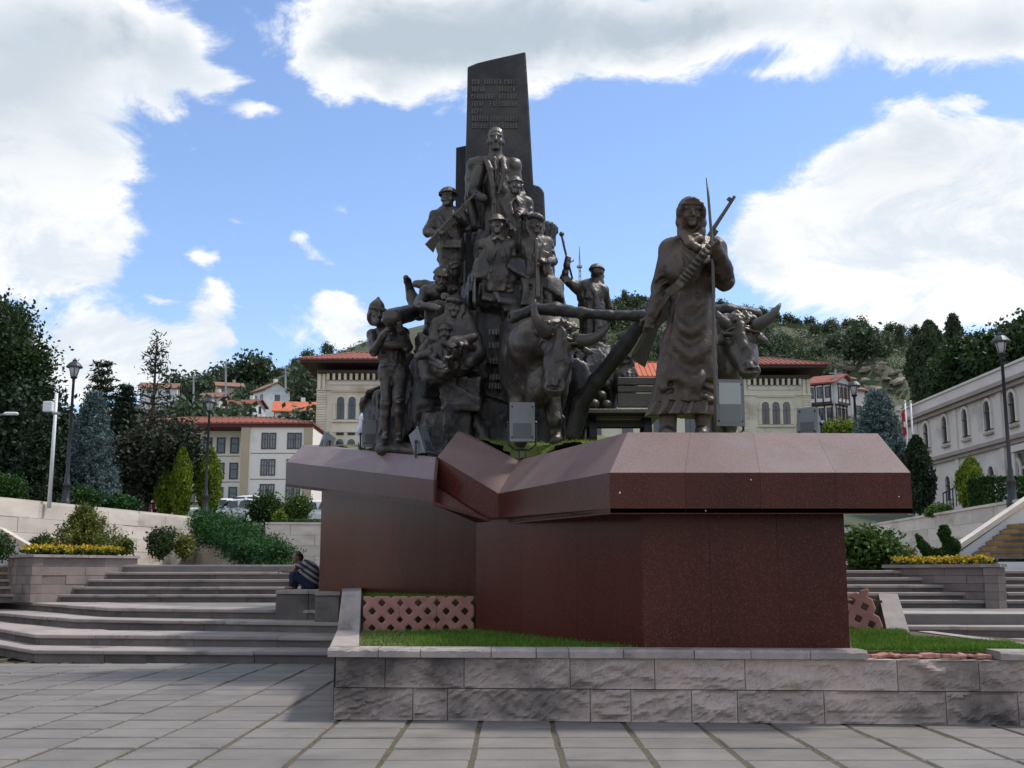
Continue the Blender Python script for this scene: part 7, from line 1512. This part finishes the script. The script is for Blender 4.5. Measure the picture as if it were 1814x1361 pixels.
# right side
bushy('round_bush', 'leafy green round bush above the right steps, against the plinth edge', at(1540, 972, 31.5), (.74, .7, .56), leaf_mid, 5200, .07, 60, shell=.5); rose('thin bush between round bush and topiary bird', at(1600, 985, 32.5), (.35, .3, .22), 61, leaf_gold, 200)
t = thing('topiary_bird', at(1670, 990, 28.5), 'green topiary clipped into a bird with raised tail, in the right planter', 'topiary'); D = 28.5; S = Sculpt(at(1615, 1000, D)-np.array((.1, .45, .1)), at(1705, 930, D)+np.array((.1, .45, .1)), .03); Q = lambda x, y, d=0: at(x, y, D+d)
S.chain([Q(1624, 948), Q(1634, 966), Q(1648, 984), Q(1662, 986)], [.03, .10, .13, .16], .05); S.ell(Q(1668, 984), (.34, .24, .14), None, .08); S.chain([Q(1682, 982), Q(1686, 968), Q(1676, 955)], [.2, .18, .11], .06); S.chain([Q(1676, 955), Q(1670, 946), Q(1673, 939)], [.11, .10, .11], .03); S.cone(Q(1675, 940), Q(1682, 944), .06, .03, .03)
Pm, Qm = S.mesh(); ok = np.arange(len(Pm)); V, F = leaves(np.repeat(Pm, 3, 0), 1, (.015, .015, .015), .028, 62); link('foliage', mesh_np('foliage', V-np.array(t.location), F, leaf_box), t); link('inner_growth', mesh_np('inner_growth', (Pm-Pm.mean(0))*.95+Pm.mean(0)-np.array(t.location), Qm, leaf_dark, True), t)
D = 47; b = at(1630, 912, D); column('cypress', 'dark green pointed cypress in front of the grey building', b, float(at(1625, 776, D)[2])-float(b[2]), .62, leaf_conifer, 5200, .10, 63)
D = 43; b = at(1724, 905, D); column('thuja', 'golden-green thuja against the grey arched building', b, float(at(1721, 816, D)[2])-float(b[2]), .52, leaf_thuja, 4200, .075, 64)
bushy('hedge', 'clipped dark green hedge behind the tallest street lamp', at(1800, 872, 40), (1.45, .7, .50), leaf_box, 9000, .06, 65, box=True); bushy('round_bush', 'low green shrub at the foot of the dark cypress', at(1664, 906, 44), (.55, .4, .22), leaf_mid, 1800, .06, 66)
D = 64; b = at(1562, 850, D); conifer('blue_spruce', 'blue-green spruce behind the right end of the plinth', (b[0], D, float(b[2])), float(at(1555, 694, D)[2])-float(b[2]), 2.0, leaf_blue, 26, 28, .12, 67, .6, .2, .04)
bushy('vine', 'bright green creeper at the foot of the white timber house', at(1490, 762, 120), (3.4, 1.0, .9), leaf_thuja, 1800, .2, 68)
D = 140; b = at(1655, 745, D); column('poplar_tree', 'tall narrow poplar on the right slope', b, float(at(1660, 566, D)[2])-float(b[2]), 2.9, leaf_hill, 6500, .28, 69)
for i, (px, y, rx, rz, D, lab) in enumerate(((1735, 655, 4.2, 3.2, 118, 'dark broad tree right of the poplar'), (1790, 645, 4.2, 3.6, 112, 'dark broad tree at the right edge above the grey building'), (1700, 675, 3.4, 3.2, 122, 'dark tree low behind the roof of the grey building'), (1775, 685, 5, 3.0, 116, 'dark wide tree behind the tallest lamp'), (1850, 625, 5, 4.0, 108, 'tree reaching above the right edge skyline'))):
    c = at(px, y, D); broad_tree('broadleaf_tree', lab, (c[0], D, float(c[2])-rz*1.5-3), c, (rx, rx, rz), leaf_dark, 150, 60, .27, 70+i, trunk_r=.3, spread=.2)
D = 200; b = at(1693, 640, D); conifer('pine_tree', 'lone layered pine standing on the right skyline', b, float(at(1693, 556, D)[2])-float(b[2]), 2.2, leaf_hill, 11, 22, .3, 78, .5, -.05, .35, sparse=.15)

# trees on the hill: a few kinds, then one object each
g = np.random.default_rng(90); protos = []
def proto(kind, seed, m, hgt, rad):
    t = thing('hill_tree', (0, 0, 0), 'small dark tree scattered over the hillside behind the square', 'tree', 'trees scattered over the hillside')
    if kind == 'broad': V, F = leaves(crown_pts(46, (0, 0, hgt*.58), (rad, rad, hgt*.42), seed), 18, (rad*.24,)*3, .36, seed)
    else:
        C = []; 
        for i in range(11):
            f = .12+.88*i/11
            for k in range(6): a = seed+i*1.3+k*1.05; rr = rad*(1-f)**.7; C.append((rr*.7*math.cos(a), rr*.7*math.sin(a), hgt*f))
        V, F = leaves(np.array(C), 13, (rad*.18, rad*.18, .3), .34, seed, asp=.35)
    link('crown', mesh_np('crown', V, F, m), t); MB().tube([(0, 0, -1), (0, 0, hgt*.7)], [.22, .08], 6).build('trunk', bark, t); return t
protos = [proto('broad', 1, leaf_hill, 6.0, 2.6), proto('broad', 2, leaf_hill, 4.6, 2.6), proto('broad', 3, leaf_hill2, 3.8, 2.2), proto('con', 4, leaf_conifer, 8.0, 2.0), proto('con', 5, leaf_hill, 6.5, 1.8)]
spots = []
def put(px, y, k, s, lab=None):
    p = hit(px, y, 132); spots.append((p, k, s, lab))
for i in range(62):      # skyline
    px = 1085+g.uniform(0, 640) if i < 48 else 340+g.uniform(0, 250); y = np.interp(px, PROF[:, 0], PROF[:, 1])+g.uniform(-1, 8); put(px, y, g.choice([0, 1, 2, 3, 4], p=[.3, .3, .15, .1, .15]), g.uniform(.45, .85))
while len(spots) < 215:
    px = g.uniform(1080, 1830); y = g.uniform(545, 705); sk = np.interp(px, PROF[:, 0], PROF[:, 1])
    if y < sk+6: continue
    if abs((px-1555)/95)**2+((y-676)/32)**2 < 1.0: continue
    put(px, y, g.choice([0, 1, 2, 3, 4], p=[.3, .3, .16, .12, .12]), g.uniform(.6, 1.15))
for i in range(34):
    px = g.uniform(300, 660); y = g.uniform(650, 740); sk = np.interp(px, PROF[:, 0], PROF[:, 1])
    if y > sk+4: put(px, y, g.choice([0, 1, 2]), g.uniform(.7, 1.2))
for px, y, k, s in ((398, 704, 0, 1.7), (380, 708, 0, 1.5), (372, 712, 1, 1.6), (412, 700, 0, 1.4), (440, 694, 0, 1.9), (455, 688, 0, 1.7), (425, 700, 1, 1.8), (540, 715, 0, 1.5), (552, 702, 0, 1.5), (535, 730, 1, 1.5), (548, 740, 0, 1.5), (528, 712, 1, 1.3), (330, 728, 1, 2.0), (350, 730, 0, 1.7), (310, 730, 0, 1.8), (300, 716, 1, 1.4), (444, 664, 3, .9), (452, 662, 4, .9), (475, 658, 3, .8)): put(px, y, k, s)
for px, s in ((305, 1.5), (322, 1.7), (341, 1.55), (360, 1.6), (378, 1.5), (398, 1.65), (416, 1.45), (452, 1.3), (548, 1.5)):
    Y_ = 168+g.uniform(-6, 6); x_ = (px-907)/FPX*Y_; spots.append((np.array((x_, Y_, float(terrain_z(x_, Y_)))), int(g.choice([0, 1])), s, None))
for i, (p, k, s, lab) in enumerate(spots):
    pxx = 907+FPX*p[0]/p[1]*1.0; far = p[1] > 318
    lab2 = ('on the skyline ' if far else 'on the slope ')+('left of the plinth among the houses' if pxx < 420 else 'above the gabled house' if pxx < 540 else 'beside the left hall tower' if pxx < 700 else 'between the drover and the woman' if pxx < 1190 else 'behind the right ox' if pxx < 1340 else 'above the right hall tower' if pxx < 1450 else 'above the timber house' if pxx < 1540 else 'above the right blue spruce' if pxx < 1640 else 'around the poplar'); c = copy_tree(protos[k]); c['label'] = ('small round dark tree ', 'low spreading dark tree ', 'pale green scrubby tree ', 'dark pointed conifer ', 'mid green pointed conifer ')[k]+lab2; c.location = (p[0], p[1], p[2]-.3); c.scale = (s*g.uniform(.9, 1.15), s*g.uniform(.9, 1.15), s); c.rotation_euler = (0, 0, g.uniform(0, 6.28))
for t in protos:
    for ch in list(t.children): bpy.data.objects.remove(ch)
    bpy.data.objects.remove(t)
# scrub between them, too much to count
g = np.random.default_rng(95); C = []
for k in range(6500):
    px = g.uniform(1060, 1840) if k < 5400 else g.uniform(280, 700); y0 = np.interp(px, PROF[:, 0], PROF[:, 1]); Yd = 140+210*g.random()**.8; x = (px-907)/FPX*Yd*1.0; z = float(terrain_z(x, Yd))
    if ((px-1555)/110)**2+((Yd-195)/34)**2 < 1 and g.random() < .8: continue
    if math.sin(x*.09+Yd*.05)+math.sin(Yd*.13-x*.06)+g.normal()*.7 < (-.9 if px > 1060 else -.1): continue
    C.append((x, Yd, z+.6))
V, F = leaves(np.array(C), 20, (1.0, 1.0, .5), .3, 96); o = link('hillside_scrub', mesh_np('hillside_scrub', V, F, leaf_hill2)); tag(o, 'low green scrub covering the hillside', 'scrub', kind='stuff')
# bare rocks on the slopes
g = np.random.default_rng(97); rockm = mat('pale_hill_rock', (.26, .225, .18), (.18, .16, .13), .8, .9, .5, 4)
rk_ = [(1500, 655, 1.1), (1530, 662, .9), (1560, 668, 1.0), (1590, 676, 1.2), (1620, 690, 1.0), (1580, 622, 1.3), (1545, 617, .9), (1588, 629, .9), (490, 664, 1.4), (510, 660, 1.1), (530, 668, 1.2), (470, 676, .9), (575, 640, 1.1), (620, 618, 1.0)]
for k in range(40): rk_.append((1555+g.normal()*45, 674+g.normal()*16+.12*k, g.uniform(.35, .9)))
for k in range(10): rk_.append((505+g.normal()*25, 666+g.normal()*7, g.uniform(.4, .8)))
for i, (px, y, s) in enumerate(rk_):
    p = hit(px, y, 132); M_ = MB(); M_.ball((0, 0, 0), (s*g.uniform(1, 1.9), s, s*g.uniform(.35, .7)), 9, 6); o = M_.build('rock', rockm, None); me = o.data; f_ = g.normal(size=(3, 3))
    for v in me.vertices: n_ = np.array(v.co.normalized()); v.co = v.co*(1+.22*float(np.sign(f_[0] @ n_)+np.sign(f_[1] @ n_-.3))+g.normal()*.07)
    o.rotation_euler = (g.normal()*.25, g.normal()*.25, g.uniform(0, 6.3)); o.location = p+(0, 0, -.05*s)
    tag(o, 'pale bare rock on the stony slope behind the right blue spruce' if px > 1000 and y > 640 else ('ochre bare rock among the trees high on the right hillside' if px > 1000 else 'pale rock breaking the left hillside above the gabled house'), 'rock', 'rocks on the hillsides')
